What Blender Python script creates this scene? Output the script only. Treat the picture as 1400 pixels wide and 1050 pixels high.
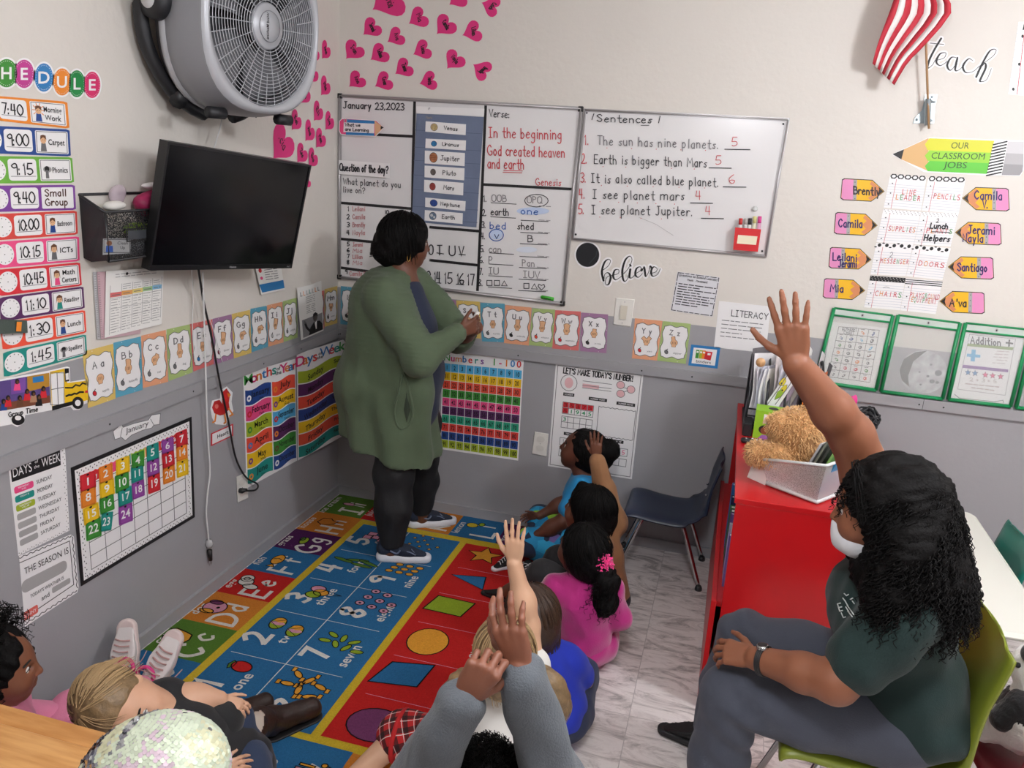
import bpy, math, random
import numpy as np
from mathutils import Vector, Matrix
for _o in list(bpy.data.objects): bpy.data.objects.remove(_o)
SC = bpy.context.scene
COL = SC.collection
random.seed(7)
# ---------------------------------------------------------------- camera, light, exposure
CAM = np.array([1.98233, -3.89391, 1.86184]); YAW, PITCH, ROLL, FPX = -.25358, -.26679, .062, 1118.48
FW = np.array([math.sin(YAW)*math.cos(PITCH), math.cos(YAW)*math.cos(PITCH), math.sin(PITCH)])
_r = np.array([math.cos(YAW), -math.sin(YAW), 0.]); _u = np.cross(_r, FW)
RT = math.cos(ROLL)*_r + math.sin(ROLL)*_u
UP = -math.sin(ROLL)*_r + math.cos(ROLL)*_u
cd = bpy.data.cameras.new('camera'); cam = bpy.data.objects.new('camera', cd); COL.objects.link(cam)
cd.sensor_width = 36; cd.lens = FPX/1400*36; cd.clip_start = .02
cam.matrix_world = Matrix(((RT[0], UP[0], -FW[0], CAM[0]), (RT[1], UP[1], -FW[1], CAM[1]), (RT[2], UP[2], -FW[2], CAM[2]), (0, 0, 0, 1)))
SC.camera = cam
SC.view_settings.view_transform = 'Standard'; SC.view_settings.look = 'None'
SC.view_settings.gamma = 1; SC.view_settings.use_curve_mapping = False
SC.view_settings.exposure = 0.1
wd = bpy.data.worlds.new('world'); SC.world = wd; wd.use_nodes = True
wd.node_tree.nodes['Background'].inputs[0].default_value = (.75, .82, .95, 1); wd.node_tree.nodes['Background'].inputs[1].default_value = .3
CEIL = 2.75
LAMPS = [(3.4, -1.8, 90), (1.9, -3.2, 74), (4.3, -4.6, 36)]   # unseen ceiling lamps, made globes to spread light onto the upper walls: x, y, strength; the globes themselves give the light (built with the room)
LZ, LR = 2.50, .15

# ---------------------------------------------------------------- helpers
def s2l(h):
    h = h.lstrip('#')
    if len(h) == 3: h = ''.join(c*2 for c in h)
    v = [int(h[i:i+2], 16)/255 for i in (0, 2, 4)]
    return tuple(c/12.92 if c <= .04045 else ((c+.055)/1.055)**2.4 for c in v)
MATS = {}
def mat(key, col=None, rough=.6, metal=0, bump=0, bscale=200, emit=0, alpha=1, trans=0, spec=None, coat=0, var=0, vscale=6, sheen=0):
    """material cache; col is an sRGB hex colour"""
    if key in MATS: return MATS[key]
    m = bpy.data.materials.new(key); MATS[key] = m; m.use_nodes = True
    nt = m.node_tree; b = nt.nodes['Principled BSDF']
    c = s2l(col or key)
    b.inputs['Base Color'].default_value = (*c, 1); b.inputs['Roughness'].default_value = rough; b.inputs['Metallic'].default_value = metal
    if spec is not None: b.inputs['Specular IOR Level'].default_value = spec
    if coat: b.inputs['Coat Weight'].default_value = coat
    if sheen: b.inputs['Sheen Weight'].default_value = sheen
    if alpha < 1: b.inputs['Alpha'].default_value = alpha
    if trans: b.inputs['Transmission Weight'].default_value = trans
    if emit: b.inputs['Emission Color'].default_value = (*c, 1); b.inputs['Emission Strength'].default_value = emit
    if bump or var:
        tc = nt.nodes.new('ShaderNodeTexCoord')
    if bump:
        n = nt.nodes.new('ShaderNodeTexNoise'); n.inputs['Scale'].default_value = bscale; n.inputs['Detail'].default_value = 3
        bp = nt.nodes.new('ShaderNodeBump'); bp.inputs['Strength'].default_value = bump; bp.inputs['Distance'].default_value = .004
        nt.links.new(tc.outputs['Object'], n.inputs['Vector']); nt.links.new(n.outputs['Fac'], bp.inputs['Height']); nt.links.new(bp.outputs['Normal'], b.inputs['Normal'])
    if var:
        n = nt.nodes.new('ShaderNodeTexNoise'); n.inputs['Scale'].default_value = vscale; n.inputs['Detail'].default_value = 4
        r = nt.nodes.new('ShaderNodeMixRGB'); r.blend_type = 'MULTIPLY'; r.inputs[0].default_value = 1
        cr = nt.nodes.new('ShaderNodeValToRGB'); lo = 1-var
        cr.color_ramp.elements[0].position = .3; cr.color_ramp.elements[0].color = (lo, lo, lo, 1); cr.color_ramp.elements[1].position = .7; cr.color_ramp.elements[1].color = (1, 1, 1, 1)
        r.inputs[1].default_value = (*c, 1)
        nt.links.new(tc.outputs['Object'], n.inputs['Vector']); nt.links.new(n.outputs['Fac'], cr.inputs[0]); nt.links.new(cr.outputs[0], r.inputs[2]); nt.links.new(r.outputs[0], b.inputs['Base Color'])
    return m
def M_(x): return x if not isinstance(x, str) else MATS.get(x) or mat(x, x, .55)

ORG = {}
def tag(o, label=None, cat=None, group=None, kind=None):
    if label: o['label'] = label
    if cat: o['category'] = cat
    if group: o['group'] = group
    if kind: o['kind'] = kind
    return o
def empty(name, loc, label, cat, group=None):
    o = bpy.data.objects.new(name, None); COL.objects.link(o); o.location = loc; o.empty_display_size = .05
    ORG[o.name] = np.array(loc, float); return tag(o, label, cat, group)

class MB:
    """collects geometry in world coordinates; build() links it as one mesh object"""
    def __init__(s): s.v = []; s.f = []; s.m = []; s.mats = []; s.sm = []
    def mi(s, m):
        m = M_(m)
        if m not in s.mats: s.mats.append(m)
        return s.mats.index(m)
    def add(s, vs, fs, m, smooth=False):
        o = len(s.v); k = s.mi(m); s.v += [tuple(p) for p in vs]
        for f in fs: s.f.append(tuple(i+o for i in f)); s.m.append(k); s.sm.append(smooth)
        return s
    def poly(s, pts, m): return s.add(pts, [tuple(range(len(pts)))], m)
    def box(s, lo, hi, m, R=None, c=None, taper=1):
        x0, y0, z0 = lo; x1, y1, z1 = hi
        vs = [(x0, y0, z0), (x1, y0, z0), (x1, y1, z0), (x0, y1, z0), (x0, y0, z1), (x1, y0, z1), (x1, y1, z1), (x0, y1, z1)]
        if taper != 1:
            cx, cy = (x0+x1)/2, (y0+y1)/2; vs = vs[:4]+[(cx+(x-cx)*taper, cy+(y-cy)*taper, z) for x, y, z in vs[4:]]
        if R is not None: vs = [tuple(np.array(c if c is not None else (0, 0, 0))+R@np.array(p)) for p in vs]
        return s.add(vs, [(3, 2, 1, 0), (4, 5, 6, 7), (0, 1, 5, 4), (1, 2, 6, 5), (2, 3, 7, 6), (3, 0, 4, 7)], m)
    def bbox(s, lo, hi, m, r=.005, R=None, c=None):
        """box with rounded vertical outline and chamfered rims"""
        x0, y0, z0 = lo; x1, y1, z1 = hi; pts = []
        for cx, cy, a0 in ((x1-r, y1-r, 0), (x0+r, y1-r, 90), (x0+r, y0+r, 180), (x1-r, y0+r, 270)):
            for k in range(4): a = math.radians(a0+k*30); pts.append((cx+r*math.cos(a), cy+r*math.sin(a)))
        mx, my = (x0+x1)/2, (y0+y1)/2; e = r*.5
        def ring(z, ins): return [(mx+(x-mx)*(1-ins/max(1e-6, abs(x1-x0)/2)), my+(y-my)*(1-ins/max(1e-6, abs(y1-y0)/2)), z) for x, y in pts]
        rings = [ring(z0, e), ring(z0+e, 0), ring(z1-e, 0), ring(z1, e)]; n = len(pts)
        vs = [p for rg in rings for p in rg]
        if R is not None: vs = [tuple(np.array(c if c is not None else (0, 0, 0))+R@np.array(p)) for p in vs]
        fs = [(k*n+i, k*n+(i+1) % n, (k+1)*n+(i+1) % n, (k+1)*n+i) for k in range(3) for i in range(n)]
        fs += [tuple(reversed(range(n))), tuple(range(3*n, 4*n))]
        return s.add(vs, fs, m)
    def tube(s, path, r, m, n=8, cap=True, smooth=True):
        P = [np.array(p, float) for p in path]; L = len(P)
        rr = [r]*L if np.isscalar(r) else list(r)
        T = [P[min(i+1, L-1)]-P[max(i-1, 0)] for i in range(L)]; T = [t/(np.linalg.norm(t)+1e-12) for t in T]
        a = np.array([0, 0, 1.]) if abs(T[0][2]) < .9 else np.array([1., 0, 0])
        nn = np.cross(T[0], a); nn /= np.linalg.norm(nn); vs = []
        for i in range(L):
            nn = nn-T[i]*(nn@T[i]); nn /= (np.linalg.norm(nn)+1e-12); bb = np.cross(T[i], nn)
            for k in range(n):
                A = 2*math.pi*k/n; vs.append(tuple(P[i]+rr[i]*(math.cos(A)*nn+math.sin(A)*bb)))
        fs = [(i*n+k, i*n+(k+1) % n, (i+1)*n+(k+1) % n, (i+1)*n+k) for i in range(L-1) for k in range(n)]
        if cap: fs += [tuple(reversed(range(n))), tuple(range((L-1)*n, L*n))]
        return s.add(vs, fs, m, smooth)
    def lathe(s, prof, m, c=(0, 0, 0), R=None, n=32, smooth=True):
        """prof: (radius, height) pairs round local z"""
        vs = []; c = np.array(c, float); R = np.eye(3) if R is None else R
        for r, h in prof:
            for k in range(n):
                A = 2*math.pi*k/n; vs.append(tuple(c+R@np.array([r*math.cos(A), r*math.sin(A), h])))
        L = len(prof)
        return s.add(vs, [(i*n+k, i*n+(k+1) % n, (i+1)*n+(k+1) % n, (i+1)*n+k) for i in range(L-1) for k in range(n)], m, smooth)
    def sph(s, c, r, m, R=None, n=16):
        rx, ry, rz = (r, r, r) if np.isscalar(r) else r
        vs = []; c = np.array(c, float); R = np.eye(3) if R is None else R; h = n//2
        for i in range(h+1):
            t = math.pi*i/h
            for k in range(n):
                A = 2*math.pi*k/n; vs.append(tuple(c+R@np.array([rx*math.sin(t)*math.cos(A), ry*math.sin(t)*math.sin(A), rz*math.cos(t)])))
        return s.add(vs, [(i*n+k, (i+1)*n+k, (i+1)*n+(k+1) % n, i*n+(k+1) % n) for i in range(h) for k in range(n)], m, True)
    def prism(s, pts, d, m, side=None):
        """pts: 3D polygon, d: extrusion vector (backwards)"""
        n = len(pts); q = [tuple(np.array(p)+np.array(d)) for p in pts]
        s.add(list(pts)+q, [tuple(range(n)), tuple(reversed(range(n, 2*n)))], m)
        return s.add(list(pts)+q, [(i, i+n, (i+1) % n+n, (i+1) % n) for i in range(n)], side or m)
    def build(s, name, parent=None, label=None, cat=None, group=None, kind=None, origin=None):
        me = bpy.data.meshes.new(name); V = np.array(s.v, float).reshape(-1, 3)
        lo, hi = V.min(0), V.max(0)
        org = np.array([(lo[0]+hi[0])/2, (lo[1]+hi[1])/2, lo[2]]) if origin is None else np.array(origin, float)
        me.from_pydata((V-org).tolist(), [], s.f)
        for m in s.mats: me.materials.append(m)
        me.polygons.foreach_set('material_index', s.m); me.polygons.foreach_set('use_smooth', s.sm); me.update()
        o = bpy.data.objects.new(name, me); COL.objects.link(o); ORG[o.name] = org
        if parent is not None:
            o.parent = parent; o.location = org-ORG[parent.name]
        else: o.location = org
        return tag(o, label, cat, group, kind)

def ray(px, py): return FW+RT*(px-700)/FPX-UP*(py-525)/FPX
def on(px, py, ax, v):
    """the point of the plane axis = v seen at pixel px, py of the photograph"""
    d = ray(px, py); return CAM+d*(v-CAM[ax])/d[ax]
def onp(px, py, p, n):
    d = ray(px, py); return CAM+d*(np.dot(np.array(p)-CAM, n)/np.dot(d, n))

# ------------------------------------------------ lettering
GL = {}
def load_glyphs():
    obs = []
    for bold in (0, 1):
        for c in range(33, 127):
            for rep in (1, 2):
                cu = bpy.data.curves.new('t', 'FONT'); cu.body = chr(c)*rep; cu.size = 1; cu.resolution_u = 3; cu.offset = (.006 if chr(c) in 'MWmwN' else .018)*bold
                o = bpy.data.objects.new('t', cu); COL.objects.link(o); obs.append((bold, chr(c), rep, o))
    dg = bpy.context.evaluated_depsgraph_get(); tmp = {}
    for bold, ch, rep, o in obs:
        ev = o.evaluated_get(dg); me = ev.to_mesh()
        tmp[bold, ch, rep] = (np.array([v.co[:2] for v in me.vertices]), [tuple(p.vertices) for p in me.polygons]); ev.to_mesh_clear()
    for b, ch, rep, o in obs:
        cu = o.data; bpy.data.objects.remove(o); bpy.data.curves.remove(cu)
    cap = tmp[0, 'H', 1][0][:, 1].max()
    for bold in (0, 1):
        for c in range(33, 127):
            ch = chr(c); v, f = tmp[bold, ch, 1]; v2 = tmp[bold, ch, 2][0]
            adv = v2[:, 0].max()-v[:, 0].max(); GL[bold, ch] = (v/cap, f, adv/cap+.03*bold)
        GL[bold, ' '] = (np.zeros((0, 2)), [], .38)
load_glyphs()
_ST = '''A7|04 3E 64;18 58/B6|04 0E;~0E 4D 4A 09;~09 59 55 04/C6|~5C 3E 0B 07 34 56/D6|04 0E;~0E 4D 69 45 04/E5|5E 0E 04 54;09 49/F5|5E 0E 04;09 49/G7|~5C 3E 0B 07 34 65 68;68 48/H6|04 0E;54 5E;09 59/I5|24 2E;04 44;0E 4E/J6|~4E 46 24 05;2E 6E/K6|04 0E;5E 09 54/L5|0E 04 54/M8|04 1E 48 7E 84/N6|04 0E 54 5E/O7|~3E 0C 06 34 66 6C 3E/P6|04 0E;~0E 4D 4A 09/Q7|~3E 0C 06 34 66 6C 3E;46 74/R6|04 0E;~0E 4D 4A 09;29 54/S6|~5C 3E 0C 2A 57 34 06/T6|0E 6E;3E 34/U6|~0E 06 34 66 6E/V6|0E 34 6E/W8|0E 24 4C 64 8E/X6|04 6E;0E 64/Y6|0E 39 6E;39 34/Z6|0E 6E 04 64/a5|~4A 2A 07 24 46;4A 44/b5|0E 04;~08 2A 47 24 05/c4|~49 2A 07 24 45/d5|4E 44;~49 2A 07 24 46/e5|~07 48 2A 06 24 45/f4|~4D 3E 1C 14;0A 3A/g5|~49 2A 07 25 46;~4A 42 20 01/h5|0E 04;~08 2A 48 44/i2|1A 14;1C 1D/j3|~2A 22 00;2C 2D/k5|0E 04;4A 07 44/l2|1E 14/m9|0A 04;~08 2A 49 44;~48 6A 89 84/n5|0A 04;~08 2A 48 44/o5|~2A 07 24 47 2A/p5|0A 00;~08 2A 47 24 05/q5|4A 40;~49 2A 07 24 46/r4|0A 04;~07 2A 49/s4|~49 29 18 36 24 05/t4|~2E 25 44;0A 4A/u5|~0A 06 24 46;4A 44/v4|0A 24 4A/w7|0A 24 39 54 7A/x4|0A 44;4A 04/y5|0A 24;4A 10/z4|0A 4A 04 44/06|~3E 0B 07 34 67 6B 3E/13|1C 2E 24/26|~0C 3E 5B 37 04;04 64/35|~0D 3E 5B 29;~29 57 34 05/46|1E 08 58;4E 44/55|5E 1E 09;~09 49 56 24 05/65|~4E 0A 06 34 57 28 07/75|0E 5E 24/86|~3E 0C 29 57 34 06 29 5C 3E/95|~5B 2A 0C 3E 5C 54/.2|04 05/,2|15 03/?5|~0C 3E 5B 28 27;24 25/:2|04 05;08 09/-4|09 39/(3|~2E 09 24/)3|~0E 29 04/'2|1E 1B/!2|1E 18;14 15/+5|25 2B;08 48/=5|07 47;0A 4A'''
STRK = {}
def cat(P, n=4):
    P = [np.array(p, float) for p in P]; L = len(P); out = []
    closed = L > 2 and np.allclose(P[0], P[-1])
    for i in range(L-1):
        p0 = P[i-1] if i else (P[-2] if closed else P[0]); p3 = P[i+2] if i+2 < L else (P[1] if closed else P[-1])
        for k in range(n):
            t = k/n; out.append(.5*((2*P[i])+(-p0+P[i+1])*t+(2*p0-5*P[i]+4*P[i+1]-p3)*t*t+(-p0+3*P[i]-3*P[i+1]+p3)*t**3))
    out.append(P[-1]); return out
for g in _ST.split('/'):
    if len(g) < 3: continue
    ch, w, body = g[0], int(g[1]), g[3:]; st = []
    for s_ in body.split(';'):
        sm = s_[0] == '~'; s_ = s_.lstrip('~')
        pts = [(int(t[0]), '0123456789ABCDE'.index(t[1])-4) for t in s_.split(' ')]
        st.append([np.array(p)/10 for p in (cat(pts) if sm else pts)])
    STRK[ch] = ((w+1.6)/10, st)

class Sheet(MB):
    """flat printed thing: fr maps sheet coordinates (a right, b down) to the drawing plane, lift maps that to the world"""
    STEP = .0003
    def __init__(s, fr, lift): super().__init__(); s.fr = fr; s.lift = lift; s.k = 0
    def Z(s, L): s.k += 1; return .0012+L*s.STEP+(s.k % 12)*2.2e-5
    def P(s, a, b): return np.array(s.fr(a, b), float)
    def raw(s, pts, m, L): z = s.Z(L); s.add([s.lift(p[0], p[1], z) for p in pts], [tuple(range(len(pts)))], m)
    def base(s, ab, m, t=None, side=None):
        pts = [s.P(*q) for q in ab]
        f = [s.lift(p[0], p[1], .0012) for p in pts]; k = [s.lift(p[0], p[1], -.0004 if t is None else -t) for p in pts]; n = len(f)
        s.add(f+k, [tuple(range(n)), tuple(reversed(range(n, 2*n)))], m); s.add(f+k, [(i, i+n, (i+1) % n+n, (i+1) % n) for i in range(n)], side or m); return s
    def poly(s, ab, m, L=2): s.raw([s.P(*q) for q in ab], m, L); return s
    def rect(s, a0, b0, a1, b1, m, L=1): return s.poly([(a0, b0), (a1, b0), (a1, b1), (a0, b1)], m, L)
    def rrect(s, a0, b0, a1, b1, m, L=1, r=.15, n=4):
        ra = rb = min(abs(a1-a0), abs(b1-b0))*r
        W = np.linalg.norm(s.P(a1, b0)-s.P(a0, b0))/max(1e-9, abs(a1-a0)); H = np.linalg.norm(s.P(a0, b1)-s.P(a0, b0))/max(1e-9, abs(b1-b0))
        q = min(abs(a1-a0)*W, abs(b1-b0)*H)*r; ra, rb = q/W, q/H
        pts = []
        for cx, cy, a in ((a1-ra, b1-rb, 0), (a0+ra, b1-rb, 90), (a0+ra, b0+rb, 180), (a1-ra, b0+rb, 270)):
            for k in range(n+1): t = math.radians(a+90*k/n); pts.append((cx+ra*math.cos(t), cy+rb*math.sin(t)))
        return s.poly(pts, m, L)
    def ell(s, a, b, ra, rb, m, L=2, n=24, rot=0):
        c, d = math.cos(rot), math.sin(rot)
        return s.poly([(a+ra*math.cos(t)*c-rb*math.sin(t)*d, b+ra*math.cos(t)*d+rb*math.sin(t)*c) for t in [2*math.pi*k/n for k in range(n)]], m, L)
    def line(s, ab, w, m, L=3, closed=False):
        """w: width in drawing-plane units (pixels on walls, metres on the rug)"""
        P = [s.P(*q) for q in ab]; s.ribbon(P, w, m, L, closed); return s
    def ribbon(s, P, w, m, L, closed=False):
        if closed: P = P+[P[0]]
        n = len(P); l = []; r = []; ww = [w]*n if np.isscalar(w) else w
        for i in range(n):
            t0 = P[i]-P[i-1] if i else (P[i]-P[-2] if closed else P[1]-P[0]); t1 = P[i+1]-P[i] if i+1 < n else (P[1]-P[0] if closed else t0)
            t0 = t0/(np.linalg.norm(t0)+1e-9); t1 = t1/(np.linalg.norm(t1)+1e-9); t = t0+t1; t /= (np.linalg.norm(t)+1e-9)
            k = min(1.6, 1/max(.5, abs(t@t1))); nn = np.array([-t[1], t[0]])*ww[i]/2*k
            ext = t*0
            if not closed and i == 0: ext = -t*ww[i]*.35
            if not closed and i == n-1: ext = t*ww[i]*.35
            l.append(P[i]+nn+ext); r.append(P[i]-nn+ext)
        z = s.Z(L); vs = [s.lift(p[0], p[1], z) for p in l+r]
        s.add(vs, [(i, i+1, n+i+1, n+i) for i in range(n-1)], m)
    def rectline(s, a0, b0, a1, b1, w, m, L=3): return s.line([(a0, b0), (a1, b0), (a1, b1), (a0, b1)], w, m, L, True)
    def elline(s, a, b, ra, rb, w, m, L=3, n=20): return s.line([(a+ra*math.cos(2*math.pi*k/n), b+rb*math.sin(2*math.pi*k/n)) for k in range(n)], w, m, L, True)
    def text(s, t, a, b, h, m, al='c', bold=0, hand=0, fit=None, slant=0, dirn=None, L=4, sp=0, jit=0):
        """baseline at (a, b), cap height h in b units; fit: (max) width in a units; dirn: (da, db) of the baseline"""
        o = s.P(a, b); d = dirn or (1, 0); e = 1e-3
        A = s.P(a+d[0]*e, b+d[1]*e)-o; sa = np.linalg.norm(A)/e; A = A/np.linalg.norm(A)
        B = s.P(a, b+e)-o if not dirn or abs(d[0]) > .6 else s.P(a-e*d[1]/max(.01, math.hypot(*d)), b+e*d[0]/max(.01, math.hypot(*d)))-o
        sb = np.linalg.norm(B)/e; B = -B/np.linalg.norm(B); H = h*sb
        G = (lambda c: STRK.get(c, STRK.get(c.upper(), (.5, [])))) if hand else (lambda c: GL[bold, c] if (bold, c) in GL else GL[0, ' '])
        adv = [(.45 if c == ' ' else (G(c)[0] if hand else G(c)[2]))+sp for c in t]; W = sum(adv); k = H
        if fit: k = min(fit*sa/W, 1e9)
        x = {'c': -W/2, 'l': 0, 'r': -W}[al]; 
        for c, w in zip(t, adv):
            if c != ' ':
                jy = random.uniform(-jit, jit)*H; js = random.uniform(-jit, jit)*.6
                f = lambda gx, gy: o+A*(x+gx+(slant+js)*gy)*k+B*(gy*H+jy)
                if hand:
                    for st in G(c)[1]: s.ribbon([f(p[0]+.05, p[1]) for p in st], hand, m, L)
                else:
                    v, fc, _ = G(c); s.add([s.lift(*f(p[0], p[1]), .0012+L*s.STEP) for p in v], fc, m)
            x += w
        return s
    def scrib(s, a0, b0, a1, b1, m, L=3, w=1, n=None, rnd=None):
        """a line of unreadable small print: short dashes"""
        R = rnd or random; t = 0; Ln = math.hypot(*(s.P(a1, b1)-s.P(a0, b0)))
        while t < 1:
            q = min(1, t+R.uniform(4, 12)/Ln)
            s.line([(a0+(a1-a0)*t, b0+(b1-b0)*t), (a0+(a1-a0)*q, b0+(b1-b0)*q)], w, m, L); t = q+2.2/Ln
        return s
LIFT = {'L': lambda x, y, d: on(x, y, 0, d), 'B': lambda x, y, d: on(x, y, 1, -d)}
def liftp(p, n):
    n = np.array(n, float)/np.linalg.norm(n); p = np.array(p, float)
    return lambda x, y, d: onp(x, y, p+n*d, n)
def quad(*q):
    """homography from the unit square to four pixel corners TL, TR, BR, BL"""
    (x0, y0), (x1, y1), (x2, y2), (x3, y3) = q
    dx1, dx2, sx = x1-x2, x3-x2, x0-x1+x2-x3; dy1, dy2, sy = y1-y2, y3-y2, y0-y1+y2-y3
    D = dx1*dy2-dx2*dy1; g = (sx*dy2-dx2*sy)/D; h = (dx1*sy-sx*dy1)/D
    a, b, d, e = x1-x0+g*x1, x3-x0+h*x3, y1-y0+g*y1, y3-y0+h*y3
    return lambda u, v: ((a*u+b*v+x0)/(g*u+h*v+1), (d*u+e*v+y0)/(g*u+h*v+1))
def zm(ox, oy, k): return lambda a, b: (ox+a/k, oy+b/k)
def zq(ox, oy, k, *q): return quad(*[(ox+a/k, oy+b/k) for a, b in q])
def card(wall, q, m='#f2f0ec', t=None, pts=((0, 0), (1, 0), (1, 1), (0, 1)), side=None):
    s = Sheet(q, LIFT[wall] if isinstance(wall, str) else wall); s.base(pts, m, t, side); return s
RR = [(.04, 0), (.96, 0), (1, .04), (1, .96), (.96, 1), (.04, 1), (0, .96), (0, .04)]
K = mat('ink', '#1b1a1c', .5); WH = mat('paper', '#f1efeb', .5, bump=.02, bscale=60)
# ---------------------------------------------------------------- the room
def wallmat(key, col, bs, st=.25, var=.06):
    m = mat(key, col, .55, bump=st, bscale=bs, var=var, vscale=1.7); return m
CREAM = wallmat('wall_cream', '#e0dad2', 38, .35, .05); GREY = wallmat('wall_grey', '#a1a0a3', 45, .2, .07); TRIM = mat('trim_grey', '#9f9ea1', .42, bump=.1, bscale=60, var=.06)
PAINT = 1.165
X1, Y1 = 5.6, -6.6
def two_tone(name, lo, hi):
    b = MB(); b.box((lo[0], lo[1], 0), (hi[0], hi[1], PAINT), GREY); b.box((lo[0], lo[1], PAINT), (hi[0], hi[1], CEIL), CREAM)
    return b.build(name, kind='structure')
two_tone('wall_back', (-.1, 0), (X1+.1, .1)); two_tone('wall_left', (-.1, Y1), (0, 0)); two_tone('wall_right', (X1, Y1), (X1+.1, 0)); two_tone('wall_front', (-.1, Y1-.1), (X1+.1, Y1))
b = MB(); b.box((-.1, Y1-.1, CEIL), (X1+.1, .1, CEIL+.1), mat('ceiling_white', '#e4e1da', .8)); b.build('ceiling', kind='structure')
for nm, p0, p1 in (('back', (0, -.016), (X1, 0)), ('left', (0, Y1), (.016, -.016))):
    b = MB(); b.box((*p0, .897), (*p1, .944), TRIM)
    if nm == 'back':
        for x in (.02, .43, 1.0, 1.62, 1.86, 2.2, 2.55, 2.86, 2.96): b.lathe([(.0, .0), (.0035, .0), (.004, .0005)], K, (x, -.0165, .918), np.array([[1, 0, 0], [0, 0, -1], [0, 1, 0.]]), 8)
        b.box((2.875, -.0163, .897), (2.877, 0, .9442), K)
    else:
        for y in (-.03, -.42, -.75, -1.25, -1.7): b.lathe([(.0, .0), (.0035, .0), (.004, .0005)], K, (.0165, y, .918), np.array([[0, 0, 1], [1, 0, 0], [0, 1, 0.]]), 8)
    b.build('trim_1' if nm == 'back' else 'trim_2', kind='structure')
    b = MB(); b.box((*p0, 0), (*p1, .052), TRIM); b.build('baseboard_'+nm, kind='structure')
# floor: marbled vinyl tiles
m = bpy.data.materials.new('vinyl_marble'); m.use_nodes = True; nt = m.node_tree; N = nt.nodes; Lk = nt.links.new; bs = N['Principled BSDF']; bs.inputs['Roughness'].default_value = .38
def nd(t, **k):
    n = N.new(t)
    for a, v in k.items():
        if a in n.inputs: n.inputs[a].default_value = v
        else: setattr(n, a, v)
    return n
tc = nd('ShaderNodeNewGeometry'); sc_ = nd('ShaderNodeVectorMath', operation='SCALE'); sc_.inputs['Scale'].default_value = 1/.457; Lk(tc.outputs['Position'], sc_.inputs[0])
fl = nd('ShaderNodeVectorMath', operation='FLOOR'); Lk(sc_.outputs[0], fl.inputs[0]); wn = nd('ShaderNodeTexWhiteNoise'); Lk(fl.outputs[0], wn.inputs['Vector'])
off = nd('ShaderNodeVectorMath', operation='SCALE'); off.inputs['Scale'].default_value = 30; Lk(wn.outputs['Color'], off.inputs[0])
mp = nd('ShaderNodeMapping'); mp.inputs['Rotation'].default_value = (0, 0, .5); mp.inputs['Scale'].default_value = (1.3, 4.2, 1); Lk(tc.outputs['Position'], mp.inputs[0])
ad = nd('ShaderNodeVectorMath', operation='ADD'); Lk(mp.outputs[0], ad.inputs[0]); Lk(off.outputs[0], ad.inputs[1])
n1 = nd('ShaderNodeTexNoise'); n1.inputs['Scale'].default_value = 3.1; n1.inputs['Detail'].default_value = 8; n1.inputs['Roughness'].default_value = .72; n1.inputs['Distortion'].default_value = 1.7; Lk(ad.outputs[0], n1.inputs['Vector'])
cr = nd('ShaderNodeValToRGB'); e = cr.color_ramp.elements
e[0].position = .36; e[0].color = (*s2l('#97908e'), 1); e[1].position = .66; e[1].color = (*s2l('#e2dad7'), 1); x = e.new(.47); x.color = (*s2l('#d2c9c6'), 1); x = e.new(.56); x.color = (*s2l('#e9e2df'), 1)
Lk(n1.outputs['Fac'], cr.inputs[0])
fr = nd('ShaderNodeVectorMath', operation='FRACTION'); Lk(sc_.outputs[0], fr.inputs[0]); sp = nd('ShaderNodeSeparateXYZ'); Lk(fr.outputs[0], sp.inputs[0])
mn = None
for k in (0, 1):
    lt = nd('ShaderNodeMath', operation='LESS_THAN'); lt.inputs[1].default_value = .006; Lk(sp.outputs[k], lt.inputs[0])
    if mn is None: mn = lt
    else:
        mx = nd('ShaderNodeMath', operation='MAXIMUM'); Lk(mn.outputs[0], mx.inputs[0]); Lk(lt.outputs[0], mx.inputs[1]); mn = mx
mixn = nd('ShaderNodeMixRGB'); mixn.inputs[2].default_value = (*s2l('#b5adab'), 1); Lk(mn.outputs[0], mixn.inputs[0]); Lk(cr.outputs[0], mixn.inputs[1]); Lk(mixn.outputs[0], bs.inputs['Base Color'])
b = MB(); b.box((-.1, Y1-.1, -.1), (X1+.1, .1, 0), m); b.build('floor', kind='structure')
for i, (lx, ly, pw) in enumerate(LAMPS):
    o = empty('ceiling_light', (lx, ly, LZ-LR), ['white globe ceiling light nearest the whiteboards', 'white globe ceiling light above the camera', 'white globe ceiling light behind the seated woman'][i], 'light', 'ceiling globe lights')
    b = MB(); b.lathe([(0, CEIL), (.07, CEIL), (.07, CEIL-.02), (.015, CEIL-.03), (.015, LZ+LR-.01), (0, LZ+LR-.01)], WH, (lx, ly, 0), n=20); b.build('stem', o)
    b = MB(); b.sph((lx, ly, LZ), LR, mat('globe%d' % i, '#f7f9ff', .5, emit=pw), n=20); b.build('globe', o)

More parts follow.
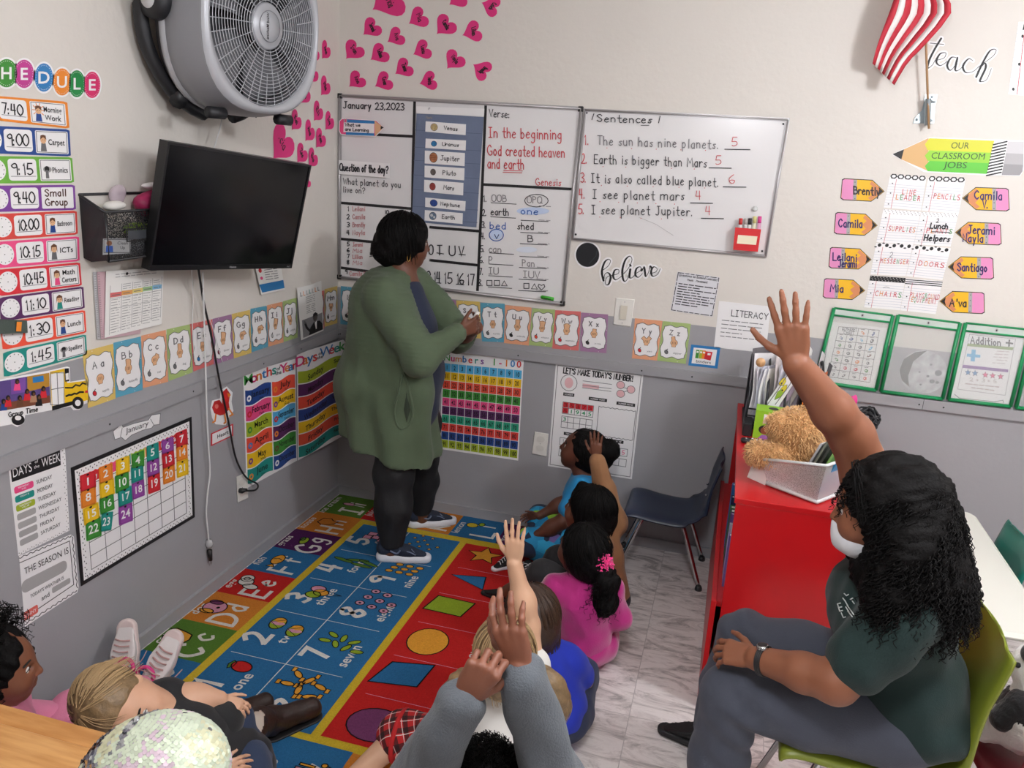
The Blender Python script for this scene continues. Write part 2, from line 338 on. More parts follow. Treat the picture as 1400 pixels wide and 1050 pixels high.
# ---------------------------------------------------------------- the rug
FAB = lambda k, c: mat('rug_'+k, c, .95, bump=.8, bscale=420, var=.22, vscale=190, spec=.1)
RB, RO, RR_, RG, RPU, RY, RW, RK, RPK, RLG = FAB('blue', '#2d6896'), FAB('orange', '#c87a2e'), FAB('red', '#b92422'), FAB('green', '#53782d'), FAB('purple', '#4d2050'), FAB('yellow', '#cbae30'), FAB('white', '#d8d3cc'), FAB('black', '#191515'), FAB('pink', '#cf8fa5'), FAB('lime', '#8fa62c')
RGOLD, RVIO = FAB('gold', '#dd9a35'), FAB('violet', '#713a62')
r = Sheet(lambda a, b: (a, b), lambda p, q, d: (q, p, .0075+d)); r.STEP = .00035
ya, yb, xa, xb = -2.11, -.035, .03, 1.52
r.base([(ya, xa), (yb, xa), (yb, xb), (ya, xb)], RB, t=-.0005, side=FAB('edge', '#3d3d66'))
def rrect(y0, x0, y1, x1, m, L=1): r.rect(y0, x0, y1, x1, m, L)
TOPX = [.03, .272, .513, .76, 1.01, 1.26, 1.52]
LY = [-2.11, -1.86, -1.632, -1.402, -1.173, -.956, -.722, -.51, -.28]
def letters(y, x, t, w, m=RW, h=.115):   # y, x: centre of the cell
    r.text(t[0], y-.035, x+.105, h, m, hand=.017, L=3); r.text(t[1], y+.055, x+.085, h*.8, m, hand=.013, L=3)
    if w: r.text(w, y-.01, x-.075, .036, m, L=3, bold=1)
for k, (c, t, w) in enumerate(zip((RPU, RB, RG, RO, RR_, RB, RPU, RO), ('Aa', 'Bb', 'Cc', 'Dd', 'Ee', 'Ff', 'Gg', 'Hh'), ('apple', 'ball', 'cat', 'dog', 'egg', 'fish', 'grass', 'house'))):
    rrect(LY[k], .03, LY[k+1], .283, c); letters((LY[k]+LY[k+1])/2-.02, .14, t, w)
for k, (c, t, w) in enumerate(zip((RG, RR_, RO, RB, RPU, RO), ('Ii', 'Jj', 'Kk', 'Ll', 'Mm', 'Nn'), ('ice cream', 'juice', 'key', 'lemon', 'moon', 'nest'))):
    rrect(-.28, TOPX[k], yb, TOPX[k+1], c); letters(-.17, (TOPX[k]+TOPX[k+1])/2-.01, t, w)
for k, (c, t, w) in enumerate(zip((RG, RR_, RB, RB, RO, RR_), ('', '', '', 'Yy', 'Xx', ''), ('', '', '', 'yo-yo', 'xylophone', ''))):
    rrect(ya, TOPX[k] if k else .283, -1.87, TOPX[k+1], c)
    if t: letters(-2.03, (TOPX[k]+TOPX[k+1])/2-.0, t, w)
for k, (c, t) in enumerate(zip((RB, RO, RG, RR_, RB, RPU, RO, RG), ('Uu', 'Tt', 'Ss', 'Rr', 'Qq', 'Pp', 'Oo', 'Vv'))):
    rrect(LY[k], 1.29, LY[k+1], 1.52, c); letters((LY[k]+LY[k+1])/2, 1.38, t, '')
rrect(-1.873, .283, -.283, 1.29, RY, 1); rrect(-1.84, .318, -.333, .843, RB, 2); rrect(-1.835, .876, -.338, 1.255, RR_, 2)
RL5 = [-1.84, -1.53, -1.21, -.925, -.63, -.333]
r.line([(-1.84, .57), (-.333, .57)], .004, RW, 3)
for y in RL5[1:-1]: r.line([(y, .34), (y, .80)], .003, RW, 3)
for k, (n, w) in enumerate(zip('12345', ('one', 'two', 'three', 'four', 'five'))):
    y = RL5[k]+.12; r.text(n, y, .425, .10, RW, hand=.02, L=3, al='c'); r.text(w, y+.045, .50, .042, RW, bold=1, L=3)
for k, (n, w) in enumerate(zip('6789', ('six', 'seven', 'eight', 'nine'))):
    y = RL5[k]+.11; r.text(n, y-.01, .69, .10, RW, hand=.02, L=3); r.text(w, y+.02, .785, .042, RW, bold=1, L=3)
RED = [-1.835+.2495*k for k in range(7)]
for y in RED[1:-1]: r.line([(y, .92), (y, 1.18)], .0025, RPK, 3)
for k, w in enumerate(('circle', 'square', 'oval', 'rectangle', 'triangle', 'star')): r.text(w, RED[k]+.13, 1.215, .036, RW, L=3, bold=1)
def ol(pts, m, w=.006): r.poly(pts, m, 4); r.line(pts, w, RK, 5, True)
def oe(y, x, ry, rx, m, w=.005, rot=0, n=22): ol([(y+ry*math.cos(t)*math.cos(rot)-rx*math.sin(t)*math.sin(rot), x+ry*math.cos(t)*math.sin(rot)+rx*math.sin(t)*math.cos(rot)) for t in [2*math.pi*i/n for i in range(n)]], m, w)
oe(-1.727, 1.02, .083, .098, RVIO); ol([(-1.52, .897), (-1.38, .932), (-1.345, 1.09), (-1.49, 1.075)], RB) ; oe(-1.207, 1.008, .092, .082, RGOLD)
ol([(-.985, .90), (-.862, .925), (-.868, 1.095), (-.99, 1.07)], RLG); ol([(-.745, 1.09), (-.63, 1.07), (-.665, .915)], RB)
st5 = [(-.43+(.088 if i % 2 == 0 else .04)*math.sin(2*math.pi*i/10+.25), 1.0-(.088 if i % 2 == 0 else .04)*math.cos(2*math.pi*i/10+.25)) for i in range(10)]; ol(st5, RGOLD)
# counting pictures
oe(-1.60, .43, .03, .042, RR_, rot=.2); ol([(-1.60+.0, .375), (-1.575, .385), (-1.585, .40), (-1.61, .40), (-1.625, .385)], RG, .004)
for y, x in ((-1.30, .40), (-1.325, .49)): oe(y, x, .042, .032, RLG); r.ell(y, x, .013, .031, RPK, 5); r.ell(y+.022, x, .016, .024, RGOLD, 5); r.line([(y-.03, x+.018), (y, x-.03), (y+.03, x+.018)], .003, RK, 6)
for y, x, c in ((-1.0, .42, RPK), (-1.025, .445, RGOLD), (-1.05, .42, RLG)): oe(y, x, .026, .034, c); r.line([(y, x+.034), (-1.02, .54)], .003, RK, 5)
for y, x, t in ((-.72, .40, .2), (-.70, .46, -.2), (-.74, .50, .1), (-.71, .52, .3)): oe(y, x, .012, .055, RG, .004, t)
for y, x in ((-.42, .41), (-.45, .44), (-.42, .47), (-.46, .40), (-.47, .48)): ol([(y-.018, x-.022), (y+.018, x-.022), (y+.018, x+.022), (y-.018, x+.022)], RPK, .004)
for i in range(6):
    y, x = -1.63+.06*(i % 2)-.02*(i//2), .635+.055*(i//2)+.01*(i % 2); t = i*.7
    oe(y, x, .012, .026, RGOLD, .004, t)
    for sg in (-1, 1):
        cx, cy = x+sg*.036*math.cos(t), y-sg*.036*math.sin(t); ol([(cy-.012, cx-.008), (cy+.012, cx-.008), (cy+.012, cx+.008), (cy-.012, cx+.008)], RGOLD, .003)
for i in range(7): oe(-1.34+.045*(i % 2)-.01*(i//2), .63+.05*(i//2)+.014*(i % 2), .012, .026, RLG, .004, i*.5)
for i in range(8):
    y, x = -1.04+.055*(i % 3)-.012*(i//3), .635+.06*(i//3)+.012*(i % 3); oe(y, x, .017, .02, RPK, .005); r.ell(y, x, .006, .007, RK, 5, 10)
for i in range(9): oe(-.735+.035*(i % 3), .635+.05*(i//3)+.012*(i % 3), .013, .018, RGOLD, .004)
for i in range(10):
    y, x = -.45+.035*(i % 4)-.01*(i//4), .62+.055*(i//4)+.03*(i % 2); r.poly([(y+(.016 if j % 2 == 0 else .007)*math.sin(j*math.pi/5), x+(.016 if j % 2 == 0 else .007)*math.cos(j*math.pi/5)) for j in range(10)], RK, 4); r.ell(y, x, .007, .007, RGOLD, 5, 10)
# letter pictures along the left column
def blob(y, x, pts, m): ol([np.array((y, x))+np.array(p)*.01 for p in pts], m, .006)
blob(-1.52, .10, [(-3, -5), (-1, -6), (0, -5), (3, -5), (4, -6), (5, -4), (4, 1), (3, 4), (0, 5), (-3, 4), (-4, 1), (-4, -3)], RGOLD)
for p in ((-1.535, .085), (-1.505, .085), (-1.52, .11)): r.ell(*p, .005, .006, RK, 6, 8)
oe(-1.285, .10, .045, .05, RPK); oe(-1.32, .085, .016, .03, RGOLD); oe(-1.25, .085, .016, .03, RVIO); r.ell(-1.285, .115, .008, .008, RK, 6, 8)
oe(-1.06, .10, .03, .035, RW); oe(-1.09, .14, .02, .035, RW); oe(-1.03, .09, .028, .03, RW); oe(-1.035, .09, .012, .014, RLG)
oe(-.83, .12, .045, .028, RGOLD); ol([(-.875, .12), (-.9, .10), (-.9, .14)], RGOLD); r.line([(-.83, .1), (-.82, .12), (-.83, .14)], .005, RK, 6)
oe(-.615, .135, .035, .02, RLG); oe(-.60, .12, .02, .012, RG)
blob(-.38, .14, [(-4, -2), (-2, -5), (3, -4), (4, 0), (2, 2), (2, 5), (-1, 4), (-3, 2)], RO)
oe(-.14, .14, .016, .035, RPK); r.line([(-.14, .175), (-.145, .23)], .007, RW, 5)
oe(-.13, .84, .026, .03, RY); oe(-.105, .885, .02, .016, RLG)
for i in range(4): ol([(-2.03+.018*i, .86+.006*i), (-2.02+.018*i, .86+.006*i), (-2.02+.018*i, .93), (-2.03+.018*i, .93)], (RLG, RG, RPK, RGOLD)[i], .004)
for i in range(2): oe(-1.985+.03*i, .955, .009, .01, RGOLD, .004); r.line([(-1.985+.03*i, .965), (-1.995+.03*i, 1.01)], .005, RK, 5)
r.build('rug', label='alphabet, number and shape rug with yellow bands lying in the room corner', cat='rug')
# ---------------------------------------------------------------- printed things on the left wall
SKN = mat('print_skin', '#e3b389', .5); DGREY = mat('print_grey', '#6b6a6c', .5); LGREY = mat('print_light_grey', '#a9a7a6', .5); BRN = mat('print_brown', '#6d4630', .5)
PW = mat('print_white', '#f2f0f0', .45); RED = mat('print_red', '#d02a35', .45); BLU = mat('print_blue', '#2e7dbb', .45); GRN = mat('print_green', '#3d8f35', .45); YEL = mat('print_yellow', '#eec11f', .45); ORG_ = mat('print_orange', '#ec8a2c', .45); PUR = mat('print_purple', '#7c3f98', .45); TEAL = mat('print_teal', '#1f8f84', .45); PNK = mat('print_pink', '#ea4e86', .45); NAVY = mat('print_navy', '#27498f', .45); LIME = mat('print_lime', '#a3b42c', .45); SKY = mat('print_sky', '#55b3e0', .45)
DPUR = mat('print_plum', '#5a2a5e', .45); TOM = mat('print_tomato', '#e8513a', .45)
circ = [(.5+.5*math.cos(2*math.pi*k/36), .5+.5*math.sin(2*math.pi*k/36)) for k in range(36)]
for ch, cx, cy, rx, ry, c, nm in (('C', -14, 99, 16, 22, PUR, 'purple'), ('H', 9, 100, 17, 22, GRN, 'green'), ('E', 33, 101, 15.5, 22, mat('disc_magenta', '#c03a8e', .45), 'magenta'), ('D', 60, 106, 14.5, 22, BLU, 'blue'), ('U', 85, 112, 14, 21, ORG_, 'orange'), ('L', 105, 114.5, 13, 21, mat('disc_green', '#1f8a45', .45), 'dark green'), ('E', 126, 116, 13, 20.5, mat('disc_pink', '#d92c6b', .45), 'pink')):
    s = card('L', quad((cx-rx, cy-ry), (cx+rx, cy-ry), (cx+rx, cy+ry), (cx-rx, cy+ry)), PW, pts=circ)
    s.ell(.5, .5, .43, .44, c, 1, 32)
    for k in range(30): t = k*math.pi/15; s.ell(.5+.38*math.cos(t), .5+.38*math.sin(t), .014, .012, PW, 2, 6)
    s.text(ch, .5, .68, .36, PW, bold=1)
    s.build('letter_disc', label=f'{nm} round disc with white letter {ch} above the schedule cards', cat='letter', group='round schedule letters')
EV = ('sun', 'boy', 'bw', 'none', 'boy', 'girl', 'girl', 'girl', 'boy', 'bw')
def schedule(q, c, tm, tx, nm, k):
    s = card('L', quad(*q), c, pts=RR)
    s.ell(.115, .5, .105, .40, PW, 1, 26)
    for i in range(12): t = i*math.pi/6; s.ell(.115+.085*math.cos(t), .5+.32*math.sin(t), .006, .025, DGREY, 2, 6)
    s.ell(.115, .5, .006, .022, K, 2, 6)
    s.rrect(.245, .09, .565, .9, PW, 1, .15); s.line([(.27, .74), (.55, .74)], .7, DGREY, 2)
    s.text(tm, .405, .68, .42, K, hand=1.7, fit=.25, jit=.03)
    hw = tx == 'Small Group'
    s.rrect(.6, .09, .975, .92, PW, 1, .06)
    if not hw: s.rectline(.615, .13, .96, .88, .9, DGREY, 2)
    ls = tx.split(' ')
    for i, w in enumerate(ls):
        if hw: s.text(w, .64, .44+.36*i, .27, mat('marker_brown', '#4a2a1c'), hand=1.5, al='l')
        else: s.text(w, .84, (.6 if len(ls) == 1 else .46+.31*i), .2, K, bold=1, fit=min(.19, .042*len(w)))
    e = EV[k]
    if e == 'bw': s.ell(.69, .48, .05, .12, LGREY, 2); s.ell(.685, .46, .028, .11, K, 3); s.poly([(.67, .5), (.70, .5), (.705, .82), (.665, .82)], DGREY, 3)
    elif e != 'none':
        if e == 'sun':
            for i in range(10): t = i*math.pi/5; s.line([(.69+.04*math.cos(t), .42+.17*math.sin(t)), (.69+.065*math.cos(t), .42+.28*math.sin(t))], 1, ORG_, 2)
        s.poly([(.665, .55), (.715, .55), (.725, .85), (.655, .85)], (NAVY, DGREY, PNK, TEAL)[k % 4], 2); s.ell(.69, .42, .034, .15, SKN, 3); s.poly([(.655, .42), (.66, .27), (.69, .24), (.72, .27), (.725, .42), (.69, .33)] if e != 'girl' else [(.65, .6), (.655, .3), (.69, .22), (.725, .3), (.73, .6), (.715, .36), (.665, .36)], BRN, 4)
        for x in (.68, .70): s.ell(x, .43, .004, .018, K, 5, 6)
    s.build('schedule_card', label=f'{nm} schedule card reading {tm} {tx}', cat='card', group='daily schedule cards')
for k, a in enumerate((
 (((-30, 129), (92, 139), (95, 176), (-27, 162)), ORG_, '7:40', 'Morning Work', 'orange'), (((-26, 171), (95, 177), (97, 214), (-23, 209)), NAVY, '9:00', 'Carpet', 'blue'),
 (((-22, 213), (98.6, 215), (101.4, 250), (-18, 251)), mat('card_green', '#6cae3f', .45), '9:15', 'Phonics', 'green'), (((-17, 254), (102.3, 252.5), (104, 287), (-14, 290)), PUR, '9:40', 'Small Group', 'purple'),
 (((-13, 293), (105, 288), (106.5, 320.5), (-10, 329)), mat('card_coral', '#d9483f', .45), '10:00', 'Bathroom', 'coral'), (((-9, 331), (108, 323), (109, 357), (-6, 367)), PNK, '10:15', 'ICTs', 'pink'),
 (((-5, 369), (109.4, 358.6), (112, 390.7), (-2, 405)), mat('card_red', '#d8303c', .45), '10:45', 'Math Centers', 'red'), (((-1, 407), (114, 391.5), (116, 421.7), (1, 440)), DPUR, '11:10', 'Reading', 'plum'),
 (((0, 441), (116.3, 423.7), (118.3, 455), (3.7, 478.6)), TOM, '1:30', 'Lunch', 'red orange'), (((4, 482), (117.6, 457), (119.3, 485), (5.5, 516)), TEAL, '1:45', 'Spelling', 'teal'))): schedule(*a, k)
# grey green strap with an orange tab over the lunch card
b = MB(); F = liftp((.02, 0, 0), (1, 0, 0))
s = Sheet(lambda a, b_: (a, b_), F); s.base([(-8, 436), (37, 438), (38, 455), (-8, 457)], mat('strap_green', '#45504a', .7, bump=.2), t=.012); o_ = s.build('strap', label='dark green strap end with orange tab across the lunch schedule card', cat='strap')
s = Sheet(lambda a, b_: (a, b_), liftp((.024, 0, 0), (1, 0, 0))); s.base([(23, 440), (30, 440), (29, 453), (22, 453)], ORG_, t=.002); s.build('orange_tab', o_, label='orange tab')
# bus poster
Zb = zm(0, 340, 4.04); s = Sheet(Zb, LIFT['L'])
s.base([(-30, 728), (275, 672), (370, 650), (385, 655), (388, 735), (478, 720), (495, 770), (492, 850), (462, 860), (440, 890), (405, 892), (388, 872), (140, 920), (130, 965), (95, 985), (65, 970), (-30, 988)], PW)
s.poly([(275, 680), (355, 662), (360, 700), (372, 742), (470, 730), (485, 770), (487, 835), (288, 892)], YEL, 1); s.poly([(280, 693), (350, 680), (358, 855), (290, 868)], PW, 2); s.line([(315, 688), (322, 862)], 1, DGREY, 3); s.line([(285, 778), (354, 765)], 1, DGREY, 3); s.rectline(280, 686, 354, 862, .8, DGREY, 3)
s.poly([(357, 662), (380, 660), (383, 732), (360, 735)], K, 3); s.poly([(362, 690), (378, 686), (380, 722), (364, 726)], PW, 4)
s.line([(362, 768), (400, 768), (418, 752), (440, 758), (456, 742), (474, 748)], 2, K, 3); s.line([(366, 815), (380, 808), (396, 808), (410, 800), (424, 802), (440, 792), (460, 792)], 2.5, K, 3); s.poly([(288, 870), (400, 842), (404, 862), (288, 895)], K, 3); s.poly([(470, 785), (486, 782), (487, 795), (471, 797)], RED, 3)
s.ell(430, 852, 32, 34, K, 4); s.ell(430, 852, 16, 17, PW, 5); s.ell(100, 945, 36, 30, K, 3); s.ell(100, 935, 18, 13, PW, 4)
s.poly([(-30, 738), (272, 685), (278, 850), (-30, 902)], mat('photo_violet', '#5d4a86', .4), 2); s.poly([(-30, 860), (276, 810), (278, 850), (-30, 902)], mat('photo_brown', '#7d4a36', .4), 3)
s.poly([(150, 706), (272, 685), (274, 760), (152, 790)], mat('photo_gold', '#b8862e', .4), 3); s.poly([(180, 710), (240, 700), (242, 732), (182, 742)], BLU, 4); s.poly([(60, 728), (140, 712), (145, 790), (62, 806)], mat('photo_purple', '#7b4fa0', .4), 3)
for x, y, c in ((45, 850, RED), (95, 760, PNK), (110, 850, BRN), (150, 815, RED), (185, 825, mat('photo_tan', '#b4886a', .4)), (240, 800, RED), (20, 870, NAVY), (215, 845, K)): s.poly([(x-20, y+25), (x-14, y-14), (x+14, y-16), (x+20, y+22)], c, 5); s.ell(x, y-26, 12, 15, K, 6); s.ell(x+3, y-22, 7, 9, BRN, 7)
s.text('Group Time', 48, 930, 26, K, hand=1.2, al='l', fit=165, dirn=(1, -.2), jit=.02)
s.build('bus_poster', label='yellow school bus cut-out reading Group Time with a class photo on its side', cat='poster')

# alphabet cards
HANDS = dict(A=[], B=[(-8, 1), (0, 1.05), (8, 1), (15, .85)], C=[(55, .8), (75, .75), (100, .6)], D=[(0, 1.1)], E=[(-10, .4), (5, .4), (20, .35)], F=[(0, 1), (12, 1), (24, .9)], G=[(80, .9)], H=[(80, .9), (95, .9)], I=[(20, .9)], J=[(-30, .8)], M=[(-10, .35), (5, .35)], N=[(0, .3)], R=[(0, 1), (6, 1)], S=[], T=[(0, .35)], U=[(-4, 1.1), (8, 1.1)], V=[(-14, 1.1), (16, 1.1)], W=[(-18, 1), (0, 1.1), (18, 1)], X=[(10, .6)], Y=[(-60, .9), (50, .8)], Z=[(-20, .9)])
PIC = dict(A=(RED, 'apple'), B=(DGREY, 'butterfly'), C=(DGREY, 'cat'), D=(DGREY, 'dog'), E=(BLU, 'elephant'), F=(mat('print_maroon', '#7d2440', .5), 'flower'), G=(DGREY, 'guitar'), H=(DGREY, 'house'), I=(LGREY, 'igloo'), J=(DGREY, 'jellyfish'), L=(DGREY, 'leaf'), M=(K, 'mitten'), N=(K, 'nest'), R=(BRN, 'rain'), S=(LIME, 'snake'), T=(DGREY, 'turtle'), U=(K, 'umbrella'), V=(TOM, 'volcano'), W=(RED, 'watermelon'), X=(K, 'x-ray'), Y=(RED, 'yarn'), Z=(DGREY, 'zipper'))
BC = dict(y=('yellow', '#dfc06a'), b=('blue', '#5ba3bd'), o=('peach', '#e6a27c'), g=('pale green', '#a9bf78'), r=('rose', '#d9706d'), p=('violet', '#a57a9e'))
def alpha(L, wall, bc, q):
    nm, hx = BC[bc]; c = mat('border_'+nm.replace(' ', '_'), hx, .5); s = card(wall, quad(*q), c)
    pts = []
    for (a0, b0), (a1, b1) in (((.09, .12), (.91, .12)), ((.91, .12), (.91, .88)), ((.91, .88), (.09, .88)), ((.09, .88), (.09, .12))):
        dx, dy = a1-a0, b1-b0; n = (dy/1., -dx) ; l = math.hypot(*n); n = (n[0]/l, n[1]/l)
        for k in range(12):
            t = k/12; w = .035*math.cos(t*math.pi*4)-.02; f = .5 if n[1] else 1
            pts.append((a0+dx*t-n[0]*w*.9, b0+dy*t-n[1]*w*.6))
    s.poly(pts, PW, 1); s.line(pts, .9, DGREY, 2, True)
    for i, (a, b_) in enumerate(((.04, .3), (.03, .6), (.97, .4), (.96, .75), (.3, .03), (.7, .975))): s.ell(a, b_, .012, .008, PW, 1, 6)
    s.text(L, .36, .33, .12, DGREY, hand=1.3, al='c'); s.text(L.lower(), .62, .33, .12, DGREY, hand=1.3)
    for cc, e, z in ((mat('print_skin_line', '#8a5a3c', .5), 1.2, 2), (SKN, 0, 4)):
        s.ell(.5, .52, .115+.012*e, .07+.008*e, cc, z); s.poly([(.42-.01*e, .53), (.58+.01*e, .53), (.56+.01*e, .62+.006*e), (.44-.01*e, .62+.006*e)], cc, z)
        for a, ln in HANDS.get(L, []):
            t = math.radians(a); s.line([(.5+.06*math.sin(t)*1.2, .5-.03*math.cos(t)), (.5+.16*ln*math.sin(t), .5-.12*ln*math.cos(t))], 4.0+e*1.3, cc, z)
    for k in range(3): s.line([(.45+.05*k, .50), (.44+.055*k, .55)], .7, mat('print_skin_line', '#8a5a3c', .5), 5)
    pc, w = PIC.get(L, (DGREY, '')); s.ell(.27, .765, .075, .05, K, 2, 12, .3); s.ell(.27, .765, .06, .038, pc, 3, 12, .3); s.line([(.27, .72), (.3, .69)], 1, K, 3)
    s.text(w, .66, .79, .045, DGREY, fit=min(.34, .05*len(w)))
    s.build('alphabet_card', label=f'{nm} bordered alphabet card {L} with hand sign and {w}', cat='card', group='sign alphabet cards')
for a in (('A', 'L', 'y', ((112.6, 481), (154.7, 470), (158, 545), (120.5, 558))), ('B', 'L', 'b', ((154.9, 468.7), (192.5, 460), (195, 533), (158.4, 544))), ('C', 'L', 'o', ((193, 459), (226.7, 451), (229.9, 522), (195.5, 530.6))),
 ('D', 'L', 'g', ((227.5, 450.5), (259.7, 443.2), (263.5, 509), (230.8, 521))), ('E', 'L', 'r', ((260, 443), (290.2, 436.5), (292.4, 497.6), (264.5, 508))), ('F', 'L', 'p', ((290.5, 436), (316.6, 429.7), (319.3, 490), (292.5, 499))),
 ('G', 'L', 'y', ((317, 429.3), (341.8, 423.5), (343.7, 482.6), (319.7, 490))), ('H', 'L', 'b', ((342.3, 422.3), (364.6, 418), (366.6, 474), (344.3, 481.6))), ('I', 'L', 'o', ((365, 417.5), (386, 412.5), (387.7, 468), (367, 474))),
 ('J', 'L', 'g', ((386.7, 412), (405.8, 407), (406.8, 461.5), (388, 467.5))), ('L', 'L', 'r', ((425, 402), (443, 397), (443.6, 449), (427, 456))), ('M', 'L', 'y', ((443.7, 395.4), (461.2, 391), (461.2, 441.7), (443.9, 447))),
 ('N', 'B', 'b', ((466, 391), (497.5, 394.5), (496.5, 447), (465.3, 443))), ('R', 'B', 'p', ((590, 406.5), (623.3, 410.5), (625, 461), (592, 457))), ('S', 'B', 'y', ((624, 410.6), (656, 412.5), (657.3, 463), (625, 460))),
 ('T', 'B', 'b', ((657, 414), (690, 415.2), (689, 468), (659, 466.7))), ('U', 'B', 'o', ((691, 417), (726.9, 420.5), (722.9, 472.5), (689, 469))), ('V', 'B', 'g', ((728, 421.5), (758.9, 423.3), (755, 474.7), (723.2, 471.8))),
 ('W', 'B', 'r', ((759.2, 424), (794.3, 426), (790.9, 479.5), (754.9, 476.5))), ('X', 'B', 'p', ((795, 427.2), (831.5, 430), (829, 483), (793, 480))), ('Y', 'B', 'o', ((868, 435), (905.9, 438.7), (898.3, 493), (864, 490))), ('Z', 'B', 'g', ((906.4, 438.9), (944.5, 442.7), (937.6, 497.5), (898.6, 493)))): alpha(*a)

# lesson plan sheets
def papers(x, q, name, **k):
    s = Sheet(quad(*q), liftp((x, 0, 0), (1, 0, 0))); s.base([(0, 0), (1, 0), (1, 1), (0, 1)], WH, t=.002); return s
for dx, lab, c in ((.004, 'grey lined sheet at the back of the lesson plan bundle', mat('paper_grey', '#b9b8ba', .6)), (.008, 'pinkish sheet in the middle of the lesson plan bundle', mat('paper_pink', '#c9a9b0', .6))):
    e = (.008-dx)*1000
    s = Sheet(quad((132.5-e*1.4, 372), (195, 368), (192, 456), (138-e*1.3, 464)), liftp((dx, 0, 0), (1, 0, 0))); s.base([(0, 0), (1, 0), (1, 1), (0, 1)], c, t=.002)
    for k in range(30): s.line([(.02, .03+.032*k), (.05, .03+.032*k)], .6, DGREY, 1)
    s.build('paper_sheet', label=lab, cat='paper', group='lesson plan bundle')
s = papers(.013, ((145, 371), (224, 365), (221, 443), (143, 462)), '')
s.ell(.33, .06, .022, .022, K, 3, 14)
for b_ in (.06, .1): s.scrib(.15, b_, .85, b_-.01, LGREY, 1, 1)
c5 = [mat('hdr%d' % i, c, .5) for i, c in enumerate(('#d97070', '#e2a35c', '#e3cf7c', '#9cc08a', '#7fb6d6'))]
for i in range(5): s.rect(.07+.18*i, .33-.008*i, .25+.18*i, .40-.008*i, c5[i], 2); s.scrib(.1+.18*i, .37-.008*i, .22+.18*i, .37-.008*i, DGREY, 3, 1)
for i in range(6): s.line([(.07+.18*i, .22-.01*i), (.07+.18*i, .97-.02*i)], .6, LGREY, 2)
for k in range(13):
    for i in range(5): s.scrib(.09+.18*i, .44+.042*k-.01*i, .22+.18*i-(.04 if k % 4 == 3 else 0), .44+.042*k-.01*i, LGREY, 2, .8)
for k in range(4): s.line([(.07, .42+.16*k), (.97, .40+.15*k)], .6, LGREY, 2)
for k in range(3):
    for i in range(4): s.scrib(.27+.18*i, .22+.035*k, .4+.18*i, .215+.035*k, LGREY, 2, .8)
o = s.build('paper_sheet', label='front lesson plan sheet with coloured weekday headings and small table', cat='paper', group='lesson plan bundle')
# flyer with blue foot, and the portrait sheet
s = Sheet(quad((349.5, 366), (384, 362), (389.5, 396), (357, 403)), liftp((.01, 0, 0), (1, 0, 0))); s.base([(0, 0), (1, 0), (1, 1), (0, 1)], WH, t=.002)
s.poly([(0, .62), (1, .6), (1, .93), (.06, .93)], BLU, 1)
for k in range(5): s.scrib(.3, .12+.09*k, .8, .12+.09*k, DGREY, 2, .9)
s.ell(.14, .12, .06, .08, RED, 2); s.ell(.14, .4, .05, .06, PNK, 2); s.build('flyer', label='white flyer with blue foot hanging below the television', cat='paper')
s = Sheet(quad((406, 393.6), (439.3, 383.5), (442.3, 452), (411.5, 465.5)), liftp((.014, 0, 0), (1, 0, 0))); s.base([(0, 0), (.5, .02), (1, 0), (1, 1), (0, 1)], WH, t=.002)
for i, c in enumerate((DGREY, ORG_, LGREY, TEAL, LGREY, ORG_, DGREY)): s.line([(.12+.12*i, .1), (.12+.12*i, .17), (.18+.12*i, .17)], .8, c, 1)
for k in range(9): s.scrib(.32, .22+.035*k+(.02 if k > 3 else 0), .68, .22+.035*k+(.02 if k > 3 else 0), LGREY, 1, .8)
s.rect(.1, .62, .98, .97, mat('photo_mid', '#8f8e90', .5), 1); s.poly([(.35, .97), (.42, .83), (.6, .74), (.85, .76), (.97, .85), (.97, .97)], K, 2); s.ell(.66, .66, .1, .075, BRN if 0 else mat('photo_face', '#57504e', .5), 3); s.poly([(.56, .64), (.58, .58), (.68, .56), (.77, .6), (.77, .66), (.7, .62)], K, 4)
s.line([(.42, .9), (.28, .8), (.22, .7)], 3, K, 3); s.poly([(.62, .76), (.72, .74), (.7, .9), (.66, .9)], PW, 3); s.ell(.2, .68, .04, .035, DGREY, 3)
s.build('portrait_sheet', label='white sheet with a poem over a black and white photo of a speaking man', cat='paper')
# months poster
s = card('L', zq(260, 370, 3.18, (230, 447), (457, 383), (465, 826), (245, 947)), PW)
tt = [mat('ttl%d' % i, c, .45) for i, c in enumerate(('#3f9a45', '#d8327b', '#e07b28', '#2a79b8', '#d63a33', '#1f8f84', '#7c3f98', '#d8327b'))]
for i, ch in enumerate('Months'): s.text(ch, .09+.095*i, .105-.004*i, .082, tt[i], bold=1)
s.text('of', .645, .06, .03, K, bold=1); s.text('the', .645, .1, .03, K, bold=1)
for i, ch in enumerate('Year'): s.text(ch, .755+.075*i, .098, .082, tt[(i+1) % 6], bold=1)
mc = [NAVY, PNK, LIME, TOM, YEL, TEAL], [TOM, YEL, SKY, DPUR, GRN, NAVY]
mn_ = ('January', 'February', 'March', 'April', 'May', 'June'), ('July', 'August', 'September', 'October', 'November', 'December')
ab = ('Jan.', 'Feb.', 'Mar.', 'Apr.', 'May', 'Jun.'), ('Jul.', 'Aug.', 'Sept.', 'Oct.', 'Nov.', 'Dec.')
ic = (PW, RED, GRN, BLU, PUR, ORG_), (ORG_, PUR, RED, ORG_, BRN, PW)
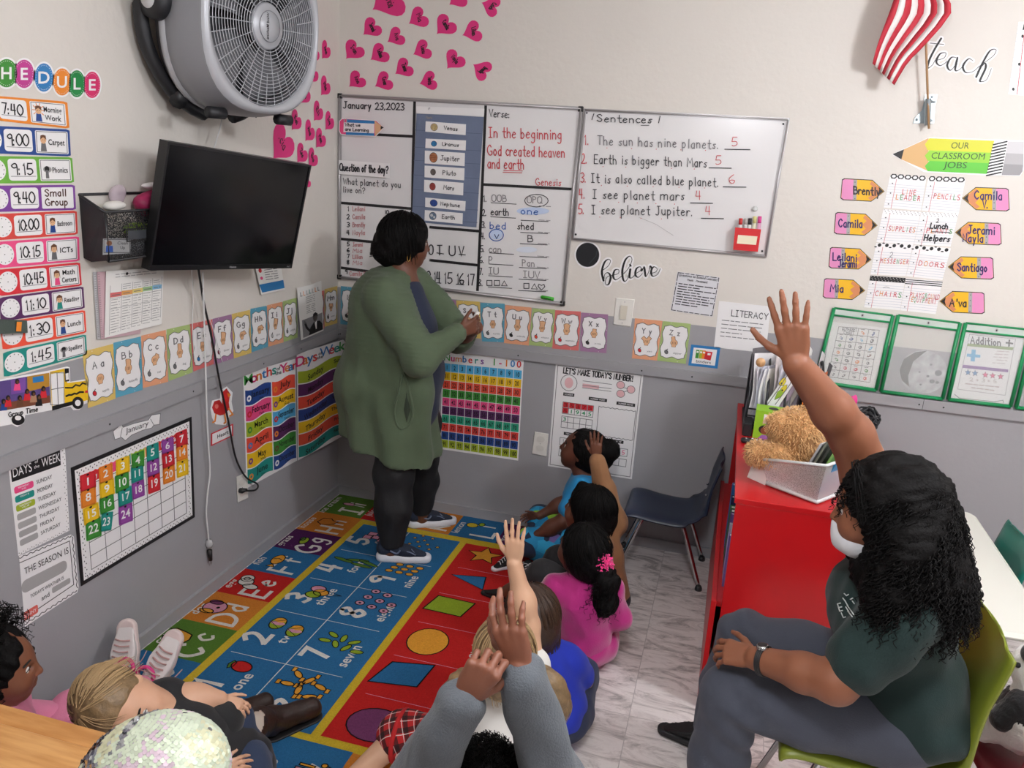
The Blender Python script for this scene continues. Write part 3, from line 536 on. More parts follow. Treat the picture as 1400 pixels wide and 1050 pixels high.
for j in (0, 1):
    for i in range(6):
        a0, a1 = .025+.49*j, .495+.49*j; b0 = .15+.138*i; pts = []
        for k in range(9): t = k/8; pts.append((a0+(a1-a0)*t, b0+.014*math.sin(t*6.3)))
        for k in range(9): t = 1-k/8; pts.append((a0+(a1-a0)*t, b0+.128+.014*math.sin(t*6.3)))
        s.poly(pts, mc[j][i], 1); s.text(mn_[j][i], a0+.27, b0+.078, .052, K, bold=1, fit=min(.33, .052*len(mn_[j][i]))); s.text(ab[j][i], a0+.29, b0+.115, .022, K)
        s.ell(a0+.065, b0+.08, .04, .028, ic[j][i], 2, 10+2*(i % 3)); s.ell(a0+.065, b0+.08, .018, .012, mc[j][i], 3, 8)
s.build('months_poster', label='rainbow Months of the Year poster with twelve month boxes', cat='poster')
# days poster: stiff card leaning across the corner
pA, pB = on(405.5, 480, 0, .006), on(473, 520, 1, -.012); nD = np.cross(pB-pA, (0, 0, 1.)); nD = nD if nD[0] > 0 else -nD
s = Sheet(zq(260, 370, 3.18, (463, 362), (677, 296), (668, 717), (468, 826)), liftp(pA, nD)); s.base([(0, 0), (.94, 0), (1, .04), (1, 1), (0, 1)], PW, t=.002)
for i, ch in enumerate('Days'): s.text(ch, .065+.095*i, .115, .085, tt[(i+1) % 6], bold=1)
s.text('of', .45, .075, .028, K, bold=1); s.text('the', .45, .11, .028, K, bold=1)
for i, ch in enumerate('Week'): s.text(ch, .58+.11*i, .10, .085, tt[(i+3) % 6], bold=1)
for i, (w, a_, c) in enumerate(zip(('Sunday', 'Monday', 'Tuesday', 'Wednesday', 'Thursday', 'Friday', 'Saturday'), ('Sun.', 'Mon.', 'Tues.', 'Wed.', 'Thurs.', 'Fri.', 'Sat.'), (LIME, DPUR, TOM, NAVY, YEL, mat('wk_red', '#e2553a'), TEAL))):
    b0 = .16+.118*i; pts = [(.02+.96*k/12, b0+.022*math.sin(k/12*6.3)) for k in range(13)]+[(.98-.96*k/12, b0+.108+.022*math.sin((12-k)/12*6.3)) for k in range(13)]
    s.poly(pts, c, 1); s.text(w, .36, b0+.092, .052, K, bold=1, fit=.052*len(w), dirn=(1, -.14)); s.text(a_, .83, b0+.04, .034, K, bold=1)
s.build('days_poster', label='wavy striped Days of the Week poster across the room corner', cat='poster')
# heart character and its name card
s = Sheet(zm(260, 370, 3.18), LIFT['L'])
s.base([(88, 600), (95, 565), (130, 555), (132, 520), (160, 503), (185, 530), (180, 570), (188, 610), (170, 635), (155, 672), (110, 668), (95, 640)], PW)
s.poly([(95, 595), (105, 568), (128, 562), (140, 580), (138, 530), (158, 512), (174, 535), (168, 575), (172, 600), (150, 625), (130, 630), (105, 620)], mat('heart_red', '#c62a2c', .45), 1); s.line([(112, 625), (108, 655), (98, 660)], 2, ORG_, 2); s.line([(150, 625), (155, 658), (147, 664)], 2, ORG_, 2); s.line([(168, 600), (185, 625), (172, 632)], 2, ORG_, 2); s.poly([(160, 530), (178, 540), (166, 552)], ORG_, 2); s.ell(115, 590, 8, 10, mat('heart_hi', '#e27a70', .45), 2)
s.build('heart_sticker', label='red heart character cut-out with orange legs above its name card', cat='sticker')
s = card('L', zq(260, 370, 3.18, (90, 708), (187, 665), (187, 718), (90, 764)), RED); s.rect(.06, .1, .94, .9, PW, 1); s.text('Heart', .52, .62, .28, K, bold=1); s.build('word_card', label='red bordered word card reading Heart', cat='card')
# calendar
s = card('L', quad((96.5, 639.5), (262, 569.5), (266.5, 707), (110.5, 802)), K)
s.rect(.025, .035, .975, .965, PW, 1)
for k in range(60):
    for v in (.06, .945): s.ell(.04+.92*k/59, v+(.012 if k % 2 else -.006), .0035, .007, K, 2, 6)
for k in range(34):
    for u in (.045, .95): s.ell(u+(.007 if k % 2 else -.005), .06+.88*k/33, .0035, .007, K, 2, 6)
U = lambda i: .085+.83*i/7
V_ = lambda j: .20+.71*j/6
for i in range(8): s.line([(U(i), .2), (U(i), .91)], .9, DGREY, 2)
for j in range(7): s.line([(U(0), V_(j)), (U(7), V_(j))], .9, DGREY, 2)
for i, (c, w) in enumerate(zip((RED, PNK, TEAL, LIME, ORG_, mat('cal_red', '#d13a30'), mat('cal_red')), ('Sunday', 'Monday', 'Tuesday', 'Wednesday', 'Thursday', 'Friday', 'Saturday'))):
    s.poly([(U(i)+.003, .1)]+[(U(i)+.003+(.116/6)*k, .093+.012*(k % 2)) for k in range(7)]+[(U(i)+.116, .185), (U(i)+.003, .185)], c, 2); s.text(w, (U(i)+U(i+1))/2, .16, .035, PW, hand=.8, fit=.07)
s.build('calendar', label='large white January calendar sheet with black dotted border', cat='calendar')
nc = dict(R=(RED, 'red'), O=(mat('num_orange', '#e8862b', .45), 'orange'), Y=(YEL, 'yellow'), G=(GRN, 'green'), T=(TEAL, 'teal'), P=(mat('num_purple', '#93479c', .45), 'purple'))
CALZ = zm(0, 540, 3.28)
for n, c, x, y, w, h, rot in ((1, 'R', 395, 388, 70, 78, -.12), (2, 'O', 475, 352, 62, 76, -.12), (3, 'Y', 551, 318, 62, 74, -.1), (4, 'G', 619, 293, 56, 72, -.1), (5, 'T', 685, 257, 54, 74, -.08), (6, 'P', 752, 228, 54, 66, -.12), (7, 'R', 815, 197, 52, 72, -.2), (8, 'O', 397, 458, 68, 82, -.12), (9, 'Y', 480, 420, 66, 74, -.2), (10, 'G', 548, 392, 62, 80, -.12), (11, 'T', 616, 352, 56, 72, -.1), (12, 'P', 687, 325, 54, 74, -.1), (13, 'R', 755, 288, 54, 72, -.22), (14, 'O', 816, 258, 50, 70, -.1), (15, 'Y', 410, 533, 70, 76, -.3), (16, 'G', 480, 488, 64, 74, -.2), (17, 'T', 562, 455, 62, 74, -.25), (18, 'P', 620, 424, 56, 74, -.15), (19, 'R', 691, 396, 54, 80, -.12), (20, 'O', 758, 356, 54, 74, -.12), (21, 'Y', 819, 328, 52, 72, -.1), (22, 'G', 420, 600, 68, 88, -.14), (23, 'T', 478, 568, 52, 84, .3), (24, 'P', 564, 533, 62, 84, -.12)):
    cr_, sr = math.cos(rot), math.sin(rot); sk = -.32
    def fr_(u, v, x=x, y=y, w=w, h=h): a, b_ = (u-.5)*w, (v-.5)*h; return CALZ(x+a*1.0-sr*b_*.35, y+b_+(sk+rot*.5)*a)
    s = Sheet(fr_, LIFT['L']); s.lift = (lambda f: lambda p, q, d: f(p, q, d+.003))(s.lift)
    m_, nm = nc[c]; s.base(RR, m_, t=.001); s.rrect(.06, .05, .94, .95, mat('edge_'+nm, {'red': '#b51f2b', 'orange': '#cf7220', 'yellow': '#d3a417', 'green': '#2f7a2a', 'teal': '#177a72', 'purple': '#7b3785'}[nm]), 1, .1); s.rrect(.1, .08, .9, .92, m_, 2, .1)
    s.text(str(n), .5, .7, .42, PW, bold=1, fit=.34*len(str(n)) if n > 9 else .4); s.ell(.5, .11, .09, .06, K, 3, 8)
    s.build('number_card', label=f'{nm} number {n} card pinned on the January calendar', cat='card', group='calendar number cards')
s = Sheet(CALZ, LIFT['L']); s.base([(507, 163), (545, 130), (552, 145), (600, 128), (665, 112), (680, 90), (720, 84), (715, 132), (690, 135), (680, 148), (640, 158), (590, 180), (562, 205), (545, 190), (515, 200)], PW); s.line([(507, 163), (545, 130), (552, 145), (600, 128), (665, 112), (680, 90), (720, 84), (715, 132), (690, 135), (680, 148), (640, 158), (590, 180), (562, 205), (545, 190), (515, 200)], .8, DGREY, 1, True)
s.line([(548, 148), (540, 188)], .8, DGREY, 1); s.line([(675, 108), (690, 135)], .8, DGREY, 1); s.text('January', 616, 155, 24, K, fit=100, dirn=(1, -.36)); s.build('banner', label='white ribbon banner reading January above the calendar', cat='banner')
# days of the week and season charts
s = card('L', zq(0, 540, 3.28, (33, 283), (290, 205), (312, 608), (82, 722)), PW)
for k in range(26): s.ell(.02+.96*k/25, .02+(.012 if k % 2 else 0), .008, .006, K, 1, 6); s.ell(.02+.96*k/25, .975+(.012 if k % 2 else 0), .008, .006, K, 1, 6)
for k in range(30): s.ell(.95+(.03 if k % 2 else 0), .03+.94*k/29, .008, .006, K, 1, 6)
s.rect(.03, .06, .9, .235, K, 1); s.text('DAYS', .21, .195, .085, PW, fit=.33); s.text('of', .46, .13, .03, PW); s.text('the', .46, .18, .03, PW); s.text('WEEK', .72, .19, .085, PW, fit=.35)
for k, (w, c) in enumerate(zip(('SUNDAY', 'MONDAY', 'TUESDAY', 'WEDNESDAY', 'THURSDAY', 'FRIDAY', 'SATURDAY'), (PNK, TEAL, LIME, LGREY, LGREY, LGREY, LGREY))):
    b0 = .29+.092*k; s.rrect(.05, b0, .38, b0+.068, c, 1, .3)
    if k < 3:
        for j, t_ in enumerate((('YESTERDAY', 'WAS'), ('TODAY IS', ''), ('TOMORROW', 'WILL BE'))[k]):
            if t_: s.text(t_, .21, b0+.028+.024*j, .015, PW, bold=1)
    s.text(w, .43, b0+.05, .04, K, al='l', fit=.047*len(w))
s.build('weekday_chart', label='black and white Days of the Week chart left of the calendar', cat='poster')
s = card('L', zq(0, 540, 3.28, (85, 722), (330, 620), (355, 880), (112, 1040)), PW, pts=[(0, 0), (.94, .0), (1, .06), (1, .92), (.96, 1), (0, 1)])
s.line([(0, .1), (.9, .1), (.9, .84), (0, .88)], 1, K, 1)
for v, z in ((.03, 0), (.965, 1)): s.line([(.0+.95*k/40, v+.012*math.sin(k*1.5)) for k in range(41)], 1, K, 1)
s.line([(.965+.012*math.sin(k*1.5), .05+.88*k/30) for k in range(31)], 1, K, 1)
s.text('THE SEASON IS', .43, .29, .095, K, fit=.8); s.rrect(-.0, .37, .8, .55, LGREY, 1, .4); s.text("TODAY'S WEATHER IS", .4, .66, .05, K, fit=.6); s.rrect(.48, .69, .84, .78, LGREY, 1, .3); s.text('and', .36, .79, .07, K); s.rrect(-.0, .8, .22, .92, mat('sunny', '#d9655a'), 1, .2); s.text('SUNNY', .09, .885, .045, PW)
s.build('season_chart', label='black and white The Season Is chart at the lower left of the wall', cat='poster')
# hearts
PKH = mat('paper_hot_pink', '#e0307e', .6); HS = []
for k in range(28): t = 2*math.pi*k/28; HS.append((math.sin(t)**3, -(13*math.cos(t)-5*math.cos(2*t)-2*math.cos(3*t)-math.cos(4*t))/16))
def heart(wall, tip, dr, w, lab, name='', off=0, asp=1):
    d = np.array(dr, float); n = np.array((-d[1], d[0])); tip = np.array(tip, float)
    fr_ = lambda a, b_: tuple((tip+d*(1.06-b_)/2.06*1.12+n*a*.56*w)*np.array((asp, 1)))
    s = Sheet(fr_, LIFT[wall]); 
    if off: s.lift = (lambda f: lambda p, q, dd: f(p, q, dd+off))(s.lift)
    s.base(HS, PKH, t=-.0005 if off else None)
    if name: s.text(name, 0, .1, .42, K, hand=1.0, fit=.85, dirn=(.9, .25))
    s.build('paper_heart', label=lab, cat='heart', group='pink paper hearts')
hz = zm(460, 0, 5.83)
row = lambda r_, k_: f'pink paper heart on the back wall, {k_} in the {r_} row'
for tip, dr, nm, lb in (((212, 278), (118, -95), 'Jerami', 'pink paper heart just below the big heart on the back wall'), ((405, 335), (122, -70), 'Ava', 'pink heart on the back wall, second in the downward diagonal from the big heart'), ((575, 190), (137, -80), 'Mia', 'pink heart on the back wall right of the big heart'), ((798, 272), (120, -117), 'Camila', 'pink upright heart on the back wall third from the big heart'), ((1002, 282), (148, -50), 'Lilian', 'pink heart on the back wall at the right end of its upper row'), ((75, 470), (106, -118), 'Ivan', 'pink heart on the back wall nearest the corner in the middle row'), ((270, 478), (127, -83), 'Leilani', 'pink heart on the back wall second from the corner in the middle row'), ((467, 590), (123, -80), 'Zamir', 'pink heart on the back wall near the centre of the lower group'), ((610, 435), (133, -62), 'Lucas', 'pink heart on the back wall at the middle of the whole group'), ((880, 548), (104, -119), 'Nayla', 'pink heart on the back wall fourth in the middle row'), ((1088, 512), (127, 80), 'Brently', 'pink heart turned point left at the right end of the back wall group'), ((100, 692), (105, -90), 'Ana', 'pink heart just above the black corner of the whiteboard'), ((305, 690), (127, -68), 'Cesar', 'pink heart second in the lowest row above the whiteboard'), ((660, 668), (135, -39), 'Yaretzi', 'pink heart third in the lowest row above the whiteboard'), ((898, 38), (120, -80), '', 'pink heart cut by the top of the photo above the back wall group'), ((1155, 20), (140, 50), 'Caleb', 'pink heart turned point left at the top right of the back wall group')):
    heart('B', hz(*tip), (dr[0]/5.83, dr[1]/5.83), 1.0, lb, nm)
heart('B', hz(285, 78), (220/5.83, -130/5.83), 1.1, 'big pink heart at the top of the back wall beside the corner', 'Patricia')
hz = zm(190, 0, 4.04)
for x0, y0, x1, y1, nm, lb, of in ((740, 650, 880, 882, '.cia', 'big pink heart above the television on the left wall', 0), (950, 235, 1006, 340, '', 'pink heart on the left wall partly hidden behind the fan', 0), (1010, 205, 1067, 326, 'Ana', 'highest pink heart on the left wall beside the corner', 0), (944, 342, 1000, 456, 'Leo', 'pink heart on the left wall under the one hidden by the fan', .002), (1005, 400, 1067, 528, 'Mia', 'pink heart on the left wall second down beside the corner', 0), (892, 448, 958, 572, 'Ian', 'pink heart on the left wall at the lower right of the fan rim', 0), (965, 538, 1027, 669, 'Eli', 'pink heart on the left wall in the middle of the group', 0), (1029, 597, 1087, 719, 'Ivy', 'pink heart on the left wall level with the whiteboard top', 0), (844, 586, 908, 719, 'Kai', 'pink heart on the left wall overlapping the big heart', .002), (918, 641, 981, 781, 'Ava', 'pink heart on the left wall just right of the big heart', 0), (978, 690, 1043, 817, 'Max', 'pink heart on the left wall touching its neighbour on the right', .002), (873, 772, 943, 899, 'Zoe', 'pink heart on the left wall near the television top edge', 0), (937, 798, 998, 923, 'Eva', 'pink heart on the left wall above the television corner', .002), (925, 968, 954, 1037, '', 'pink heart on the left wall peeping out behind the television')  + (0,)):
    w_, h_ = (x1-x0), (y1-y0); A = (hz(x0, y1)); k_ = w_/h_
    # squashed heart: drawn upright, then leaned with the wall's foreshortening
    tip = (A[0]/(k_*1.0), A[1]); dr = (h_/4.04*.62, -h_/4.04*.66)
    heart('L', tip, dr, .95, lb, nm, of, k_)
# ---------------------------------------------------------------- whiteboards
ALU = mat('aluminium', '#b4b1b2', .35, metal=.6); MEL = mat('melamine', '#e6e4e4', .22, coat=.3); MKB = mat('marker_black', '#26242a', .5); MKR = mat('marker_red', '#c94048', .5); MKL = mat('marker_blue', '#2f5fb0', .5); MKG = mat('marker_faint', '#8d8a8c', .5); MKP = mat('marker_pale_red', '#c98a8c', .5)
def board(name, lab, cs, out, fw=.017, corners=True, th=.014):
    c = [on(*p, 1, -th) for p in cs]; ctr = sum(c)/4; ctr[1] = 0
    root = empty(name, (ctr[0], 0, c[3][2]), lab, 'whiteboard')
    b = MB(); q = [tuple(p) for p in c]; b.prism([tuple(p+np.array((0, .006, 0))) for p in c], (0, th-.006, 0), MEL); b.build('writing_surface', root)
    b = MB()
    for i in range(4):
        p0, p1 = c[i], c[(i+1) % 4]; d0 = (ctr-p0)*np.array((1, 0, 1)); ins = lambda p, k: p+np.array((fw*np.sign(ctr[0]-p[0]), 0, fw*np.sign(ctr[2]-p[2])))
        b.prism([tuple(p0), tuple(p1), tuple(ins(p1, 0)), tuple(ins(p0, 0))], (0, th, 0), ALU)
        m0, m1 = (p0+ins(p0, 0))/2, (p1+ins(p1, 0))/2; b.tube([m0+(0, -.001, 0), m1+(0, -.001, 0)], fw*.32, ALU, 6)
    b.build('frame', root)
    if corners:
        for i in range(4):
            b = MB(); p = c[i]; sx, sz = np.sign(ctr[0]-p[0]), np.sign(ctr[2]-p[2]); e = .022
            x0, x1 = sorted((p[0]-.002*sx, p[0]+e*sx)); z0, z1 = sorted((p[2]-.002*sz, p[2]+e*sz)); b.bbox((x0, -th-.005, z0), (x1, 0, z1), K, .004); b.build('corner_cap', root)
    return root, Sheet(zm(*out), liftp((0, -.0085, 0), (0, -1, 0)))
b1, s = board('whiteboard', 'large whiteboard divided by black tape with the date and a planet chart', [(462, 128), (797, 146), (771.5, 418), (461.5, 381)], (450, 120, 3.5), th=.014)
for q in ([(409, 70), (402, 330), (398, 588)], [(749, 86), (730, 530), (710, 968)], [(225, 224), (406, 233)], [(742, 463), (1162, 485)], [(60, 551), (400, 579)], [(55, 723), (240, 741)], [(55, 861), (200, 880)], [(484, 667), (716, 686)], [(484, 825), (711, 849)]): s.line(q, 3.7, K, 1)
s.line([(60, 50), (56, 550)], .8, LGREY, 1)
sl = (1, .06)
s.text('January 23,2023', 66, 98, 32, MKB, hand=1.4, al='l', fit=296, dirn=(1, .03), jit=.03); s.text('What planet do you', 66, 462, 30, MKB, hand=.9, al='l', fit=280, dirn=sl, jit=.03); s.text('live on?', 66, 500, 28, MKB, hand=.9, al='l', fit=108, dirn=sl)
s.text('Verse:', 764, 138, 36, MKB, hand=1.1, al='l', fit=105, dirn=sl, jit=.03)
for t, y, f in (('In the beginning', 236, 355), ('God created heaven', 322, 375), ('and earth', 385, 180)): s.text(t, 757 if y > 300 else 762, y, 48, MKR, hand=1.3, al='l', fit=f, dirn=(1, .035), jit=.03)
s.line([(835, 396), (925, 398)], 1, MKR); s.line([(832, 404), (922, 407)], 1, MKR); s.text('Genesis', 988, 466, 34, MKR, hand=1, al='l', fit=125, dirn=(1, .03))
for i, (t, n) in enumerate(zip(('Leilani', 'Camila', 'Brently', 'Nayla'), '1234')): s.text(n, 92, 590+38*i, 22, MKB, hand=1.2); s.text(t, 112, 590+38*i, 22, MKP, hand=.9, al='l', fit=62)
s.text('10', 276, 604, 18, MKB, hand=1.1)
for i, (t, n) in enumerate(zip(('Jerami', 'Mia', 'Lillian', 'Mia'), '5678')): s.text(n, 92, 757+29*i, 19, MKB, hand=1.2); s.text(t, 112, 760+29*i, 19, MKP, hand=.9, al='l', fit=50)
s.text('9', 82, 890, 18, MKB, hand=1.2); s.text('Camila V', 98, 900, 22, MKP, hand=.9, al='l', fit=80)
for t, x, w in (('O', 490, 26), ('T', 530, 28), ('U', 590, 34), ('V', 634, 30)): s.text(t, x, 798+.05*(x-490), 46, MKB, hand=1.5, fit=w)
s.line([(515, 790), (548, 795)], 1.2, MKB); s.line([(622, 797), (652, 800)], 1.2, MKB)
for t, x, w in (('13', 470, 36), ('14', 518, 36), ('15', 570, 44), ('16', 628, 40), ('17', 678, 40)): s.text(t, x, 930+.07*(x-470), 52, MKB, hand=1.5, fit=w)
s.line([(500, 932), (535, 935)], 1.2, MKB); s.line([(608, 940), (645, 943)], 1.2, MKB)
for k in range(8):
    y = (545, 612, 670, 724, 785, 838, 894, 948)[k]; s.text(f'{k+1}.', 747-3*k, y, 30, MKB, hand=1.2, fit=24)
    if k != 2 and k != 3: s.line([(775-2*k, y+5), (895-3*k, y+12)], .9, MKB)
    s.line([(920-2*k, y+22 if k not in (0,) else y+14), (1050-2*k, y+28 if k else y+14)], .9 if k else .01, MKB); s.scrib(1005-2*k, y+20, 1060-2*k, y+24, MKG, 4, .8)
for t, x, y, w, m_ in (('OOB', 815, 545, 74, MKG), ('OPQ', 985, 552, 76, MKG), ('earth', 818, 610, 90, MKB), ('one', 962, 606, 92, MKL), ('bed', 810, 676, 84, MKL), ('shed', 942, 678, 84, MKB), ('v', 803, 722, 28, mat('marker_navy', '#22306a', .5)), ('B', 965, 738, 32, MKB), ('can', 796, 788, 66, MKG), ('p', 775, 826, 24, MKG), ('Pan', 955, 855, 64, MKG), ('IU', 788, 892, 50, MKG), ('IUV', 970, 910, 84, MKG)): s.text(t, x, y, 32, m_, hand=1.2, fit=w, dirn=(1, .04))
wash = mat('marker_smudge', '#c3d3ee', .5)
s.ell(975, 590, 78, 18, wash, 1); s.ell(800, 702, 30, 24, wash, 1); s.elline(800, 705, 34, 28, 1.2, MKL); s.elline(992, 540, 56, 30, 1, MKB); s.ell(945, 775, 50, 14, mat('marker_smudge2', '#dbe2ee', .5), 1)
for x in (767, 803): s.rectline(x-12, 922, x+12, 946, 1, MKB)
s.line([(825, 947), (838, 924), (852, 948)], 1, MKB, 3, True); s.rectline(932, 936, 956, 960, 1, MKB); s.line([(968, 962), (982, 938), (996, 963)], 1, MKB, 3, True); s.line([(1016, 968), (1000, 950), (1004, 940), (1016, 946), (1028, 941), (1032, 952)], 1, MKB, 3, True)
s.build('writing', b1)
# planet pocket chart and the things on board one
LB = liftp((0, -.0105, 0), (0, -1, 0)); LB2 = liftp((0, -.0145, 0), (0, -1, 0)); LB3 = liftp((0, -.0215, 0), (0, -1, 0))
s = Sheet(zm(450, 120, 3.5), LB); s.base([(417, 88), (743, 100), (741, 136), (418, 122)], PW, t=-.0002); s.text('r', 480, 105, 14, MKG, hand=.8); s.build('paper_strip', label='blank white paper strip above the blue planet chart', cat='paper')
CH = mat('chart_cloth', '#6f7b95', .65, bump=.35, bscale=40, var=.12, vscale=12); s = Sheet(zm(450, 120, 3.5), LB); s.base([(418, 124), (580, 130), (740, 140), (722, 400), (705, 668), (550, 655), (396, 640), (405, 400)], CH, t=-.0002)
for y in (180, 262, 325, 395, 465, 545, 605): s.line([(416-.03*y, y+22), (738-.05*y, y+40)], .9, mat('chart_seam', '#5b667f', .6), 1)
s.text('Planets', 478, 148, 12, MKG, hand=.7, fit=30); s.build('pocket_chart', label='blue cloth pocket chart holding planet name cards on the large whiteboard', cat='chart')
for nm, (x0, y0), (x1, y1), (x2, y2), (x3, y3), c, r_ in (('Venus', (462, 160), (655, 175), (653, 227), (460, 210), '#c9b27c', .36), ('Uranus', (462, 243), (655, 252), (653, 300), (460, 288), '#2f7fb8', .30), ('Jupiter', (458, 300), (650, 312), (648, 375), (457, 362), '#b9784f', .40), ('Pluto', (457, 372), (648, 385), (646, 443), (456, 428), '#6f6562', .28), ('Mars', (455, 440), (643, 455), (641, 515), (454, 498), '#a0403a', .32), ('Neptune', (460, 525), (653, 543), (651, 590), (459, 570), '#2c4f9e', .38), ('Earth', (458, 585), (640, 600), (638, 652), (456, 635), '#6b7f96', .38)):
    s = Sheet(zq(450, 120, 3.5, (x0, y0), (x1, y1), (x2, y2), (x3, y3)), LB2); s.base([(0, 0), (1, 0), (1, 1), (0, 1)], PW, t=.003)
    s.ell(.22, .5, .255*r_, r_, K, 1, 20); s.ell(.22, .5, .235*r_, r_*.9, mat('planet_'+nm.lower(), c, .5, var=.35, vscale=90), 2, 20)
    if nm == 'Jupiter':
        for v in (.35, .5, .62): s.line([(.22-.09, v), (.22+.09, v+.02)], .9, mat('band', '#8a4a30'), 3)
    if nm == 'Earth': s.ell(.19, .45, .04, .15, mat('land', '#c9cdd0'), 3, 8); s.ell(.26, .6, .03, .12, mat('land'), 3, 8)
    s.text(nm, .64, .66, .36, MKB, hand=.9, fit=.07*len(nm)); s.build('planet_card', label=f'white planet name card reading {nm} in the blue pocket chart', cat='card', group='planet name cards')
s = Sheet(zm(450, 120, 3.5), LB3); pn = [(49, 160), (62, 148), (95, 148), (225, 157), (262, 190), (222, 232), (90, 226), (56, 222), (48, 205)]
s.base(pn, PNK, t=.001); s.line(pn, 1, PW, 1, True); s.poly([(70, 165), (216, 172), (216, 218), (68, 212)], PW, 1); s.poly([(82, 151), (218, 158), (218, 172), (82, 166)], BLU, 1); s.poly([(80, 212), (216, 218), (216, 230), (80, 225)], BLU, 1); s.poly([(217, 158), (260, 190), (220, 231)], SKN, 2); s.poly([(247, 182), (262, 190), (246, 200)], K, 3)
for x in (72, 84): s.line([(x, 150), (x, 164)], 1.5, LGREY, 3)
s.text('What we', 76, 184, 15, MKB, hand=1, al='l', fit=75, dirn=(1, .03)); s.text('are Learning', 76, 205, 15, MKB, hand=1, al='l', fit=115, dirn=(1, .05)); s.build('pencil_sign', label='pencil shaped sign reading What we are Learning on the large whiteboard', cat='sign')
s = Sheet(zm(450, 120, 3.5), LB3); s.base([(47, 346), (290, 362), (290, 432), (47, 413)], PW, t=.001); s.text('Question of the day?', 51, 396, 34, MKB, hand=1.6, al='l', fit=233, dirn=(1, .06)); s.build('sentence_strip', label='white strip reading Question of the day on the large whiteboard', cat='sign')
p0, p1 = on(740.5, 406, 1, -.02), on(757, 409, 1, -.02); b = MB(); GM = mat('marker_green_body', '#3fb52e', .4); b.tube([p0, p1], [.009, .009], GM, 10); b.tube([p0-(.004, 0, 0), p0], .006, GM, 8); o = b.build('marker', label='green dry erase marker held at the lower right of the large whiteboard', cat='marker'); b = MB(); b.tube([p0+(p1-p0)*.25+(0, -.009, 0), p0+(p1-p0)*.8+(0, -.009, 0)], .002, K, 6); b.build('clip', o)
# whiteboard two
b2, s = board('whiteboard', 'smaller whiteboard with five handwritten sentences about planets', [(797.8, 148), (1080, 161.5), (1048.4, 352.3), (780.6, 328.3)], (770, 130, 3.6219), fw=.014, corners=False, th=.012)
for x, y in ((116, 88), (1090, 143), (62, 690), (985, 773)): s.ell(x, y, 5, 5.5, K, 2, 10)
hd = s; s.text('Sentences', 165, 132, 36, MKB, hand=1.2, al='l', fit=280, dirn=(1, .025), jit=.03); s.line([(152, 92), (142, 122)], 1.2, MKB); s.line([(480, 104), (472, 138)], 1.2, MKB); s.line([(385, 150), (425, 150)], .8, MKB)
DK = lambda k: (mat('marker_grey', '#6a676b', .5), MKB, MKB, MKB, MKB)[k]
for k, (t, y, a, f, n, bx) in enumerate((('The sun has nine planets.', 246, 168, 610, '5', (800, 925, 850)), ('Earth is bigger than Mars', 338, 152, 565, '5', (722, 832, 770)), ('It is also called blue planet.', 432, 138, 640, '6', (792, 905, 838)), ('I see planet mars', 512, 145, 462, '4', (630, 740, 672)), ('I see planet Jupiter.', 588, 140, 510, '4', (684, 794, 720)))):
    s = Sheet(hd.fr, hd.lift); s.text(f'{k+1}.', (118, 106, 102, 95, 92)[k], y, 48, MKR, hand=1.2, fit=34); s.text(t, a, y, 44, DK(k), hand=1.15, al='l', fit=f, dirn=(1, .035 if k < 3 else .02), jit=.05, sp=.06)
    s.line([(bx[0], y+22+(.0)), (bx[1], y+24)], 1.2, MKB); s.text(n, bx[2], y+6, 44, MKR, hand=.9, fit=34)
    for j in range(5): s.ell(a+f*(.08+.2*j), y+16+j*3, 2.5, 2.5, MKR, 3, 6)
    s.build('handwritten_sentence', b2)
s = hd; s.line([(375, 605), (460, 640), (545, 695)], .5, LGREY, 2); s.build('heading', b2)
# red pen pocket with pens, magnet
lf = lambda d: liftp((0, -d, 0), (0, -1, 0))
o = empty('pen_pocket', on(1022, 343, 1, -.03), 'red pen pocket with white label on the smaller whiteboard', 'pocket'); REDP = mat('red_plastic', '#cf2327', .4)
f = [on(*zm(770, 130, 3.6219)(*p), 1, -.05) for p in ((852, 655), (980, 665), (964, 776), (841, 766))]
b = MB(); b.prism([tuple(p) for p in f], (0, .004, 0), REDP)
for i in (1, 2, 3): p, q = f[i], f[(i+1) % 4]; b.add([tuple(p), tuple(q), (q[0], -.009, q[2]), (p[0], -.009, p[2])], [(0, 1, 2, 3)], REDP)
b.build('body', o); s = Sheet(zm(770, 130, 3.6219), lf(.0505)); s.base([(866, 692), (962, 700), (955, 742), (860, 735)], mat('cream_label', '#efe6c8', .5), t=.0004); s.build('name_label', o, label='cream label')
for x, c, c2, lb in ((876, '#e7e3e2', '#c9302f', 'white dry erase pen with red cap, first in the red pocket'), (902, '#dedbd8', '#b9b5b0', 'white pen with grey cap, second in the red pocket'), (922, '#e9e6e2', '#2a2a2c', 'white pen with black cap, third in the red pocket'), (946, '#e3e0c4', '#d8cf8a', 'pale yellow pen, fourth in the red pocket'), (970, '#e2a7c6', '#d4448e', 'taller pink pen, last in the red pocket')):
    h = 610 if x < 940 else 600; q0, q1 = on(*zm(770, 130, 3.6219)(x-6, 720), 1, -.03), on(*zm(770, 130, 3.6219)(x+4, h), 1, -.03)
    t = empty('dry_erase_pen', q0, lb, 'pen', 'pens in the red pocket'); b = MB(); b.tube([q0, q0+(q1-q0)*.72], .008, mat('pen'+c, c, .35), 10); b.build('barrel', t); b = MB(); b.tube([q0+(q1-q0)*.72, q1], .0085, mat('pen'+c2, c2, .35), 10); b.build('cap', t)
c0 = on(*zm(770, 130, 3.6219)(950, 563), 1, -.02); b = MB(); RB_ = np.array([[1, 0, 0], [0, 0, -1], [0, 1, 0.]])
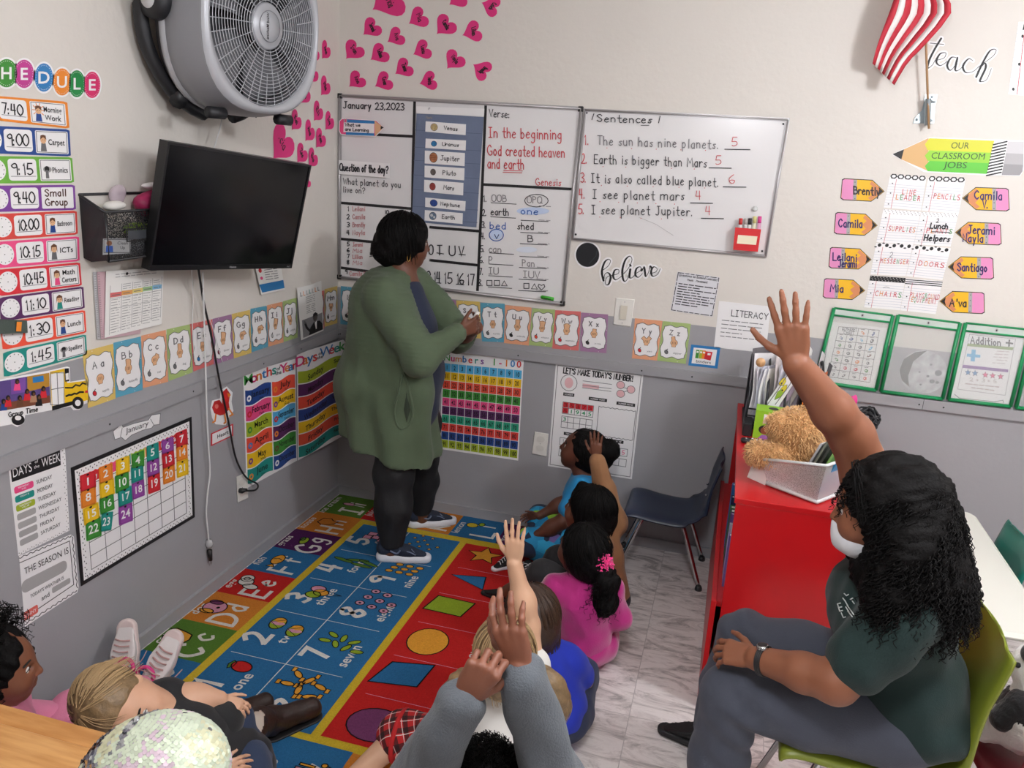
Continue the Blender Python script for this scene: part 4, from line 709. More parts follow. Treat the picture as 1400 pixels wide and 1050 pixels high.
b.lathe([(0, .0), (.011, 0), (.012, .004), (.010, .009), (0, .01)], mat('magnet_clear', '#d6d8d6', .2), c0+(0, .009, 0), RB_, 18); b.build('magnet', label='small clear round magnet above the red pen pocket', cat='magnet')

# ---------------------------------------------------------------- paper things on the back wall
s = Sheet(zm(740, 310, 8.75), LIFT['B']); s.base([(555+158*math.cos(t), 337+164*math.sin(t)) for t in [2*math.pi*k/40 for k in range(40)]], PW); s.ell(554, 336, 140, 145, mat('disc_black', '#14161c', .35), 1, 40); s.line([(665, 290), (655, 350), (575, 440)], 1.2, mat('disc_smear', '#2c3038', .4), 2); s.build('wall_disc', label='black round disc with white rim under the smaller whiteboard', cat='disc')  # thin paler streak curving over the black face
def script(wall, fr_, strokes, rim, thick, lab, name):
    s = Sheet(fr_, LIFT[wall]); P_ = []
    for st in strokes: P_.append([s.P(*p) for p in cat(st, 5)])
    for L_, ex, m_ in ((0, rim, PW), (3, 0, K)):
        for P in P_:
            w = []
            for i in range(len(P)):
                t = P[min(i+1, len(P)-1)]-P[max(i-1, 0)]; t = t/(np.linalg.norm(t)+1e-9); w.append(.85+thick*max(0, t[1])**1.5)
            w = [sum(w[max(0, i-2):i+3])/len(w[max(0, i-2):i+3])+ex for i in range(len(w))]   # heavy downstrokes, thin upstrokes
            acc = 1e9
            for i in range(len(P)-1):
                sg = np.linalg.norm(P[i+1]-P[i]); n_ = max(1, int(sg/(.16 if not ex else 1.2)))
                for j in range(n_):
                    t = j/n_; c = P[i]*(1-t)+P[i+1]*t; r_ = (w[i]*(1-t)+w[i+1]*t)/2; s.raw([c+np.array((math.cos(a), math.sin(a)))*r_ for a in [k*math.pi/5 for k in range(10)]], m_, L_)
    return s.build(name, label=lab, cat='word sign')
script('B', zm(740, 310, 8.75), [[(735, 520), (800, 470), (828, 410), (800, 390), (755, 430), (725, 540), (745, 645)], [(745, 640), (760, 570), (800, 550), (830, 600), (810, 680), (780, 695), (765, 660), (790, 600), (850, 580)], [(850, 580), (920, 560), (925, 515), (880, 520), (860, 590), (890, 635), (950, 600)], [(950, 600), (1040, 500), (1085, 400), (1060, 352), (1005, 400), (970, 520), (980, 630), (1010, 650), (1055, 580), (1065, 520)], [(1065, 510), (1055, 600), (1085, 610), (1130, 560)], [(1130, 560), (1190, 520), (1185, 480), (1140, 500), (1125, 570), (1160, 605), (1210, 560)], [(1210, 520), (1230, 480), (1240, 540), (1250, 595), (1285, 540), (1300, 470), (1320, 490)], [(1300, 560), (1370, 540), (1385, 500), (1345, 480), (1315, 530), (1330, 590), (1390, 570), (1425, 500)], [(1062, 455), (1072, 470)]], 5, 2.1, 'black cursive word sign reading believe under the smaller whiteboard', 'word_sign')
script('B', zm(1080, 0, 4.0375), [[(835, 212), (800, 270), (770, 330), (760, 375), (785, 360), (800, 335)], [(775, 238), (850, 245)], [(800, 335), (850, 320), (860, 292), (828, 298), (808, 340), (830, 362), (868, 340)], [(918, 318), (890, 318), (868, 360), (885, 388), (915, 355), (925, 318), (912, 385), (935, 385), (958, 360)], [(1010, 335), (985, 325), (955, 365), (970, 400), (1010, 395), (1040, 370)], [(1040, 370), (1120, 310), (1138, 275), (1105, 280), (1065, 345), (1028, 425)], [(1035, 395), (1075, 350), (1080, 375), (1055, 430), (1050, 450), (1085, 440), (1112, 378)]], 5, 2.3, 'black cursive word sign reading teach beside the flag', 'word_sign')
s = card('B', quad((926.4, 371.4), (984.3, 379.3), (974.2, 433), (916.8, 424.6)), mat('paper_blueish', '#dcdbe0', .55)); s.text('Questions to Extend Learning', .5, .1, .06, K, bold=1, fit=.92); s.text('Music & Movement', .5, .19, .05, DGREY, hand=.7, fit=.48)
for k in range(9): s.scrib(.08, .29+.065*k, .95-(.35 if k in (1, 3, 8) else .1 if k % 2 else 0), .29+.065*k, MKB, 1, 1.3)
for q in ([(0.02, .02), (.98, .02)], [(.98, .02), (.98, .98)], [(.02, .98), (.98, .98)], [(.02, .02), (.02, .98)]): s.scrib(*q[0], *q[1], MKB, 1, 1)
s.build('paper_sheet', label='small sheet headed Questions to Extend Learning on the back wall', cat='paper')
s = card('B', quad((983, 411.5), (1054, 419), (1047, 482.5), (976, 475)), PW); s.text('LITERACY', .62, .29, .13, MKB, hand=1.0, fit=.72)
for k, f in enumerate((.9, .9, .85, .5, .8)): s.scrib(.1, .4+.085*k, f, .4+.085*k, DGREY, 1, 1)
s.build('paper_sheet', label='white sheet headed LITERACY behind the raised hand', cat='paper')
s = card('B', quad((945, 471), (985, 475), (981, 504), (941, 499.5)), BLU); s.rect(.1, .13, .9, .88, PW, 1)
for a, c in ((.2, GRN), (.32, LIME), (.42, ORG_)): s.rect(a, .22, a+.11, .62, c, 2); s.rect(a+.02, .28, a+.09, .36, PW, 3)
s.poly([(.53, .25), (.76, .25), (.73, .66), (.5, .62)], RED, 2); s.rect(.6, .32, .7, .42, PW, 3); s.text('binders', .5, .82, .13, MKB, bold=0, fit=.52); s.build('word_card', label='blue bordered word card reading binders', cat='card')
# flag in its bracket
o = empty('flag', on(1271, 168, 1, -.06), 'red and white striped hand flag on a thin wooden stick', 'flag')
p0, p1 = on(1270, 176, 1, -.045), on(1262, -55, 1, -.075); b = MB(); b.tube([p0, p1], .0045, mat('dowel', '#b08a62', .5), 8); b.build('stick', o)
b = MB(); FR, FWm = mat('flag_red', '#c02c3c', .7, bump=.1, bscale=300), mat('flag_white', '#ece8e4', .7, bump=.1, bscale=300)
Zf = zm(1080, 0, 4.0375)
# lower edge curve (fly hem) from the stick to the tip, stripes run up and right
FLR = [np.array(p) for p in cat([(575, 470), (650, 345), (745, 248), (890, 72), (862, -40), (845, -160), (835, -300)], 4)]
FLL = [np.array(p) for p in cat([(455, 350), (478, 262), (510, 170), (545, 80), (580, -20), (620, -140), (650, -280)], 4)]
def fp(t, u):   # t across the stripes 0 (right hand stripe) .. 1, u along the stripe from the lower hem upward
    A = FLR[min(int(u*24), 23)]; B = FLL[min(int(u*24), 23)]; A2 = FLR[min(int(u*24)+1, 24)]; B2 = FLL[min(int(u*24)+1, 24)]; w = u*24-min(int(u*24), 23)
    c = (A*(1-w)+A2*w)*(1-t)+(B*(1-w)+B2*w)*t
    return on(*Zf(*c), 1, -.10-.06*u-.025*math.sin(t*7+u*3))
NU = 14
for k in range(9):
    vs = []
    for j in range(NU+1):
        for e in (0, .5, 1): vs.append(tuple(fp((k+e)/9, j/NU)))
    b.add(vs, [(j*3+i, j*3+i+1, j*3+4+i, j*3+3+i) for j in range(NU) for i in (0, 1)], FR if k % 2 == 0 else FWm, True)
ob = b.build('cloth', o); md = ob.modifiers.new('s', 'SOLIDIFY'); md.thickness = .0015
STEEL = mat('zinc', '#a9b3b8', .3, metal=.9); b = MB(); hx = [on(*Zf(*p), 1, -.006) for p in ((745, 520), (815, 522), (800, 600), (795, 682), (680, 680), (690, 650), (728, 610), (740, 560))]; b.prism([tuple(p) for p in hx], (0, .005, 0), STEEL)
b.tube([on(*Zf(758, 690), 1, -.03), on(*Zf(764, 545), 1, -.045)], .012, STEEL, 12, cap=False); b.tube([on(*Zf(745, 560), 1, -.008), on(*Zf(770, 555), 1, -.05), on(*Zf(800, 562), 1, -.008)], .004, STEEL, 6)
for p in ((700, 660), (780, 665), (785, 535)): b.sph(on(*Zf(*p), 1, -.008), .005, STEEL, n=8)
b.build('flag_bracket', label='zinc wall bracket holding the flag stick', cat='bracket')
# pencil banner
s = Sheet(Zf, LIFT['B']); s.base([(562, 852), (770, 757), (1300, 775), (1290, 940), (1270, 972), (1085, 968), (740, 950)], PW)
s.poly([(566, 851), (630, 824), (615, 880)], K, 2); s.poly([(630, 824), (765, 762), (765, 945), (615, 880)], mat('print_wood', '#d9ae74', .5), 1)
for y0, y1, c in ((763, 830, mat('band_yellow', '#d3d21f', .45)), (830, 888, mat('band_lime', '#93cf2a', .45)), (888, 945, mat('band_green', '#5cc22f', .45))):
    s.poly([(770, y0), (1128, y0+14), (1110, y1+16), (760, y1), (745, (y0+y1)/2)], c, 2)
s.poly([(1128, 777), (1204, 780), (1168, 968), (1086, 964)], PW, 3)
for k in range(11): y = 785+17*k; s.line([(1124-.22*(y-777), y+14), (1200-.19*(y-777), y-4)], 1.9, K, 4)
s.poly([(1204, 780), (1292, 782), (1290, 850), (1192, 845)], mat('er1', '#cfcdcf', .5), 2); s.poly([(1192, 845), (1290, 850), (1288, 910), (1180, 905)], mat('er2', '#b5b3b5', .5), 2); s.poly([(1180, 905), (1288, 910), (1284, 945), (1268, 968), (1168, 966)], mat('er3', '#9b999b', .5), 2)
for t, x, y, w in (('OUR', 936, 820, 100), ('CLASSROOM', 926, 878, 300), ('JOBS', 912, 928, 126)): s.text(t, x, y, 34, mat('ink_olive', '#2f4a1c', .5), slant=.2, fit=w, dirn=(1, .02))
s.build('pencil_banner', label='long green pencil banner reading OUR CLASSROOM JOBS', cat='sign')
# job cards
J = zm(1110, 220, 4.7724)
def jq(*q): return quad(*[J(*p) for p in q])
C3 = [mat('j1', '#c9424a', .5), mat('j2', '#d98a3a', .5), mat('j3', '#4f9a55', .5)]
def job(q, top, lines, lab, extra=None):
    s = card('B', jq(*q), PW)
    for k in range(9): s.line([(0, .28+.08*k), (1, .28+.08*k)], .5, mat('ruled', '#c9cdd6', .5), 1)
    s.line([(.2, .12), (.2, 1)], .7, mat('ruled_red', '#cf7f86', .5), 1)
    for v in (.25, .55, .88): s.ell(.11, v, .02, .018, K, 2, 8)
    if top == 'ring':
        for k in range(5): s.ell(.11+.195*k, .03, .1, .085, K, 2, 6); s.ell(.11+.195*k, .03, .055, .045, PW, 3, 12)
    if top == 'dots':
        for k in range(30): s.ell(.03+.033*k, .02+.045*(k % 3), .011, .011, K, 2, 6)
    if top == 'big':
        for k in range(5): s.ell(.1+.2*k, .06, .05, .055, K, 2, 12); s.ell(.0+.2*k, .0 if k % 2 else .12, .04, .02, K, 2, 8)
    if top == 'black':
        s.rect(0, -.0, 1, .16, K, 2)
        for k in range(33): s.ell(.03+.03*k, .03+.05*(k % 3), .009, .009, PW, 3, 6)
    if top == 'bars':
        for v in (.03, .09, .15): s.line([(0, v), (1, v)], 1.2, K, 2)
    n = len(lines)
    for i, (t, y, w) in enumerate(lines):
        h = .16; k = 0; tot = len(t); x = .6-w/2
        for ch in t: s.text(ch, x+w/tot*(k+.5), y, h, C3[(k+i) % 3] if k < 2 or (k+i) % 2 else C3[0], fit=w/tot*.82 if ch not in 'I' else w/tot*.3); k += 1
    if extra: extra(s)
    s.build('job_card', label=lab, cat='card', group='classroom job cards')
job(((510, 92), (748, 108), (712, 325), (468, 305)), 'ring', [('LINE', .56, .4), ('LEADER', .73, .7)], 'ruled job card reading LINE LEADER')
job(((760, 108), (1003, 118), (958, 345), (716, 325)), 'ring', [('PENCILS', .62, .74)], 'ruled job card reading PENCILS')
job(((466, 314), (712, 332), (664, 545), (420, 530)), 'dots', [('SUPPLIES', .64, .74)], 'ruled job card reading SUPPLIES')
def lh(s):
    s.text('2', .5, .3, .12, MKB, hand=.8); s.text('Lunch', .58, .48, .16, MKB, hand=1.7, fit=.5); s.line([(.4, .58), (.9, .58)], 1, MKB, 4); s.text('Helpers', .6, .86, .18, MKB, hand=1.8, fit=.72)
job(((714, 333), (958, 342), (905, 558), (666, 545)), 'dots', [('PLANTS', .63, .74)], 'ruled job card reading PLANTS struck out for Lunch Helpers', lh)
job(((420, 535), (662, 545), (612, 752), (382, 740)), 'big', [('MESSENGER', .62, .8)], 'ruled job card reading MESSENGER', lambda s: s.text('2', .48, .42, .16, MKG, hand=.8))
job(((664, 550), (907, 570), (852, 778), (615, 752)), 'big', [('DOORS', .62, .74)], 'ruled job card reading DOORS')
job(((382, 748), (612, 764), (575, 975), (340, 955)), 'black', [('CHAIRS', .62, .78)], 'ruled job card reading CHAIRS', lambda s: s.line([(.42, .36), (.5, .32), (.6, .34)], .7, MKG, 3))
job(((615, 768), (852, 785), (808, 1000), (577, 975)), 'bars', [('PLAYGROUND', .56, .84), ('EQUIPMENT', .7, .72)], 'ruled job card reading PLAYGROUND EQUIPMENT')
# name pencils
WOODP = mat('print_pencil_wood', '#d58a5c', .5); NPK = mat('print_eraser', '#e38fbe', .5); NY = mat('print_pencil_yellow', '#efb81c', .5)
def pencil(q, fl, names, k):
    s = Sheet(jq(*q), LIFT['B']); f = (lambda a: 1-a) if fl else (lambda a: a); o_ = [(0.03, .06), (.08, 0), (.72, .0), (1, .5), (.7, 1), (.06, 1), (0, .92)]; o_ = [(f(a), b_) for a, b_ in o_]
    s.base(o_, K); ins = [(.5+(a-.5)*.97, .5+(b_-.5)*.93) for a, b_ in o_]; s.poly(ins, NY, 1)
    pp = lambda pts, m_, L_: s.poly([(f(a), b_) for a, b_ in pts], m_, L_)
    pp([(.045, .09), (.09, .04), (.29, .04), (.28, .96), (.07, .96), (.02, .9)], NPK, 2); pp([(.29, .04), (.37, .04), (.36, .96), (.28, .96)], LGREY, 2)
    for v in (.15, .4, .65, .9): s.ell(f(.325), v, .012, .03, DGREY, 3, 8)
    pp([(.70, .05), (.97, .5), (.69, .95), (.62, .84), (.72, .68), (.64, .5), (.74, .33), (.66, .2)], WOODP, 2); pp([(.86, .30), (.975, .5), (.85, .7), (.88, .5)], K, 3)
    c0, c1 = mat('ink_violet', '#2d2160', .5), MKB
    for i, (t, x, y, w) in enumerate(names): s.text(t, x, y, .36, c0 if k % 3 else c1, hand=1.7, fit=w, al='c', jit=.03, L=5)
    nm = ' '.join(t[0] for t in names); s.build('name_pencil', label=f'yellow pencil name tag reading {nm}', cat='tag', group='pencil name tags')
pencil(((188, 112), (476, 128), (474, 270), (186, 255)), 0, [('Brently', .6, .7, .62)], 0); pencil(((145, 332), (430, 350), (428, 492), (143, 478)), 0, [('Camila', .38, .66, .56)], 1); pencil(((110, 560), (392, 576), (388, 712), (108, 700)), 0, [('Leilani', .38, .62, .58), ('Jerami', .44, .92, .44)], 1); pencil(((72, 764), (350, 780), (348, 912), (70, 895)), 0, [('Mia', .34, .66, .34)], 1)
pencil(((982, 168), (1294, 178), (1290, 330), (978, 318)), 1, [('Camila', .56, .52, .6), ('V.', .5, .9, .14)], 2); pencil(((935, 394), (1242, 406), (1238, 552), (932, 538)), 1, [('Jerami', .57, .52, .6), ('Nayla', .4, .9, .46)], 2); pencil(((888, 620), (1193, 630), (1188, 775), (884, 762)), 1, [('Santiago', .54, .66, .66)], 2); pencil(((834, 845), (1135, 858), (1128, 1000), (830, 985)), 1, [("A'va", .42, .72, .4)], 0)
# notebook sheet at the right edge
s = Sheet(zm(1080, 0, 4.0375), LIFT['B']); s.base([(1262, 120), (1420, 120), (1420, 540), (1205, 520)], PW)
for k in range(17): s.line([(1258-3.2*k, 140+22*k), (1420, 146+23*k)], .6, mat('ruled'), 1)
s.line([(1300, 130), (1254, 520)], .9, mat('ruled_red2', '#d0505a', .5), 2); s.ell(1284, 200, 7, 9, K, 2, 10); s.ell(1266, 354, 7, 9, K, 2, 10); s.ell(1233, 492, 7, 9, K, 2, 10); s.poly([(1292, 128), (1310, 125), (1300, 165), (1284, 165)], K, 2)
s.build('notebook_sheet', label='ruled notebook paper poster at the right edge beside the word teach', cat='poster')
# green rimmed pockets
GR_ = mat('green_rim', '#178a52', .4); CLR = mat('clear_vinyl', '#e9ecea', .12, alpha=.22); PZ = (1000, 400, 3.5)
def pocket(q, lab, q2=None):
    Q = zq(*PZ, *q); o = empty('sheet_pocket', on(*Q(.5, 1), 1, 0), lab, 'pocket', 'green rimmed sheet pockets')
    s = Sheet(Q, lf(.008)); s.base([(.02, .1), (.98, .1), (.98, .98), (.02, .98)], CLR, t=.0008); s.build('vinyl', o, label='clear vinyl')
    b = MB(); P = lambda u, v: on(*Q(u, v), 1, -.008)
    for a, c in (((0, 0), (1, 0)), ((1, 0), (1, 1)), ((1, 1), (0, 1)), ((0, 1), (0, 0)), ((0, .095), (1, .095))): b.tube([P(*a), P(*c)], .0085 if a != (0, 0) and a != (0, .095) else .005, GR_, 8)
    b.build('rim', o)
    s = Sheet(Q, lf(.009)); s.base([(.01, .01), (.99, .01), (.99, .09), (.01, .09)], mat('header_clear', '#c7d3cb', .3), t=.001); s.ell(.5, .05, .025, .022, ALU, 1, 12); s.ell(.5, .05, .012, .011, K, 2, 10); s.build('header', o, label='clear header strip with eyelet')
    return Q
q1 = ((492, 74), (772, 110), (692, 467), (402, 425)); q2_ = ((799, 108), (1094, 146), (1010, 509), (716, 473)); q3 = ((1121, 146), (1428, 178), (1335, 545), (1038, 511)); q4 = ((1456, 182), (1760, 215), (1660, 585), (1362, 550))
pocket(q1, 'green rimmed pocket holding the alphabet chart'); pocket(q2_, 'green rimmed pocket showing the moon photo'); pocket(q3, 'green rimmed pocket holding the addition sheet'); pocket(q4, 'green rimmed pocket cut by the right edge of the photo')
s = Sheet(zm(*PZ), lf(.0005)); s.base([(482, 140), (745, 170), (690, 458), (430, 420)], WH, t=-.001)
s.text('ALPHABET', 565, 186, 20, DGREY, bold=1, fit=72, dirn=(1, .06)); s.text('CHART', 562, 203, 20, DGREY, bold=1, fit=50, dirn=(1, .06))
g0 = quad((514, 163), (708, 180), (662, 430), (460, 402)); cc_ = [RED, DGREY, SKY, ORG_, DGREY, TOM, DGREY, NAVY, DGREY, GRN, BRN]
for i in range(5):
    if i in (0, 4): s.line([g0(i/4, 0), g0(i/4, 1)], .7, DGREY, 2)
    else: s.line([g0(i/4, 1/7 if i == 1 else 0), g0(i/4, 1)], .7, DGREY, 2)
for j in range(8): s.line([g0(0, j/7), g0(1, j/7)], .7, DGREY, 2)
rr = random.Random(3)
for j in range(7):
    for i in range(4):
        if j == 0 and i < 2: continue
        x, y = g0((i+.5)/4, (j+.6)/7); c = rr.choice(cc_); s.ell(x, y, rr.uniform(7, 13), rr.uniform(5, 9), c, 3, 9, rr.uniform(-1, 1)); s.ell(x-2, y-1, 4, 3, PW, 4, 6); s.scrib(x-8, y-17, x+8, y-16, DGREY, 3, .8)
s.build('paper_sheet', label='alphabet chart sheet with small pictures inside the first green pocket', cat='paper')
mm = mat('moon', '#dcdcdf', .7, var=.55, vscale=26); s = Sheet(zm(*PZ), lf(.0005)); s.base([(918+116*math.cos(t), 380+103*math.sin(t)) for t in [2*math.pi*k/40 for k in range(40)]], mm, t=-.001)
s.poly([(880, 285), (935, 278), (870, 330), (845, 400), (850, 450), (815, 420), (804, 370), (825, 318)], mat('moon_dark', '#3b3c40', .7), 1)
for x, y, r1 in ((990, 385, 18), (960, 425, 13), (940, 400, 8), (985, 430, 9), (905, 440, 6), (955, 345, 6), (900, 380, 5)): s.ell(x, y, r1, r1*.8, mat('moon_mare', '#5b5e6a', .7), 1, 10)
s.build('moon_photo', label='round grey moon photo inside the second green pocket', cat='picture')
s = Sheet(zm(*PZ), lf(.0005)); s.base([(1112, 180), (1400, 205), (1328, 540), (1040, 505)], PW, t=-.001); s.line([(1140, 200), (1360, 222), (1310, 492), (1082, 462)], .8, LGREY, 1, True)
s.text('Addition', 1218, 250, 34, MKB, hand=1.6, fit=150, dirn=(1, .08)); s.line([(1315, 240), (1345, 244)], 2.2, MKB); s.line([(1330, 228), (1328, 256)], 2.2, MKB)
s.poly([(1132, 243), (1350, 262), (1346, 276), (1128, 256)], mat('rule_green', '#8aa35a', .5), 2); s.poly([(1150, 272), (1170, 274), (1164, 330), (1144, 328)], SKY, 2); s.poly([(1128, 292), (1192, 298), (1190, 312), (1125, 306)], SKY, 2)
for k, w in enumerate((60, 70, 75, 60, 80)): s.scrib(1330-w, 280+14*k, 1330-4*k, 284+14*k, mat('faint', '#c2b6b2', .5), 2, 1)
s.poly([(1108, 345), (1326, 368), (1324, 382), (1105, 360)], PUR, 2)
def star(x, y, r1, c): s.poly([(x+r1*(1 if i % 2 == 0 else .45)*math.sin(i*math.pi/5), y-r1*(1 if i % 2 == 0 else .45)*math.cos(i*math.pi/5)) for i in range(10)], K, 2); s.poly([(x+r1*.8*(1 if i % 2 == 0 else .45)*math.sin(i*math.pi/5), y-r1*.8*(1 if i % 2 == 0 else .45)*math.cos(i*math.pi/5)) for i in range(10)], c, 3)
for x, y, c in ((1132, 382, BLU), (1166, 386, BLU), (1215, 394, PNK), (1250, 398, PNK), (1288, 402, PNK)): star(x, y, 17, c)
s.text('2 + 3 = 5', 1205, 428, 16, mat('faint'), hand=1, fit=130, dirn=(1, .08)); s.scrib(1120, 436, 1280, 452, mat('faint'), 2, 1.6); s.scrib(1150, 455, 1255, 468, mat('faint'), 2, 1.6)
s.line([(1068, 487), (1090, 505), (1260, 522), (1300, 515), (1302, 528)], .9, DGREY, 2); s.build('paper_sheet', label='Addition sheet with plus sign and stars inside the third green pocket', cat='paper')
# number posters
s = card('B', zq(480, 380, 3.7514, (470, 375), (886, 412), (857, 937), (455, 877)), PW)
ttl = ('Numbers', '1-100')
x = .02
for i, ch in enumerate('Numbers 1-100'):
    s.text(ch, .06+.074*i, .092, .062, tt[i % 8], bold=1)
rc_ = [SKY, YEL, TOM, GRN, PNK, DPUR, mat('row_teal', '#2ba37f', .45), mat('row_red', '#e0453c', .45), NAVY, LIME]
for j in range(10):
    b0 = .118+.0865*j; s.rect(.015, b0, .985, b0+.0815, rc_[j], 1)
    for i in range(10):
        if i: s.line([(.015+.097*i, b0), (.015+.097*i, b0+.0815)], .7, PW, 2)
        s.text(str(j*10+i+1), .063+.097*i, b0+.062, .042, K, bold=1, fit=.026*len(str(j*10+i+1)))
s.build('number_poster', label='rainbow Numbers 1-100 poster behind the standing woman', cat='poster')
s = card('B', zq(740, 480, 5.25, (105, 85), (735, 160), (650, 920), (47, 825)), PW); s.rectline(.025, .02, .975, .98, .8, DGREY, 1)
s.text("LET'S MAKE TODAY'S NUMBER!", .5, .085, .05, K, hand=1.5, fit=.8)
PAL = mat('pink_smudge', '#e8b9bd', .5); s.elline(.17, .17, .095, .075, .8, DGREY); s.ell(.17, .17, .05, .05, PAL, 1)
for v in (.135, .175, .2): s.line([(.33, v), (.66, v)], .7, DGREY, 2)
s.rect(.33, .16, .52, .195, PAL, 1)
for u, v in ((.76, .13), (.88, .16), (.77, .21)): s.ell(u, v, .042, .032, PAL, 2); s.elline(u, v, .045, .034, .7, DGREY)
s.line([(.79, .15), (.84, .155)], .7, DGREY); s.line([(.8, .19), (.85, .175)], .7, DGREY)
for u, v, w, t in ((.18, .28, .13, 'NUMBER'), (.52, .29, .21, 'NUMBER WORD'), (.84, .3, .21, 'NUMBER BOND'), (.26, .655, .2, 'TEN FRAME'), (.76, .66, .2, 'DRAW IT')): s.rect(u-w/2, v-.015, u+w/2, v+.015, K, 2); s.text(t, u, v+.007, .014, PW, bold=1, fit=w*.8)
for jj, b0 in ((0, .355), (1, .49)):
    for i in range(6): s.line([(.12+.072*i, b0), (.12+.072*i, b0+.11)], .7, DGREY, 2)
    for j in range(3): s.line([(.12, b0+.055*j), (.48, b0+.055*j)], .7, DGREY, 2)
for k in range(11):
    i, j = k % 5, k//5; b0 = .357+.055*j+(.025 if j == 2 else 0); m_ = RED if k < 6 else mat('frame_green', '#2f9a63', .5); s.rect(.125+.072*i, b0, .187+.072*i, b0+.048, m_ if k < 6 else PW, 2); s.text('3537551945'[k % 10], .156+.072*i, b0+.042, .034, mat('dark_red', '#8d1d22') if k < 6 else m_, bold=1, fit=.045, L=5)
sc_pts = [(.54+.42*k/16, .35+.008*(k % 2)) for k in range(17)]+[(.96, .36+.26*k/8) for k in range(9)]+[(.96-.42*k/16, .625+.008*(k % 2)) for k in range(17)]+[(.54, .62-.26*k/8) for k in range(9)]; s.line(sc_pts, .8, DGREY, 2, True)
for u0, v0 in ((.12, .70), (.12, .81), (.66, .72), (.66, .82)):
    for i in range(4): s.line([(u0+.085*i, v0), (u0+.085*i, v0+.07)], .7, DGREY, 2)
    for v in (v0, v0+.07): s.line([(u0, v), (u0+.255, v)], .7, DGREY, 2)
    if v0 < .74:
        for i, ch in enumerate('131' if u0 < .5 else '895'): s.text(ch, u0+.042+.085*i, v0+.055, .04, PNK if u0 > .5 else DGREY, hand=.8)
s.build('number_poster', label="white chart headed LET'S MAKE TODAY'S NUMBER on the grey wall", cat='poster')
s = card('B', quad((489, 520), (600, 540), (596, 612), (490, 598)), PW); s.rect(.05, .06, .95, .95, PNK, 1); s.build('poster', label='pink poster almost hidden behind the standing woman', cat='poster')

# ---------------------------------------------------------------- switch and outlets
IV = mat('ivory_plastic', '#e9e6df', .35)
def plate(wall, q, name, lab, kind):
    Q = quad(*q); ax, sg = (1, -1) if wall == 'B' else (0, 1); P = lambda u, v, d: on(*Q(u, v), ax, sg*d)
    o = empty(name, P(.5, 1, 0), lab, name.split('_')[-1]); b = MB(); e = .03
    f = [P(*c, .006) for c in ((e, e), (1-e, e), (1-e, 1-e), (e, 1-e))]; k = [P(*c, .0) for c in ((0, 0), (1, 0), (1, 1), (0, 1))]
    b.add(f+k, [(0, 1, 2, 3)]+[(i, i+4, (i+1) % 4+4, (i+1) % 4) for i in range(4)], IV); b.build('cover_plate', o); L_ = LIFT[wall]
    if kind == 's':
        s = Sheet(Q, lambda x, y, d: L_(x, y, d+.009)); s.base([(.32, .25), (.68, .25), (.68, .75), (.32, .75)], mat('rocker', '#d9d2c2', .4), t=-.004); s.build('rocker', o)
    else:
        for v in (.3, .7):
            s = Sheet(Q, lambda x, y, d: L_(x, y, d+.007)); s.base([(.5+.28*math.cos(t), v+.13*math.sin(t)) for t in [2*math.pi*i/20 for i in range(20)]], mat('socket_face', '#dedbd3', .4), t=-.004)
            for u in (.42, .58): s.rect(u-.015, v-.05, u+.015, v+.03, K, 1)
            s.ell(.5, v+.07, .03, .025, K, 1, 8); s.build('socket', o)
    b = MB()
    for v in ((.12, .88) if kind == 's' else (.5,)): b.sph(P(.5, v, .007), .0028, ALU, n=8)
    b.build('screw', o); return P
plate('B', ((842, 407), (868, 409.3), (862.5, 447.4), (838, 444)), 'light_switch', 'white rocker light switch on the back wall', 's')
plate('B', ((731, 590), (750, 593), (747, 625), (727, 620.5)), 'wall_outlet', 'white double outlet left of the number chart on the back wall', 'o')
PO = plate('L', zq2 if 0 else ((323, 652), (338.5, 645), (339.5, 681), (324.5, 688)), 'wall_outlet', 'white outlet with a plugged black cord on the left wall', 'o')
# ---------------------------------------------------------------- wall fan
FC = on(364, 36, 0, .33); FAX = np.array((.983, -.17, -.05)); FAX /= np.linalg.norm(FAX)
fz = np.array((0, 0, 1.)); fy = np.cross(fz, FAX); fy /= np.linalg.norm(fy); fz = np.cross(FAX, fy)
FR_ = np.column_stack((fy, fz, FAX))     # local x sideways, y up, z out of the wall
FGR, FSL, FBK = mat('fan_grey', '#85868b', .4), mat('fan_silver', '#b4b6bb', .35, metal=.15), mat('fan_black', '#1d1e22', .5)
fl = lambda x, y, z: FC+FR_@np.array((x, y, z))
o = empty('wall_fan', fl(0, -.3, -.2), 'large grey round wall fan above the television', 'fan')
def sq(prof, m, b, n=48, p=2.6, flat=1.0):
    """lathe with a slightly squared outline"""
    vs = []
    for r, h in prof:
        for k in range(n):
            t = 2*math.pi*k/n; c, s_ = math.cos(t), math.sin(t); q = (abs(c)**p+abs(s_)**p)**(-1/p); q = q if r > .27 or h < -.03 else 1
            vs.append(tuple(fl(r*q*c, r*q*s_, h)))
    b.add(vs, [(i*n+k, i*n+(k+1) % n, (i+1)*n+(k+1) % n, (i+1)*n+k) for i in range(len(prof)-1) for k in range(n)], m, True)
b = MB(); sq([(.262, -.02), (.264, .004), (.272, .008), (.283, .0), (.289, -.012)], FSL, b); b.build('rim', o)
b = MB(); sq([(.288, -.008), (.298, -.05), (.305, -.09), (.306, -.12), (.30, -.15), (.292, -.165), (.262, -.165), (.25, -.10), (.258, -.01)], FGR, b); b.build('housing', o)
b = MB(); sq([(.297, -.152), (.304, -.158), (.304, -.175), (.29, -.182)], FSL, b); b.build('trim_band', o)
b = MB(); sq([(.29, -.178), (.285, -.21), (.25, -.235), (.18, -.245), (.0, -.245)], mat('fan_back', '#5b5a5e', .5), b); b.build('back_shell', o)
b = MB()
